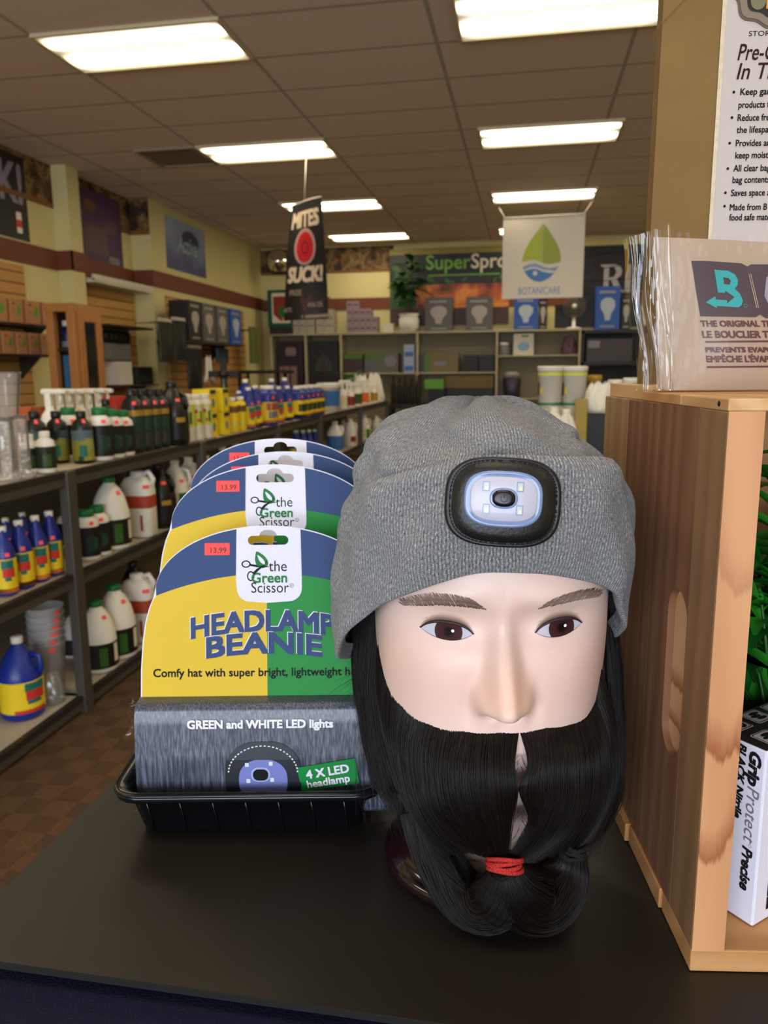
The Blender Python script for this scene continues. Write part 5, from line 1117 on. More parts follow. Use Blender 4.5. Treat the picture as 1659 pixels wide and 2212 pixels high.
beanie_pack(0, 'front beanie pack in the tray with its whole yellow and green card in view', 575, 1135, .60, .012, 11)
beanie_pack(1, 'second beanie pack, its logo and price sticker showing above the front card', 590, 1003, .648, .045, 9)
beanie_pack(2, 'third beanie pack, only a thin arc of its card showing', 613, 975, .70, .05, 8)
beanie_pack(3, 'rearmost beanie pack at the back of the tray', 602, 947, .745, .055, 7)
# ================================================================== mannequin head
HB = np.array((-.0225, .512, ZK)); HA = math.radians(9); _ch, _sh = math.cos(HA), math.sin(HA)
HW = lambda x, y, z: HB+np.array((x*_ch-y*_sh, x*_sh+y*_ch, z))
def HL(P): d = np.array(P)-HB; return np.array((d[0]*_ch+d[1]*_sh, -d[0]*_sh+d[1]*_ch, d[2]))
_FW = np.array((_sh, -_ch, 0))                       # the way the face looks
def hl(px, py, yl):
    # picture point at local depth yl, in head coordinates
    d = ray(px, py); n = -_FW; s = (yl-(CAMP-HB) @ n)/(d @ n); return HL(CAMP+d*s)
ROWS = np.array([  # h, half width, front, back
 (.012, .053, .048, .054), (.030, .0525, .047, .054), (.060, .050, .046, .055), (.072, .052, .054, .060), (.082, .056, .070, .066), (.092, .060, .080, .070), (.105, .065, .0835, .076),
 (.125, .070, .0830, .084), (.150, .0740, .0825, .092), (.175, .0760, .0825, .098), (.199, .0765, .0815, .100), (.215, .0760, .0850, .102), (.235, .0745, .0845, .102), (.260, .069, .076, .097), (.280, .057, .061, .082), (.297, .032, .036, .05), (.303, .004, .004, .004)])
def srow(h):
    h = min(max(h, ROWS[0, 0]), ROWS[-1, 0]); i = min(int(np.searchsorted(ROWS[:, 0], h, 'right'))-1, len(ROWS)-2); i = max(i, 0)
    t = (h-ROWS[i, 0])/(ROWS[i+1, 0]-ROWS[i, 0])
    p0, p1, p2, p3 = (ROWS[max(i-1, 0)], ROWS[i], ROWS[i+1], ROWS[min(i+2, len(ROWS)-1)])
    m1 = (p2-p0)/max(p2[0]-p0[0], 1e-6)*(p2[0]-p1[0]); m2 = (p3-p1)/max(p3[0]-p1[0], 1e-6)*(p2[0]-p1[0])
    return ((2*t**3-3*t*t+1)*p1+(t**3-2*t*t+t)*m1+(-2*t**3+3*t*t)*p2+(t**3-t*t)*m2)[1:]
gs = lambda a, s: math.exp(-.5*(a/s)**2)
def sstep(a, b, x): t = min(max((x-a)/(b-a), 0), 1); return t*t*(3-2*t)
EX, EH = .0318, .1985
def relief(x, h):
    ax = abs(x)
    d = -.0085*gs(ax-EX, .0150)*gs(h-.199, .0085)          # eye sockets
    d += -.0035*gs(ax-.014, .006)*gs(h-.200, .010)         # inner corner hollow
    d += .0035*gs(ax-.030, .017)*gs(h-.2175, .0055)        # brow ridge
    d += .0042*gs(ax-EX, .0125)*gs(h-.1985, .0062)         # eyeball mound
    d += .0030*gs(ax-.046, .014)*gs(h-.168, .016)          # cheekbone
    # nose
    t = sstep(.224, .159, h)*sstep(.1475, .1565, h); prot = .0060+.0215*max(0, min(1, (.208-h)/(.208-.160)))**1.15
    wd = .0056+.0046*max(0, min(1, (.205-h)/.045))
    d += t*prot*math.exp(-abs(ax/wd)**2.9)
    d += .0028*gs(x, .0075)*gs(h-.160, .006)               # ball of the nose
    d += .0105*gs(ax-.0126, .0034)*gs(h-.1560, .0054)      # wings
    d += -.0045*gs(ax-.0070, .0028)*gs(h-.1480, .0024)     # nostrils
    d += -.0022*gs(ax-.0195, .003)*gs(h-.154, .008)
    # philtrum, lips, chin
    d += -.0012*gs(x, .003)*gs(h-.141, .006)+.004*gs(x, .017)*gs(h-.1255, .0035)+.0038*gs(x, .015)*gs(h-.1165, .0038)-.0022*gs(x, .02)*gs(h-.1212, .0014)+.004*gs(x, .014)*gs(h-.098, .008)-.002*gs(x, .016)*gs(h-.109, .004)
    return d
NF = 2.25
def face(x, h, off=0.):
    a, f, b = srow(h); r = min(abs(x)/a, .9999); return np.array((x, -f*(1-r**NF)**(1/NF)-relief(x, h)*(1-r**6)-off, h))
def headS(th, h):
    a, f, b = srow(h); s, c = math.sin(th), math.cos(th); n = NF if c > 0 else 2.1
    k = (abs(s)**n+abs(c)**n)**(-1/n); x = a*k*s
    if c > 0: return np.array((x, -f*k*c-relief(x, h)*(1-min(1, abs(x)/a)**6), h))
    return np.array((x, -b*k*c, h))
def hit(px, py):
    # where the sight line of a picture point meets the face (head coordinates)
    lo, hi = HL(CAMP), None; d = ray(px, py); P1 = HL(CAMP+d); D_ = P1-lo
    for i in range(700):
        p = lo+D_*(.30+.0005*i)
        if ROWS[0, 0] < p[2] < ROWS[-1, 0]:
            a, f, b = srow(p[2])
            if abs(p[0]) < a*.995 and p[1] > face(p[0], p[2])[1]: return p
            if abs(p[0]) < a and p[1] > 0: return p
    return p
man = thing('mannequin_head', 'pale mannequin head with brown eyes and long dark tied beard', 'mannequin head', HB, HA)
m_skin, g = newmat('vinyl_skin', .42, .4)
nz = g.noise(g.obj, 12, 3)
blush = g.math('MULTIPLY', g.math('POWER', 2.718, g.math('MULTIPLY', -2200., g.math('POWER', g.math('SUBTRACT', g.sep.outputs[2], .165), 2.))), .55)
g.link(g.mix(blush, g.mix(nz, hexc('#dfbfb1'), hexc('#e3c6ba')), hexc('#e3b8a7')), g.b.inputs['Base Color'])
g.b.inputs['Subsurface Weight'].default_value = .12; g.b.inputs['Subsurface Scale'].default_value = .006; g.b.inputs['Subsurface Radius'].default_value = (1., .45, .3)
def hh(v): return .012+(.303-.012)*v
mb = MB()
TH = [-PI+2*PI*i/220 for i in range(220)]
TH = [math.copysign(PI*(abs(t)/PI)**1.45, t) for t in TH]          # denser towards the face
vs = [headS(t, hh(v)) for v in np.linspace(0, 1, 191) for t in TH]; n_ = len(TH)
fs = [(j*n_+i, j*n_+(i+1) % n_, (j+1)*n_+(i+1) % n_, (j+1)*n_+i) for j in range(190) for i in range(n_)]
mb.add(vs, fs, 0, True); mb.build('head', m_skin, man)
# glossy maroon base collar
m_mar = mat('maroon_plastic', '#1d0d10', .16, spec=.5, coat=.4)
mb_ = MB().lathe([(.001, .0), (.068, .0), (.0715, .0025), (.0715, .006), (.0695, .010), (.066, .018), (.063, .030), (.0605, .042), (.059, .052), (.057, .053), (.0545, .049), (.053, .03)], c=(0, .004, .0006), seg=56); mb_.v = [(x, y, z*(.020+(y+.065)*.25)/.053 if z > .012 else z) for x, y, z in mb_.v]; mb_.build('base', m_mar, man)
# eyes: flat almond insets, drawn on a coordinate map centred on the iris
m_eye, g = newmat('eye_inset', .6, .12)
uvs = g.n('SeparateXYZ'); g.link(g.uv, uvs.inputs[0])
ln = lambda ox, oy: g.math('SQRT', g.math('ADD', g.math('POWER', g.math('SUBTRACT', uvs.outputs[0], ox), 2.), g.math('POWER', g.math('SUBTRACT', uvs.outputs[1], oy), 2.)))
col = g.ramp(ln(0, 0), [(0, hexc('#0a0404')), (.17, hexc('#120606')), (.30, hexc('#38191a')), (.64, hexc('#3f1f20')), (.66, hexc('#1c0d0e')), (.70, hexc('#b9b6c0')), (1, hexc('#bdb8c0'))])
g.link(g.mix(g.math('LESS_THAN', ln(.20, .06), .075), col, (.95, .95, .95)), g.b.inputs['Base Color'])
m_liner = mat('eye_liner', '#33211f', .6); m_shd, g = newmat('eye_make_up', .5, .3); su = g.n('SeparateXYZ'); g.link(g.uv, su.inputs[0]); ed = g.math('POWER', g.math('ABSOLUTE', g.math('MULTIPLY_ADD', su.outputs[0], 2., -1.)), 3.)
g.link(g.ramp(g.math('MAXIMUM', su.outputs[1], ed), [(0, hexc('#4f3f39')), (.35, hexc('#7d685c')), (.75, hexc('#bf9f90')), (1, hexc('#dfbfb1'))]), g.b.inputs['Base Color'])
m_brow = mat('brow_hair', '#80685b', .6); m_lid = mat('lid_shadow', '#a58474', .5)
LE, RE = hit(965, 1364), hit(1208, 1357)
def lid(s, up):      # s in -1..1 from the left corner to the right corner of the opening
    return (.0057*(1-abs(s)**2.3)**.8 if up else -.0043*(1-abs(s)**2.0)**.9)
for side, (cx_, chh, tilt, iris, hw) in enumerate(((LE[0], LE[2], -.04, .0010, .0150), (RE[0], RE[2], .10, .0014, .0142))):
    R2 = lambda u, v: (cx_+u*math.cos(tilt)-v*math.sin(tilt), chh+u*math.sin(tilt)+v*math.cos(tilt))
    def E(s, q, off=.0005):      # q 0..1 from the lower lid to the upper lid
        v = lid(s, False)*(1-q)+lid(s, True)*q; x, h = R2(s*hw, v); return face(x, h, off)
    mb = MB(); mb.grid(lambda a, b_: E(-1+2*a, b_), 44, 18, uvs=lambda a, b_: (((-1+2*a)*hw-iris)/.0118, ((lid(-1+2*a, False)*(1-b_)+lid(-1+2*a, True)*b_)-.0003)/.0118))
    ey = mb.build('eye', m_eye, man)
    ss = np.linspace(-1.04, 1.04, 40)
    def rim(up, extra=0., off=.0006): return [face(*R2(s*hw, lid(min(1, max(-1, s)), up)+extra*(1-abs(s)**3*.7)), off) for s in ss]
    tp = lambda w: [w*(.25+.75*math.sin(PI*(i+.5)/40)**.6) for i in range(40)]
    mb = MB(); mb.tube(rim(True, .0003), tp(.00105), 8); mb.tube(rim(False, -.0002, .0004), tp(.00022), 8); mb.build('eye_liner', m_liner, man)
    # printed make-up band between the lash line and the crease
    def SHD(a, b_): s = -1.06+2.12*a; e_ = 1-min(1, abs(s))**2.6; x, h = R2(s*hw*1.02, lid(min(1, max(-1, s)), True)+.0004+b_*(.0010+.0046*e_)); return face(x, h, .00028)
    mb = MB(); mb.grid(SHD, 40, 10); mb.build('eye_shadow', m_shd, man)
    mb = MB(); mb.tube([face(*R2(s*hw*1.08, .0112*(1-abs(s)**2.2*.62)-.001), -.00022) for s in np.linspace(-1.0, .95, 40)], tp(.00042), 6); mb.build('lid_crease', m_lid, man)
# brows: rows of short printed hairs
for side, (pts, sgn) in enumerate((([(866, 1300, 9), (900, 1296, 15), (940, 1293, 17), (985, 1296, 16), (1020, 1302, 13), (1044, 1312, 5)], -1), ([(1168, 1311, 5), (1188, 1302, 10), (1215, 1294, 14), (1250, 1285, 15), (1280, 1280, 14), (1298, 1281, 10)], 1))):
    xs = np.array([p[0] for p in pts], float); mb = MB(); N = 92 if sgn < 0 else 74
    for i in range(N):
        f_ = (i+.5)/N; px = xs[0]+(xs[-1]-xs[0])*f_; cy_ = np.interp(px, xs, [p[1] for p in pts]); th_ = np.interp(px, xs, [p[2] for p in pts])
        # hairs lean outward from the middle of the face
        dx = (-12 if sgn < 0 else 12)
        for row_ in ((0,) if th_ < 7 else (0, 1)):
            th_ = th_*1.0
            a_ = (px-dx*.5+random.uniform(-1.5, 1.5), cy_+th_*(.80 if row_ == 0 else .20)+random.uniform(-1, 1)); b__ = (px+dx*.5+random.uniform(-1.5, 1.5), cy_-th_*(.20 if row_ == 0 else .80)+random.uniform(-1, 1))
            Q = [hit(a_[0]+(b__[0]-a_[0])*q, a_[1]+(b__[1]-a_[1])*q) for q in (0, .5, 1)]
            Q = [face(p[0], p[2], .00025) for p in Q]; mb.tube(Q, [.00042, .00036, .00010], 4, flat=.5)
    mb.build('eyebrow', m_brow, man)
# ------------------------------------------------------------------ hair and beard
m_hair, g = newmat('dark_hair', .55, .25)
st_ = g.noise(g.scaled(g.obj, (700, 700, 60)), 1., 3)
g.link(g.mix(st_, hexc('#040302'), hexc('#0e0906')), g.b.inputs['Base Color']); g.bump(st_, .6, .0012)
m_strand, g = newmat('hair_strand', .46, .35)
oi = g.noise(g.obj, 300, 2)
g.link(g.mix(oi, hexc('#060403'), hexc('#1a110b')), g.b.inputs['Base Color'])
def resample(P, n):
    P = np.array(P, float); d = np.r_[0, np.cumsum(np.linalg.norm(np.diff(P, axis=0), axis=1))]; d /= d[-1]
    tt = np.linspace(0, 1, n)
    # Catmull-Rom through the given points
    out = []
    for t in tt:
        i = min(int(np.searchsorted(d, t, 'right'))-1, len(P)-2); u = (t-d[i])/(d[i+1]-d[i])
        p0, p1, p2, p3 = P[max(i-1, 0)], P[i], P[i+1], P[min(i+2, len(P)-1)]
        m1, m2 = (p2-p0)/2, (p3-p1)/2
        out.append((2*u**3-3*u*u+1)*p1+(u**3-2*u*u+u)*m1+(-2*u**3+3*u*u)*p2+(u**3-u*u)*m2)
    return np.array(out)
def strands(mb, lines, r0=.00022, r1=.00006, mi=0):
    for L in lines:
        n = len(L); T_ = np.gradient(L, axis=0); T_ /= np.linalg.norm(T_, axis=1)[:, None]+1e-9
        ref = np.array((.3, .9, .1)); A = np.cross(T_, ref); A /= np.linalg.norm(A, axis=1)[:, None]+1e-9; B_ = np.cross(T_, A)
        rr = np.linspace(r0, r1, n)[:, None]
        R3 = np.stack([L+rr*A, L+rr*(-.5*A+.87*B_), L+rr*(-.5*A-.87*B_)], 1).reshape(-1, 3)
        f_ = []
        for i in range(n-1):
            for k in range(3): f_.append((3*i+k, 3*i+(k+1) % 3, 3*i+3+(k+1) % 3, 3*i+3+k))
        mb.add(R3, f_, mi, True)
NT_ = 22
def sheet(guides, name, parent, n_str, thick=.003, lift=.0025, r0=.00022, outward=None, seed=1, free=.0, root=0):
    # guides: list of polylines; a solid hair body through them plus single strands over it
    rg = np.random.default_rng(seed); G = np.array([resample(q, NT_) for q in guides]); m = len(G)
    def at_(u):
        k = u*(m-1); i = min(int(k), m-2); w = k-i; w = w*w*(3-2*w)*.5+w*.5
        return G[i]*(1-w)+G[i+1]*w
    nu = (m-1)*7; S_ = np.array([at_(i/nu) for i in range(nu+1)])
    du = np.gradient(S_, axis=0); dv = np.gradient(S_, axis=1); nr = np.cross(du, dv); nr /= np.linalg.norm(nr, axis=2)[..., None]+1e-9
    if np.mean(np.einsum('ijk,ijk->ij', nr, S_-np.array((0, 0, .12)))) < 0: nr = -nr
    tv = np.linspace(0, 1, NT_)
    wob = lambda u: .0012*np.sin(37*u+5*tv)+.0009*np.sin(83*u+9*tv)
    outer = np.array([S_[i]+nr[i]*wob(i/nu)[:, None] for i in range(nu+1)])
    inner = S_-nr*(thick*np.minimum(1, tv*5+.15))[None, :, None]
    mb = MB(); W_ = NT_
    vs = list(outer.reshape(-1, 3))+list(inner.reshape(-1, 3)); o = (nu+1)*W_; fs = []
    for i in range(nu):
        for j in range(root, W_-1):
            q = (i*W_+j, (i+1)*W_+j, (i+1)*W_+j+1, i*W_+j+1); fs.append(q); fs.append(tuple(o+x for x in q[::-1]))
    for i in range(nu): k0 = root; fs.append((i*W_+k0, o+i*W_+k0, o+(i+1)*W_+k0, (i+1)*W_+k0)); j = W_-1; fs.append((i*W_+j, (i+1)*W_+j, o+(i+1)*W_+j, o+i*W_+j))
    for i in (0, nu):
        for j in range(root, W_-1): fs.append((i*W_+j, i*W_+j+1, o+i*W_+j+1, o+i*W_+j))
    mb.add(vs, fs, 0, True)
    ln_ = []
    for k in range(n_str):
        u = rg.random(); i = min(int(u*nu), nu); base = at_(u).copy(); nn = nr[i]
        off = (rg.random()**1.5*lift+.0002)*np.minimum(1, tv*4+.25); ph = rg.random()*6.28; am = .0012*rg.random()
        base += nn*off[:, None]+du[i]/np.linalg.norm(du[i]+1e-9, axis=1)[:, None]*(am*np.sin(tv*rg.uniform(3, 8)+ph))[:, None]*np.minimum(1, tv*3)[:, None]
        base += rg.normal(0, free, 3)*tv[:, None]**2
        L = base[int(rg.random()*3*(free > 0)):] if free else base
        if free: k = rg.random()**2*.030; d_ = L[-1]-L[-3]; d_ /= np.linalg.norm(d_)+1e-9; L = np.vstack([L, L[-1]+d_*k*.5+rg.normal(0, .0012, 3), L[-1]+d_*k+rg.normal(0, .003, 3)])
        L = L.copy(); L[0] = L[0]+(L[0]-L[1])*(.10+.55*rg.random()**2)
        L[:, 2] = np.maximum(L[:, 2], .0012)
        ln_.append(L)
    strands(mb, ln_, r0, .00007, 1)
    return mb.build(name, [m_hair, m_strand], parent)
ht = lambda px, py: (lambda p: face(max(-.0755, min(.0755, p[0])), p[2], .0004))(hit(px, py))
def gd(root, *pts): return [ht(*root)]+[hl(px, py, y) for px, py, y in pts]
LG = [gd((817, 1400), (820, 1500, -.014), (843, 1620, -.028), (878, 1730, -.044), (922, 1830, -.058), (962, 1905, -.068), (1010, 1960, -.076)),
      gd((831, 1470), (838, 1580, -.032), (868, 1690, -.046), (912, 1790, -.060), (958, 1875, -.070), (1010, 1925, -.078)),
      gd((871, 1534), (866, 1620, -.058), (886, 1720, -.070), (918, 1790, -.076), (962, 1842, -.078)),
      gd((927, 1568), (920, 1650, -.080), (933, 1740, -.088), (975, 1800, -.088), (1030, 1838, -.086)),
      gd((1000, 1583), (990, 1660, -.094), (1000, 1740, -.099), (1036, 1805, -.096), (1068, 1852, -.090)),
      gd((1060, 1587), (1058, 1650, -.098), (1062, 1720, -.103), (1076, 1790, -.100), (1085, 1852, -.092)),
      gd((1119, 1587), (1107, 1655, -.0935), (1116, 1702, -.098), (1100, 1772, -.092), (1092, 1852, -.091))]
RG_ = [gd((1125, 1587), (1143, 1655, -.0935), (1122, 1704, -.098), (1146, 1772, -.092), (1098, 1852, -.091)),
      gd((1180, 1575), (1187, 1650, -.098), (1182, 1740, -.100), (1150, 1812, -.096), (1106, 1854, -.091)),
      gd((1230, 1568), (1242, 1650, -.090), (1238, 1740, -.092), (1200, 1805, -.090), (1130, 1858, -.090)),
      gd((1266, 1552), (1285, 1640, -.076), (1282, 1730, -.078), (1257, 1795, -.074), (1238, 1832, -.070)),
      gd((1287, 1514), (1308, 1620, -.058), (1306, 1720, -.062), (1271, 1800, -.066), (1239, 1832, -.070)),
      gd((1299, 1447), (1325, 1580, -.036), (1329, 1690, -.044), (1292, 1790, -.060), (1241, 1832, -.068))]
sheet(LG, 'beard', man, 1900, seed=2, root=2); sheet(RG_, 'beard', man, 1600, seed=3, root=2)
# loops of hair below the ties
def lock(cl, rad, name, n_str, seed, tw=.6):
    rg = np.random.default_rng(seed); C_ = resample(cl, 26); R_ = np.interp(np.linspace(0, 1, 26), np.linspace(0, 1, len(rad)), rad)
    T_ = np.gradient(C_, axis=0); T_ /= np.linalg.norm(T_, axis=1)[:, None]; ref = np.array((0, 1., 0)); A = np.cross(T_, ref); A /= np.linalg.norm(A, axis=1)[:, None]; B_ = np.cross(T_, A)
    mb = MB(); sg = 28; vs, fs = [], []
    for i in range(26):
        for k in range(sg):
            a = 2*PI*k/sg; rr = R_[i]*.93*(1+.04*math.sin(5*a+i*.2)); p = C_[i]+A[i]*rr*math.cos(a)+B_[i]*rr*.8*math.sin(a); p[2] = max(p[2], .0014); vs.append(p)
    for i in range(25):
        for k in range(sg): fs.append((i*sg+k, i*sg+(k+1) % sg, (i+1)*sg+(k+1) % sg, (i+1)*sg+k))
    fs += [tuple(range(sg))[::-1], tuple(25*sg+k for k in range(sg))]; mb.add(vs, fs, 0, True)
    ln_ = []; tv = np.linspace(0, 1, 26)
    for k in range(n_str):
        a = rg.random()*2*PI+tw*tv*rg.uniform(.2, 1); rr = R_*(.92+.16*rg.random()+.02*np.sin(tv*9+k)); L = C_+A*(rr*np.cos(a))[:, None]+B_*(rr*.8*np.sin(a))[:, None]
        L[:, 2] = np.maximum(L[:, 2], .0014); ln_.append(L)
    strands(mb, ln_, .00022, .00012, 1); return mb.build(name, [m_hair, m_strand], man)
lock([hl(905, 1745, -.046), hl(940, 1840, -.057), hl(982, 1915, -.066), (hl(1022, 1952, -.074)), hl(1060, 1956, -.081), hl(1083, 1925, -.085), hl(1091, 1885, -.088)], [.012, .0135, .0145, .0155, .0165, .0165, .009], 'beard', 900, 5)
lock([hl(1240, 1822, -.069), hl(1238, 1845, -.069), hl(1232, 1885, -.069), hl(1200, 1930, -.073), hl(1155, 1945, -.078), hl(1112, 1918, -.084), hl(1094, 1880, -.088)], [.0065, .0085, .0155, .0200, .0200, .0175, .009], 'beard', 900, 6)
# long hair down both sides and the back
BG = [[hl(822, 1290, -.004), hl(815, 1385, -.004), hl(808, 1480, -.008), hl(824, 1600, -.018), hl(848, 1690, -.026), hl(858, 1718, -.030)],
      [hl(800, 1300, .008), hl(790, 1385, .008), hl(786, 1500, .004), hl(806, 1610, -.002), hl(830, 1690, -.010), hl(842, 1712, -.013)],
      [hl(778, 1310, .024), hl(766, 1395, .024), hl(775, 1500, .02), hl(795, 1610, .014), hl(815, 1690, .008), hl(828, 1705, .006)]]
for x, y in ((-.094, .045), (-.075, .082), (-.03, .106), (.03, .106), (.070, .082), (.084, .045)):
    BG.append([(x, y, .19), (x*1.0, y, .15), (x*.98, y*.98, .12), (x*.95, y*.96, .10), (x*.92, y*.94, .085)])
BG += [[hl(1335, 1370, .020), hl(1341, 1500, .016), hl(1342, 1620, .01), hl(1335, 1720, 0), hl(1310, 1770, -.01)],
       [hl(1322, 1370, -.004), hl(1330, 1500, -.010), hl(1334, 1620, -.018), hl(1328, 1720, -.03), hl(1285, 1795, -.05)],
       [hl(1306, 1340, -.014), hl(1312, 1480, -.026), hl(1325, 1600, -.034), hl(1325, 1700, -.044), hl(1270, 1805, -.06)]]
sheet(BG, 'hair', man, 1700, seed=8, free=.0025)
# stray hairs
rg = np.random.default_rng(12); ln_ = []
for k in range(46):
    x0 = rg.uniform(765, 850); y0 = rg.uniform(1420, 1700); dy = rg.uniform(90, 240); sw = rg.uniform(-50, 25)
    ln_.append(resample([hl(x0, y0, .0), hl(x0+sw*.2+8, y0+dy*.35, -.004), hl(x0+sw*.6+22, y0+dy*.7, -.006), hl(x0+sw+34, min(1880, y0+dy), -.004)], 12))
for k in range(16):
    x0 = rg.uniform(1285, 1335); y0 = rg.uniform(1500, 1720); dy = rg.uniform(60, 130); sw = rg.uniform(-20, 24)
    ln_.append(resample([hl(x0, y0, -.04), hl(x0+sw, y0+dy*.5, -.045), hl(x0+sw*.2-20, min(1850, y0+dy), -.05)], 10))
for k in range(14):
    x0 = rg.uniform(690, 745); y0 = rg.uniform(1455, 1500); ln_.append(resample([hl(785, rg.uniform(1400, 1470), .02), hl(x0+40, y0-12, .02), hl(x0, y0+rg.uniform(0, 25), .015)], 8))
for cy_, sp in ((1660, 30), (1775, 42)):          # short hairs across the parting
    for k in range(16):
        s_ = -1 if k % 2 else 1; x0 = 1124+s_*rg.uniform(0, 5); y0 = cy_+rg.uniform(-sp, sp*.7)
        ln_.append(resample([hl(x0, y0, -.0915), hl(x0+s_*rg.uniform(6, 11), y0+rg.uniform(10, 22), -.0955), hl(x0+s_*rg.uniform(15, 26), y0+rg.uniform(26, 50), -.0985)], 7))
for a_, b__ in ((0, 46), (46, 62), (62, 76), (76, 92), (92, len(ln_))): mb = MB(); strands(mb, ln_[a_:b__], .00012, .00004); mb.build('stray_hair', m_strand, man)
# neck stamp
p = hl(1031, 1862, -.052)
# ties
m_rt = mat('red_elastic', '#b3241f', .7, bump=.8, bscale=900); m_bt = mat('black_elastic', '#0c0b0b', .8, bump=.8, bscale=900)
def tie(name, label, c, r, w, ax, m):
    t = thing(name, label, 'hair tie', HW(*c), HA); ax = Vector(ax).normalized(); q = ax.to_track_quat('Z', 'Y')
    def prof(k):
        mb = MB()
        a_ = np.linspace(0, 2*PI, 33)[:-1]
        for j in range(k):
            z = (j-(k-1)/2)*w/k; mb.tube([tuple(q @ Vector(((r+.0006*math.sin(3*a+j*2))*math.cos(a), (r+.0006*math.sin(2*a+j))*math.sin(a), z+.0008*math.sin(2*a+j*1.7)))) for a in a_], w/k*.62, 8, closed=True)
        return mb
    prof(4).build('band', m, t); return t
tie('hair_tie', 'red elastic hair tie holding the middle of the beard', hl(1090, 1863, -.0915), .0098, .0085, (0, .35, 1), m_rt)
tie('hair_tie', 'black elastic hair tie on the beard lock beside the crate', hl(1238, 1833, -.0695), .0068, .009, (.3, 0, 1), m_bt)
st = MB(); 
def NK(x, y, w):   # stamp on the front of the neck
    a, f, b = srow(.028+y); s = min(abs(x)/a, .99); return np.array((x, -f*(1-s**NF)**(1/NF)-.0004, .028+y))
st.text('BURMAX', NK, width=.0105, x=-.0120, y=.0, bold=.01); st.build('stamp', mat('stamp_ink', '#6a4a48', .6), man)
# ================================================================== knitted beanie
m_knit, g = newmat('grey_knit', .95, .15)
uvs = g.n('SeparateXYZ'); g.link(g.uv, uvs.inputs[0]); NU = 300.
uu = g.math('MULTIPLY', uvs.outputs[0], NU); wig = g.math('MULTIPLY', g.noise(g.obj, 110, 3), 1.5)
fr_ = g.math('FRACT', g.math('ADD', uu, wig)); rib = g.math('SINE', g.math('MULTIPLY', fr_, PI))
chev = g.math('ABSOLUTE', g.math('SUBTRACT', fr_, .5))
sti = g.math('SINE', g.math('MULTIPLY', g.math('ADD', g.math('MULTIPLY', uvs.outputs[1], 60.), g.math('MULTIPLY', chev, 1.1)), 2*PI))
hgt = g.math('MULTIPLY', rib, g.math('MULTIPLY_ADD', sti, .28, .72))
cmb = g.n('CombineXYZ'); g.link(g.math('MULTIPLY', uvs.outputs[0], 700.), cmb.inputs[0]); g.link(g.math('MULTIPLY', uvs.outputs[1], 40.), cmb.inputs[1])
hz = g.noise(cmb.outputs[0], 1., 3, .65); h2 = g.noise(g.obj, 14, 2)
c0 = g.ramp(hz, [(.32, hexc('#4a4a50')), (.44, hexc('#868688')), (.58, hexc('#a6a5a3')), (.70, hexc('#dedbd4'))])
g.link(g.mix(g.math('MULTIPLY', g.math('POWER', g.math('SUBTRACT', 1., rib), .7), .62), c0, hexc('#26282c')), g.b.inputs['Base Color'])
fz = g.noise(g.obj, 1400, 2)
g.bump(g.math('ADD', hgt, g.math('MULTIPLY', fz, .7)), .85, .0014)
g.b.inputs['Sheen Weight'].default_value = .25
bn = thing('beanie', 'grey ribbed knit beanie with headlamp patch worn by the mannequin head', 'hat', HB, HA)
BCX = -.0055
def b_lo(th):
    c = math.cos(th); return .236-.078*(1-c)*(1 if c > 0 else 1)*(1-.30*max(0, -c))+.007*math.sin(th)
def b_hi(th): return b_lo(th)+.064+.024*math.sin(th)**2-.008*max(0, -math.cos(th))
def lump(th, v, k): return k*1.35*(.0022*math.sin(3*th+1.1)+.0018*math.sin(5*th+2.3+4*v)+.0013*math.sin(9*th+.7-6*v)+.0009*math.sin(15*th+9*v))
def ring(th, sc, ex=0.):
    s, c = math.sin(th), math.cos(th); return np.array((BCX+(.0990*sc+ex)*s, -((.0985 if c > 0 else .112)*sc+ex)*c, 0))
def cuff(u, v, off=0.):
    th = 2*PI*u-PI; prof = .985+.022*math.sin(PI*min(1, v*1.02))-.012*max(0, 1-v*5)**2
    if v > .90: prof -= .05*((v-.90)/.10)**2
    e = lump(th, v, .7)+.0022*sstep(.0, .25, v)*math.sin(2*th+.5)
    P_ = ring(th, prof, e+off); P_[2] = b_lo(th)+(b_hi(th)-b_lo(th))*v+.0012*math.sin(7*th+2); return P_
mb = MB()
def full(u, v):
    # inner lip -> bottom roll -> cuff outside -> fold at the top edge
    if v < .12: q = v/.12; P_ = cuff(u, .0+.10*(1-q)); k = ring(2*PI*u-PI, 1., -.0075*(1-q)**.6); P0 = cuff(u, 0.); th = 2*PI*u-PI; R0 = ring(th, .962, lump(th, 0, .7)-.006*(1-q)); R0[2] = P0[2]+.012*(1-q)**2-.001*math.sin(PI*q); return R0
    return cuff(u, (v-.12)/.88)
mb.grid(full, 180, 40, True, uvs=lambda u, v: (u, v*.95)); mb.build('cuff', m_knit, bn)
APX = np.array((BCX+.004, .036, .3265))
def crown(u, v):
    th = 2*PI*u-PI; hc = b_hi(th)-.018; q = v; k = max(0, 1-q**2.25)**(1/2.15)
    R0 = ring(th, .920*k+.0001, 0.); cen = APX*np.array((1, 1, 0))*q
    gath = math.exp(-((1-q)/.35)**2)
    e = lump(th, 2*q, 1.6)*(.4+q)*k**.3+gath*.0065*math.sin(8*th+1.3)*min(1, k*6)+.0055*math.sin(4*th+.5)*q*k**.4
    dirv = np.array((math.sin(th), -math.cos(th), 0)); P_ = R0+cen+dirv*e*(1 if k > .02 else 0); P_[2] = hc+(APX[2]-hc)*q+.0038*gath*math.sin(5*th+.4)*min(1, k*4)+.0045*math.sin(6*th+3*q)*q*(1-q)*4*.6
    return P_
mb = MB(); mb.grid(lambda u, v: crown(u, 1-(1-v)**1.6), 180, 60, True, uvs=lambda u, v: (u, 1.+v*1.3)); mb.build('crown', m_knit, bn)
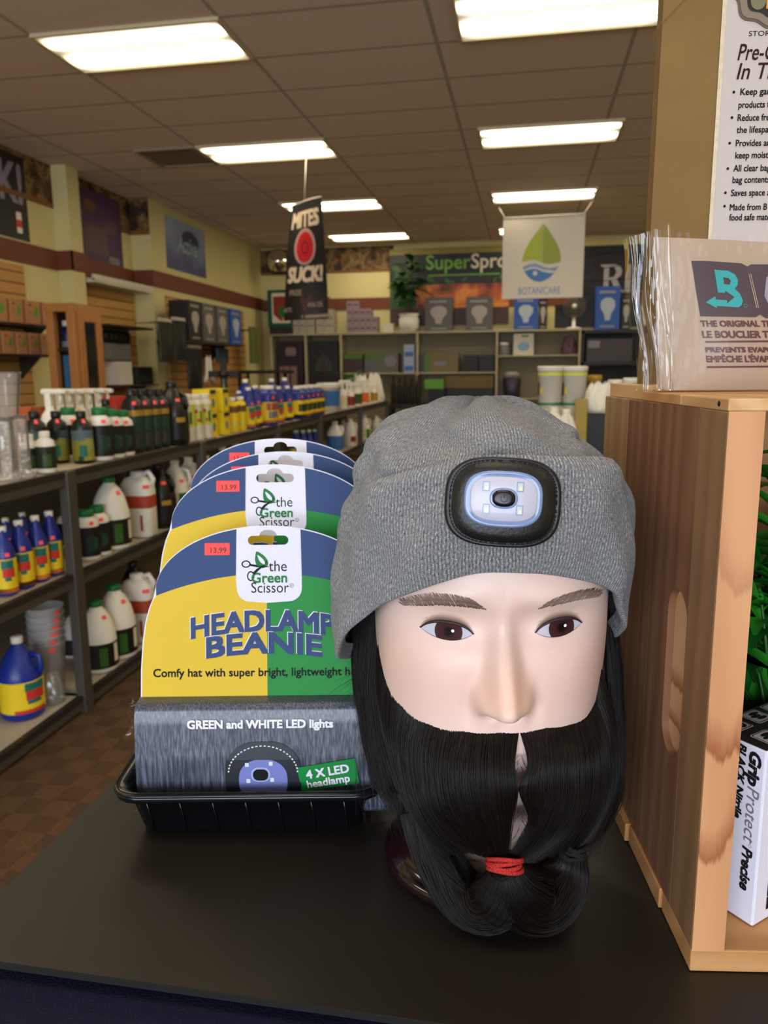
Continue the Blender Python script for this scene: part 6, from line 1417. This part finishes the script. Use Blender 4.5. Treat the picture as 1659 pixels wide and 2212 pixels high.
# headlamp patch on the cuff
Pc = hl(1087, 1083, -.1015); Pc = np.array((Pc[0], -.1042, Pc[2])); tz_ = math.radians(-3.5); lean = math.radians(9)
pe = np.array((math.cos(tz_), 0, math.sin(tz_))); pn0 = np.array((0, -math.cos(lean), math.sin(lean))); pu = np.cross(pn0, -pe); pu /= np.linalg.norm(pu); pu = pu if pu[2] > 0 else -pu
def PF(x, y, w=0.):
    w = w-(x*x)/(2*.105)-(y*y)/(2*.30); return tuple(Pc+pe*x+pu*y+pn0*w)
m_leath = mat('black_leather', '#12110f', .42, bump=.15, bscale=500); m_lens = mat('lens_white', '#b7b4c4', .35, coat=.15); m_lensr = mat('lens_rim', '#8fa3cf', .12, coat=.2, trans=.35)
def sq(rx, ry, n=3.2, k=56): return [(math.copysign(abs(math.cos(a))**(2/n), math.cos(a))*rx, math.copysign(abs(math.sin(a))**(2/n), math.sin(a))*ry) for a in np.linspace(0, 2*PI, k+1)[:-1]]
def dome(mb, rx, ry, levels, n=3.0, mi=0, cx=0., cy=0., tw=0.):
    # stacked outlines: (scale, height) from the rim inward
    k = 56; o = len(mb.v); vs, fs = [], []
    for sc_, w in levels:
        for x, y in sq(rx*sc_ if sc_ < 9 else rx, ry*sc_, n, k): vs.append(PF(cx+x, cy+y, w))
    for j in range(len(levels)-1):
        for i in range(k): fs.append((j*k+i, j*k+(i+1) % k, (j+1)*k+(i+1) % k, (j+1)*k+i))
    fs.append(tuple((len(levels)-1)*k+i for i in range(k))); mb.add(vs, fs, mi, True)
PRX, PRY = .0308, .0238
mb = MB(); dome(mb, PRX, PRY, [(1.0, -.004), (1.0, .0012), (.985, .0020), (.93, .0022), (.915, .0016), (.88, .0022), (.80, .0040), (.70, .0046), (.45, .0046)]); pt = mb.build('headlamp_patch', m_leath, bn)
mb = MB(); sp = sq(PRX*.915, PRY*.915, 3.0, 150)
for i in range(0, 150, 2): a_, b__ = sp[i], sp[(i+1) % 150]; mb.tube([PF(*a_, .0017), PF((a_[0]+b__[0])/2, (a_[1]+b__[1])/2, .0024), PF(*b__, .0017)], .0003, 5)
mb.build('stitching', mat('black_thread', '#060606', .6), pt)
cxl, cyl = -.0008, .0016
mb = MB(); dome(mb, .0205, .0147, [(1.0, .0035), (1.0, .0058), (.96, .0066), (.90, .0062)], 3.0, 0, cxl, cyl); mb.build('lens_rim', m_lensr, pt)
mb = MB(); dome(mb, .0176, .0117, [(1.0, .0055), (.99, .0067), (.96, .0070), (.5, .0072)], 3.2, 0, cxl, cyl); mb.build('lens', m_lens, pt)
for x, y in ((-.0096, .0062), (.0080, .0067), (-.0090, -.0055), (.0082, -.0054)):
    led = MB(); f_ = lambda u, v, w: PF(cxl+x+u, cyl+y+v, .0075+w)
    led.poly([rrect(-.0018, -.0026, .0018, .0026, .0003), rrect(-.0014, -.0021, .0014, .0021, .0002)], f_, depth=.0008, mi=0); led.poly([rrect(-.0014, -.0021, .0014, .0021, .0002)], lambda u, v, w: PF(cxl+x+u, cyl+y+v, .0073), mi=1); led.poly([rrect(-.0004, -.0018, .0010, .0, .0002)], lambda u, v, w: PF(cxl+x+u, cyl+y+v, .0074), mi=2)
    led.build('led', [mat('led_edge', '#7f8fae', .3), mat('led_pale', '#b9c2c4', .3), mat('led_yellow', '#d9d8a8', .3)], pt)
mb = MB(); dome(mb, .0072, .0054, [(1.0, .0068), (1.0, .0080), (.92, .0082)], 2.4, 0, cxl-.0004, cyl+.0004); dome(mb, .0060, .0044, [(1.0, .0080), (.97, .0088), (.6, .0091)], 2.4, 1, cxl-.0004, cyl+.0004)
bt = mb.build('button', [m_lensr, mat('button_black', '#0b0b0b', .3)], pt)
mb = MB(); a_ = np.linspace(-PI*1.2, PI*.2, 20); mb.tube([PF(cxl-.0004+.0017*math.cos(a), cyl+.0003+.0017*math.sin(a), .0091) for a in a_], .00022, 5); mb.tube([PF(cxl-.0004, cyl+.0006, .0091), PF(cxl-.0004, cyl+.0026, .0091)], .00022, 5); mb.build('power_icon', mat('icon_grey', '#34343a', .4), bt)
# ================================================================== wooden crate
KO = np.array((.101, .422, ZK)); KA = math.radians(8.1); _ck, _sk = math.cos(KA), math.sin(KA)
KW = lambda x, y, z: KO+np.array((x*_ck-y*_sk, x*_sk+y*_ck, z))
def KL(P): d = np.array(P)-KO; return np.array((d[0]*_ck+d[1]*_sk, -d[0]*_sk+d[1]*_ck, d[2]))
def kl(px, py, y):    # picture point at crate depth y
    d = ray(px, py); n = np.array((-_sk, _ck, 0)); s = (y+(KO-CAMP) @ n)/(d @ n); return KL(CAMP+d*s)
def wood(name, a, b, ring=(1, 1, .18), sc=30., knots=(), axis=2, rough=.5, dark=None):
    m, g = newmat(name, rough, .35)
    mp = g.n('Mapping'); mp.inputs['Scale'].default_value = ring; g.link(g.obj, mp.inputs['Vector'])
    ds = g.noise(mp.outputs[0], 7, 3); wv = g.n('TexWave'); wv.wave_type = 'BANDS'; wv.bands_direction = 'DIAGONAL'; wv.inputs['Scale'].default_value = sc; wv.inputs['Distortion'].default_value = 5.; wv.inputs['Detail'].default_value = 3; wv.inputs['Detail Scale'].default_value = 1.2
    g.link(mp.outputs[0], wv.inputs['Vector'])
    fine = g.noise(g.scaled(g.obj, tuple(r*6 for r in ring)), 60, 3)
    f_ = g.math('MULTIPLY_ADD', wv.outputs['Fac'], .6, g.math('MULTIPLY', ds, .4))
    col = g.mix(f_, hexc(a), hexc(b)); col = g.mix(g.math('MULTIPLY', fine, .22), col, hexc(b))
    for (kx, ky, kz, r, st_) in knots:      # cathedral figure: a dark arch with a soft inside
        d2 = g.math('SQRT', g.math('ADD', g.math('POWER', g.math('DIVIDE', g.math('SUBTRACT', g.sep.outputs[0], kx), r*.32), 2.), g.math('POWER', g.math('DIVIDE', g.math('SUBTRACT', g.sep.outputs[2], kz), r), 2.)))
        d2 = g.math('ADD', d2, g.math('MULTIPLY', g.math('SUBTRACT', fine, .5), .3))
        rp = g.ramp(d2, [(0, (0, 0, 0)), (.55, (.05, .05, .05)), (.92, (1, 1, 1)), (1., (0, 0, 0))])
        low = g.math('MULTIPLY_ADD', g.math('SUBTRACT', kz, g.sep.outputs[2]), 1/r, .45, clamp=True)
        col = g.mix(g.math('MULTIPLY', g.math('MULTIPLY', rp, low), st_), col, hexc(dark or '#8a4a24'))
    g.link(col, g.b.inputs['Base Color']); g.bump(g.math('ADD', fine, f_), .12, .0008); return m
m_pine = wood('pine_light', '#d09a6c', '#bc8358', (1, 1, .12), 14, knots=((.009, 0, .185, .055, .85), (.006, 0, .118, .05, .8), (.012, 0, .275, .05, .35)))
m_pineb = wood('pine_side', '#a98a64', '#8a6a48', (1, 1, .05), 26); m_piner = wood('pine_red', '#8e6547', '#6c4833', (1, 1, .05), 30); m_pinef = wood('pine_front_strip', '#93714e', '#7c5c40', (1, 1, .06), 22)
m_pinec = wood('pine_core', '#dcab80', '#c08a5e', (1, 1, .16), 12, knots=((0.0045, 0, .178, .03, .8), (0.0045, 0, .145, .022, .8), (0.0045, 0, .118, .012, .8))); m_base = wood('pine_base', '#c79562', '#ab7846', (.12, 1, 1), 16); m_end = wood('pine_end', '#d8b07e', '#b98a58', (1, .15, 1), 24)
crate = thing('wooden_crate', 'open fronted pine crate with slot handle standing on the counter', 'crate', KO, KA)
CWd, CDp, CHt, PT = .42, .256, .330, .0185
B_ = lambda lo, hi, name, m, bev=.0008: MB().b2(lo, hi, 0, bev).build(name, m, crate)
zb0, zb1, zt0 = .0005, .0145, .3235
for k, (y0, y1, ex) in enumerate(((0, .052, 0.), (.054, .125, -.0015), (.127, .20, -.004), (.202, CDp, -.006))):
    B_((ex, y0, zb0), (CWd, y1, zb1), 'base_slat', m_base)
# side panel: four glued boards around a routed handle slot
B_((0, 0, zb1), (PT, .0385, zt0), 'front_board', m_pinef)
FaceM = MB().b2((.0002, -.0008, zb1), (PT, -.0001, zt0), 0); FaceM.build('front_face', m_pine, crate)
sl = [(p[0], p[1]) for p in rrect(.0385, .108, .0725, .214, .0169, 8)]
def SP(polys, x0, x1, name, m): MB().poly(polys, lambda u, v, w: (x0-w, u, v), depth=x1-x0).build(name, m, crate)
ring_o = [(.0386, zb1), (.110, zb1), (.110, zt0), (.0386, zt0)]
SP([ring_o, [(y*.999+.00006, z) for y, z in sl]], 0, PT, 'middle_board', m_piner)
B_((.0045, .0387, .10), (PT-.0005, .0723, .22), 'slot_core', m_pinec, 0)
B_((0, .1103, zb1), (PT, .185, zt0), 'rear_board', m_piner); B_((0, .1853, zb1), (PT, CDp, zt0), 'back_edge_board', m_pineb)
B_((CWd-PT, 0, zb1), (CWd, CDp, zt0), 'far_side', m_pineb)
for k, (y0, y1, ex) in enumerate(((0, .07, 0.), (.072, .15, .0)), ): B_((ex, y0, zt0), (CWd, y1, CHt), 'top_slat', m_base if k else m_end)
B_((.002, .152, zt0), (CWd, CDp-.006, CHt+.004), 'top_slat', m_end)
for k in range(3): B_((PT+.0002, CDp-.010, zb1+.002+k*.104), (CWd-PT-.0002, CDp-.001, zb1+.10+k*.104), 'back_slat', m_base)
nl = MB()
for y, z in ((.012, .327), (.058, .327), (.1, .327)): nl.lathe([(.0015, 0), (.0015, .0004), (0, .0006)], c=(0, 0, 0), seg=8); 
nl.v = [(-z+.0, (.012, .058, .1)[i//16 if len(nl.v) == 48 else 0]+x, .327+y) for i, (x, y, z) in enumerate(nl.v)]
nl.build('nail', mat('nail_steel', '#4a443c', .4, .8), crate)
sl_ = MB()
for z in (.19, .15, .113, .083): sl_.box((PT+.004, .03, z*1.35), (.010, .002, .004))
# artificial leaves inside
pl = thing('artificial_plant', 'bright green artificial leafy plant inside the wooden crate', 'plant', KW(.12, .13, zb1+.001), KA)
rg = random.Random(77); st, lf, lf2 = MB(), MB(), MB()
MB().lathe([(.04, 0), (.045, .004), (.05, .06), (.045, .062), (.0, .055)], seg=24).build('pot', m_drk, pl)
for k in range(120):
    bx_, by_, bz_ = rg.uniform(-.092, .10), rg.uniform(-.075, .07), rg.uniform(.10, .268)
    st.tube([(bx_*.1, by_*.1, .05), (bx_*.7, by_*.7, bz_*.6), (bx_, by_, bz_-.012)], [.0018, .0014, .001], 5)
    for q in range(5):
        a = rg.uniform(0, 6.28); leaf(lf if rg.random() < .55 else lf2, (bx_, by_, bz_-.012*q*.6), (math.cos(a), math.sin(a)-.3, rg.uniform(-.5, .45)), (0, 0, 1), rg.uniform(.028, .048), rg.uniform(.006, .0105), 0, .35, 7, .45)
for M_ in (lf, lf2): M_.v = [(max(-.098, min(.25, x)), max(-.115, min(.105, y)), min(.300, max(z, .145 if y < -.02 else .0))) for x, y, z in M_.v]
st.build('stem', m_leafd, pl); lf.build('foliage', mat('plastic_leaf', '#2f8a24', .35, var=.25, scale=40), pl); lf2.build('foliage', mat('plastic_leaf_dark', '#0f5a1c', .35, var=.3, scale=40), pl)
# white glove box with black top
gz = zb1+.0006
def onk(px, py, z): return KL(onz(px, py, ZK+z))
g0 = onk(1625, 2003, gz); g1 = onk(1577, 1972, gz); dv = (g1-g0)[:2]; ang = math.atan2(dv[1], dv[0])
ga = ang-math.pi      # local x axis of the box runs from the back corner to the near corner
ght = .114; gw = .0395; gd_ = .12
t = thing('glove_box', 'white box of black nitrile gloves with dark icon top in the crate', 'box', KW(g0[0], g0[1], gz), KA+ga)
MB().b2((-gw, .0, 0), (0, gd_, ght-.0008), 0, .0012).build('body', mat('box_white', '#dcdae6', .4, var=.015), t)
MB().b2((-gw+.0006, .0006, ght-.0008), (-.0006, gd_-.0006, ght)).build('lid', mat('box_black', '#241c20', .4), t)
ic = MB(); fT = lambda u, v, w: (u, v, ght+.0002+w)
for i, (x, y) in enumerate(((-.030, .014), (-.009, .016), (-.030, .036), (-.010, .038), (-.030, .058), (-.010, .06), (-.03, .08), (-.01, .082))):
    ic.poly([rrect(x-.0075, y-.0085, x+.0075, y+.0085, .002)], fT, mi=0)
    ic.poly([rrect(x-.0068, y-.0078, x+.0068, y+.0078, .0018), rrect(x-.0062, y-.0072, x+.0062, y+.0072, .0016)], lambda u, v, w: fT(u, v, .0002), mi=1)
    if i == 0:
        for cx, cy, r in ((x-.0022, y+.002, .0026), (x+.0026, y+.0024, .0028), (x+.0002, y-.003, .0022)):
            gp = [((r*(1.25 if j % 2 else 1.)*math.cos(2*PI*j/18))+cx, (r*(1.25 if j % 2 else 1.)*math.sin(2*PI*j/18))+cy) for j in range(18)]; ic.poly([gp, ell(cx, cy, r*.42, r*.42, 10)], lambda u, v, w: fT(u, v, .0003), mi=1)
    else:
        for j in range(3): ic.poly([ell(x-.003+.003*j, y+.001*(-1)**j, .0016, .0045, 10, .5)], lambda u, v, w: fT(u, v, .0003), mi=1)
ic.build('icon_print', [mat('icon_pale', '#b9b4bc', .4), mat('icon_ink', '#1a1618', .4)], t)
lt = MB(); fF = lambda u, v, w=0.: (u, -.0004-w, v)
fR = lambda u, v, w=0.: fF(-.0098+v, .111-u, w)      # text runs down the face
lt.text('Grip', fR, width=.0215, height=.0076, x=.001, y=0, align='l', bold=.05, shear=.2, mi=0); lt.text('Protect', fR, width=.0355, height=.0076, x=.0235, y=0, align='l', bold=.0, shear=.2, mi=1); lt.text('Precise', fR, width=.0285, height=.0066, x=.0620, y=0, align='l', bold=.04, shear=.2, mi=0)
lt.text('BLACK Nitrile', fR, width=.048, height=.0052, x=-.001, y=-.0074, align='l', bold=.045, shear=.2, mi=0)
lt.poly([ell(-.0055, .0505, .001, .001, 14), ell(-.0055, .0505, .0008, .0008, 14)], fF, mi=1)
lt.poly([[(x+.0068, z+.019) for x, z in ((-.030, .030), (-.0275, .032), (-.0262, .029), (-.0268, .026), (-.0265, .022), (-.0290, .0205), (-.0298, .024))]], fF, mi=0)
lt.build('lettering', [mat('box_ink', '#161316', .45), mat('box_grey', '#7a6f78', .45)], t)
l2 = MB(); fS = lambda u, v, w=0.: (.0004+w, u, v)
[l2.text(c_, lambda u, v, w: fS(u, v), height=.0075, width=.0055 if c_ != 'I' else .0018, x=.0125, y=y_, align='l', fat=.0004) for c_, y_ in (('I', .026), ('P', .0165), ('E', .0075))]; l2.build('side_lettering', mat('box_plum', '#2a1420', .45), t)
# ------------------------------------------------------------------ kraft vacuum bag pack behind
KBY = .165
kp = lambda px, py, y=KBY: (lambda p: (p[0], p[2]))(kl(px, py, y))
m_krf, g = newmat('kraft_sheet', .7, .3)
nz = g.noise(g.obj, 26, 4); g.link(g.mix(nz, hexc('#6a4f26'), hexc('#806334')), g.b.inputs['Base Color']); g.bump(nz, .08)
m_lab = mat('label_paper', '#b5a9a2', .5, var=.02)
a0, a1 = kp(1405, 505), kp(1436, -40); zb_ = CHt+.0045; xl0 = a0[0]+(zb_-a0[1])*(a1[0]-a0[0])/(a1[1]-a0[1])
ztp = a1[1]; KWd = .19
bag = thing('kraft_pack', 'tall kraft brown bag pack with white printed label on the crate', 'bag', KW(0, 0, 0), KA)
yb_ = lambda w: KBY-w
MB().poly([[(xl0, zb_), (xl0+KWd, zb_), (a1[0]+KWd, ztp), (a1[0], ztp)]], lambda u, v, w: (u, KBY-w, v), depth=.012).build('body', m_krf, bag)
q0, q1 = kp(1537, 505), kp(1573, -40)
sx0 = q0[0]+(zb_+.002-q0[1])*(q1[0]-q0[0])/(q1[1]-q0[1])
lb = MB(); lb.poly([[(sx0, zb_+.002), (xl0+KWd, zb_+.002), (a1[0]+KWd, ztp), (q1[0], ztp)]], lambda u, v, w: (u, KBY-.0004, v), mi=0)
lb.poly([[(sx0-.0022, zb_+.002), (sx0, zb_+.002), (q1[0], ztp), (q1[0]-.003, ztp)]], lambda u, v, w: (u, KBY-.0009, v), mi=1)
lb.build('label', [m_lab, mat('label_edge', '#c7b598', .4, var=.3, scale=200)], bag)
tx = MB(); shr = (q1[0]-q0[0])/(q1[1]-q0[1]); Lf = kp(1597, 120)
def line(s, px, py, hpx, wpx, bold=0., shear=0., mi=0, al='l', spacing=1.):
    # baseline start at a picture point of the label plane
    x, z = kp(px, py); k = kp(px+100, py)[0]-kp(px, py)[0]; U_ = k/100
    tx.text(s, lambda u, v, w: (x+u+v*shr, KBY-.0009-w, z+v), width=wpx*U_, height=hpx*U_, align=al, fat=bold*24*U_, shear=shear, mi=mi, spacing=spacing)
line('Pre-C', 1592, 131, 33, 82, .012, .22, 0); line('In Th', 1590, 172, 32, 84, .012, .22, 0); line('STOR', 1616, 79, 10, 46, .0, 0, 1, spacing=1.0)
for s, px, py, w in (('Keep gard', 1598, 206, 72), ('products fr', 1594, 234, 72), ('Reduce free', 1592, 262, 76), ('the lifespan', 1590, 288, 76), ('Provides an', 1588, 317, 74), ('keep moistu', 1587, 343, 78), ('All clear bag', 1583, 371, 79), ('bag contents', 1581, 396, 80), ('Saves space a', 1578, 424, 84), ('Made from B', 1575, 455, 80), ('food safe mate', 1574, 477, 88)):
    line(s, px, py, 13.5, w, .012, 0, 1)
for px, py in ((1589, 200), (1585, 255), (1580, 310), (1576, 365), (1571, 417), (1569, 446)):
    x, z = kp(px-5, py); tx.poly([ell(x, z, .0009, .0009, 12)], lambda u, v, w: (u, KBY-.001, v), mi=1)
tx.build('lettering', [mat('text_brown', '#2c0f07', .6, spec=.2), mat('text_dark', '#140b09', .6, spec=.2)], bag)
c_ = kp(1668, -26); em = MB(); sc_ = [(c_[0]+.0255*(1+.06*math.cos(8*a))*math.cos(a), c_[1]+.0235*(1+.06*math.cos(8*a))*math.sin(a)) for a in np.linspace(0, 2*PI, 65)[:-1]]
em.poly([sc_], lambda u, v, w: (u, KBY-.001, v), mi=0); em.poly([[(c_[0]+(x-c_[0])*.93, c_[1]+(y-c_[1])*.93) for x, y in sc_]], lambda u, v, w: (u, KBY-.0013, v), mi=1); em.poly([[(c_[0]+(x-c_[0])*.74, c_[1]+(y-c_[1])*.74) for x, y in sc_]], lambda u, v, w: (u, KBY-.0016, v), mi=2)
e0 = kp(1652, 22); em.poly([[(e0[0], e0[1]), (e0[0]+.003, e0[1]), (e0[0]+.003, e0[1]+.009), (e0[0], e0[1]+.009)]], lambda u, v, w: (u, KBY-.002, v), mi=3); e1 = kp(1636, 4); em.poly([ell(e1[0], e1[1], .005, .0055, 18)], lambda u, v, w: (u, KBY-.0019, v), mi=4)
em.build('emblem', [mat('emblem_brown', '#5a4a38', .4), mat('emblem_taupe', '#7a6a58', .4), mat('emblem_black', '#17120e', .4), mat('emblem_orange', '#c98a3a', .4), mat('emblem_khaki', '#6f6848', .4)], bag)
tp = MB(); m_tape = film('clear_tape', (.97, .95, .9), 1.2, .15)
def tape(u, v):
    x, z = kp(1424+ (1520-1424)*u+ (-22)*v, 75-105*u+18*v-16); return (x, KBY-.0016-.0022*abs(math.sin(7*u+4*v)), z)
tp.grid(tape, 24, 8); tp.build('tape', m_tape, bag)
# ------------------------------------------------------------------ flat humidity packet in clear film
PY_ = .118
pk = thing('humidity_packet', 'tan printed packet in crinkled clear film standing on the crate', 'packet', KW(0, 0, 0), KA)
pp = lambda px, py, y=PY_: (lambda p: np.array((p[0], p[2])))(kl(px, py, y))
TLp, TRp, BLp, BRp = pp(1411, 512), pp(1730, 525), pp(1428, 848), pp(1745, 842)
def PK(u, v, off=0.):     # u right, v down, on the packet
    p = (TLp*(1-u)+TRp*u)*(1-v)+(BLp*(1-u)+BRp*u)*v; z = max(p[1], CHt+.0012)
    b = .0045*math.sin(PI*min(1, max(0, u*1.2)))*math.sin(PI*v)+.0012*math.sin(6*u+5*v)
    return np.array((p[0], PY_-b-off, z))
m_pkt = mat('packet_tan', '#a58e77', .5, var=.03, scale=20); m_prp = mat('packet_plum', '#46353a', .5); m_tl = mat('packet_teal', '#2f9494', .5); m_br = mat('packet_brown', '#5a3230', .5); m_vio = mat('packet_grey', '#8b8494', .5)
mb = MB(); mb.grid(lambda u, v: PK(u, v), 40, 30); mb.grid(lambda u, v: PK(u, v, -.004), 40, 30, flip=True)
for e_ in ((lambda s: PK(0, s), lambda s: PK(0, s, -.004)), (lambda s: PK(s, 0), lambda s: PK(s, 0, -.004)), (lambda s: PK(1, s), lambda s: PK(1, s, -.004)), (lambda s: PK(s, 1), lambda s: PK(s, 1, -.004))):
    mb.grid(lambda u, v, e_=e_: e_[0](u)*(1-v)+e_[1](u)*v, 30, 1)
mb.build('packet', m_pkt, pk)
def inv(px, py):         # packet (u, v) of a picture point
    p = pp(px, py); v = (p[1]-TLp[1])/(BLp[1]-TLp[1]); 
    for _ in range(4):
        l = TLp*(1-v)+BLp*v; r = TRp*(1-v)+BRp*v; u = (p[0]-l[0])/(r[0]-l[0]); zt_ = TLp[1]*(1-u)+TRp[1]*u; zbm = BLp[1]*(1-u)+BRp[1]*u; v = (p[1]-zt_)/(zbm-zt_)
    return u, v
def PX(x, y, w=0.): u, v = inv(x, y); return PK(u, v, .0004+w)
pr = MB()
pr.poly([[(x, y) for x, y in ((1490, 565), (1522, 565), (1600, 569), (1613, 576), (1622, 571), (1665, 571), (1720, 572), (1722, 690), (1650, 688), (1637, 680), (1628, 686), (1570, 685), (1509, 684), (1500, 632))][::-1]], lambda u, v, w: PX(u, v), mi=0, sub=12)
Bo = [(1539, 584), (1570, 586), (1585, 594), (1591, 607), (1589, 618), (1583, 625), (1594, 635), (1600, 650), (1597, 660), (1590, 665), (1543, 662), (1544, 667), (1520, 654), (1540, 641), (1541, 648), (1566, 650), (1565, 657), (1582, 643), (1562, 629), (1562, 634), (1546, 633)]
Bh = [(1558, 600), (1560, 615), (1572, 616), (1575, 608), (1570, 602)]
pr.poly([Bo[::-1], Bh[::-1]], lambda u, v, w: PX(u, v, .0003), mi=1, sub=6)
pr.poly([ell(1606, 661, 4, 4, 14), ell(1606, 661, 3.2, 3.2, 14)], lambda u, v, w: PX(u, v, .0003), mi=1)
for dx in (0, 4): pr.poly([[(1615+dx, 592), (1616.5+dx, 592), (1631+dx, 666), (1629+dx, 666)][::-1]], lambda u, v, w: PX(u, v, .0003), mi=2, sub=8)
pr.poly([[(1654, 600), (1668, 585), (1690, 588), (1700, 640), (1680, 662), (1655, 655), (1648, 640)][::-1]], lambda u, v, w: PX(u, v, .0003), mi=3, sub=6)
pr.build('banner_print', [m_prp, m_tl, m_pkt, m_vio], pk)
tx = MB()
for s, x, y, h, wd in (('THE ORIGINAL TERPENE SHIELD', 1511, 706, 12.5, 268), ('LE BOUCLIER TERPENE', 1515, 730, 14.5, 212), ('PREVENTS EVAPORATION', 1522, 761, 10.5, 214), ("EMP\u00caCHE L'\u00c9VAPORATION", 1524, 782, 16.5, 214)):
    tx.text(s, lambda u, v, w, x=x, y=y: PX(x+u+v*.17*-1, y-v, .0003+w), width=wd, height=h, align='l', fat=.75)
for x, y in ((1520, 741), (1524, 795)): tx.poly([[(x, y), (1722, y-2), (1722, y-6), (x, y-4)]], lambda u, v, w: PX(u, v, .0003), sub=24)
tx.build('lettering', m_br, pk)
# the loose clear film around it
m_pf = film('packet_film', (.985, .985, .985), .45, .06, bmp=.08)
rgp = np.random.default_rng(5); PH = rgp.uniform(0, 6.28, 12)
def crink(u, v, k=1.):
    return k*.5*(.0020*math.sin(11*u+7*v+PH[0])+.0016*math.sin(23*u-9*v+PH[1])+.0011*math.sin(41*u+21*v+PH[2])+.0013*abs(math.sin(17*u+31*v*.4+PH[3]))+.0008*math.sin(71*u-13*v+PH[4]))
FT, FB = pp(1338, 520), pp(1372, 856)
def SF(u, v):            # left flap of the film, creased lengthwise
    L_ = FT*(1-v)+FB*v; L_ = L_+np.array((.0016*math.sin(9*v+1), 0)); R = (TLp*.99+TRp*.01)*(1-v)+(BLp*.98+BRp*.02)*v; R = R+np.array((.006, 0)); p = L_*(1-u)+R*u
    top = .010*math.exp(-((v)/.10)**2)*(u*.6)
    return (p[0], PY_-.004-.0045*abs(math.sin(2.6*PI*u+1.0*v))-.0018*math.sin(6.7*PI*u-2*v)-crink(u*1.4, v*.8, .5), max(CHt+.0014, p[1]+top))
mb = MB(); mb.grid(SF, 46, 50); mb.build('film_flap', m_pf, pk)
def FF(u, v):
    q = PK(u*1.0, -.03+v*1.02, .0022); return (q[0], q[1]-.0012-abs(crink(u*2.2, v*1.3, .9))*(.75-.72*sstep(.10, .30, u)*sstep(.05, .18, v)), max(CHt+.0013, q[2]))
mb = MB(); mb.grid(FF, 90, 60); mb.build('film_front', film('packet_film_front', (.985, .985, .985), .06, .06, bmp=.03, blend=.05), pk)
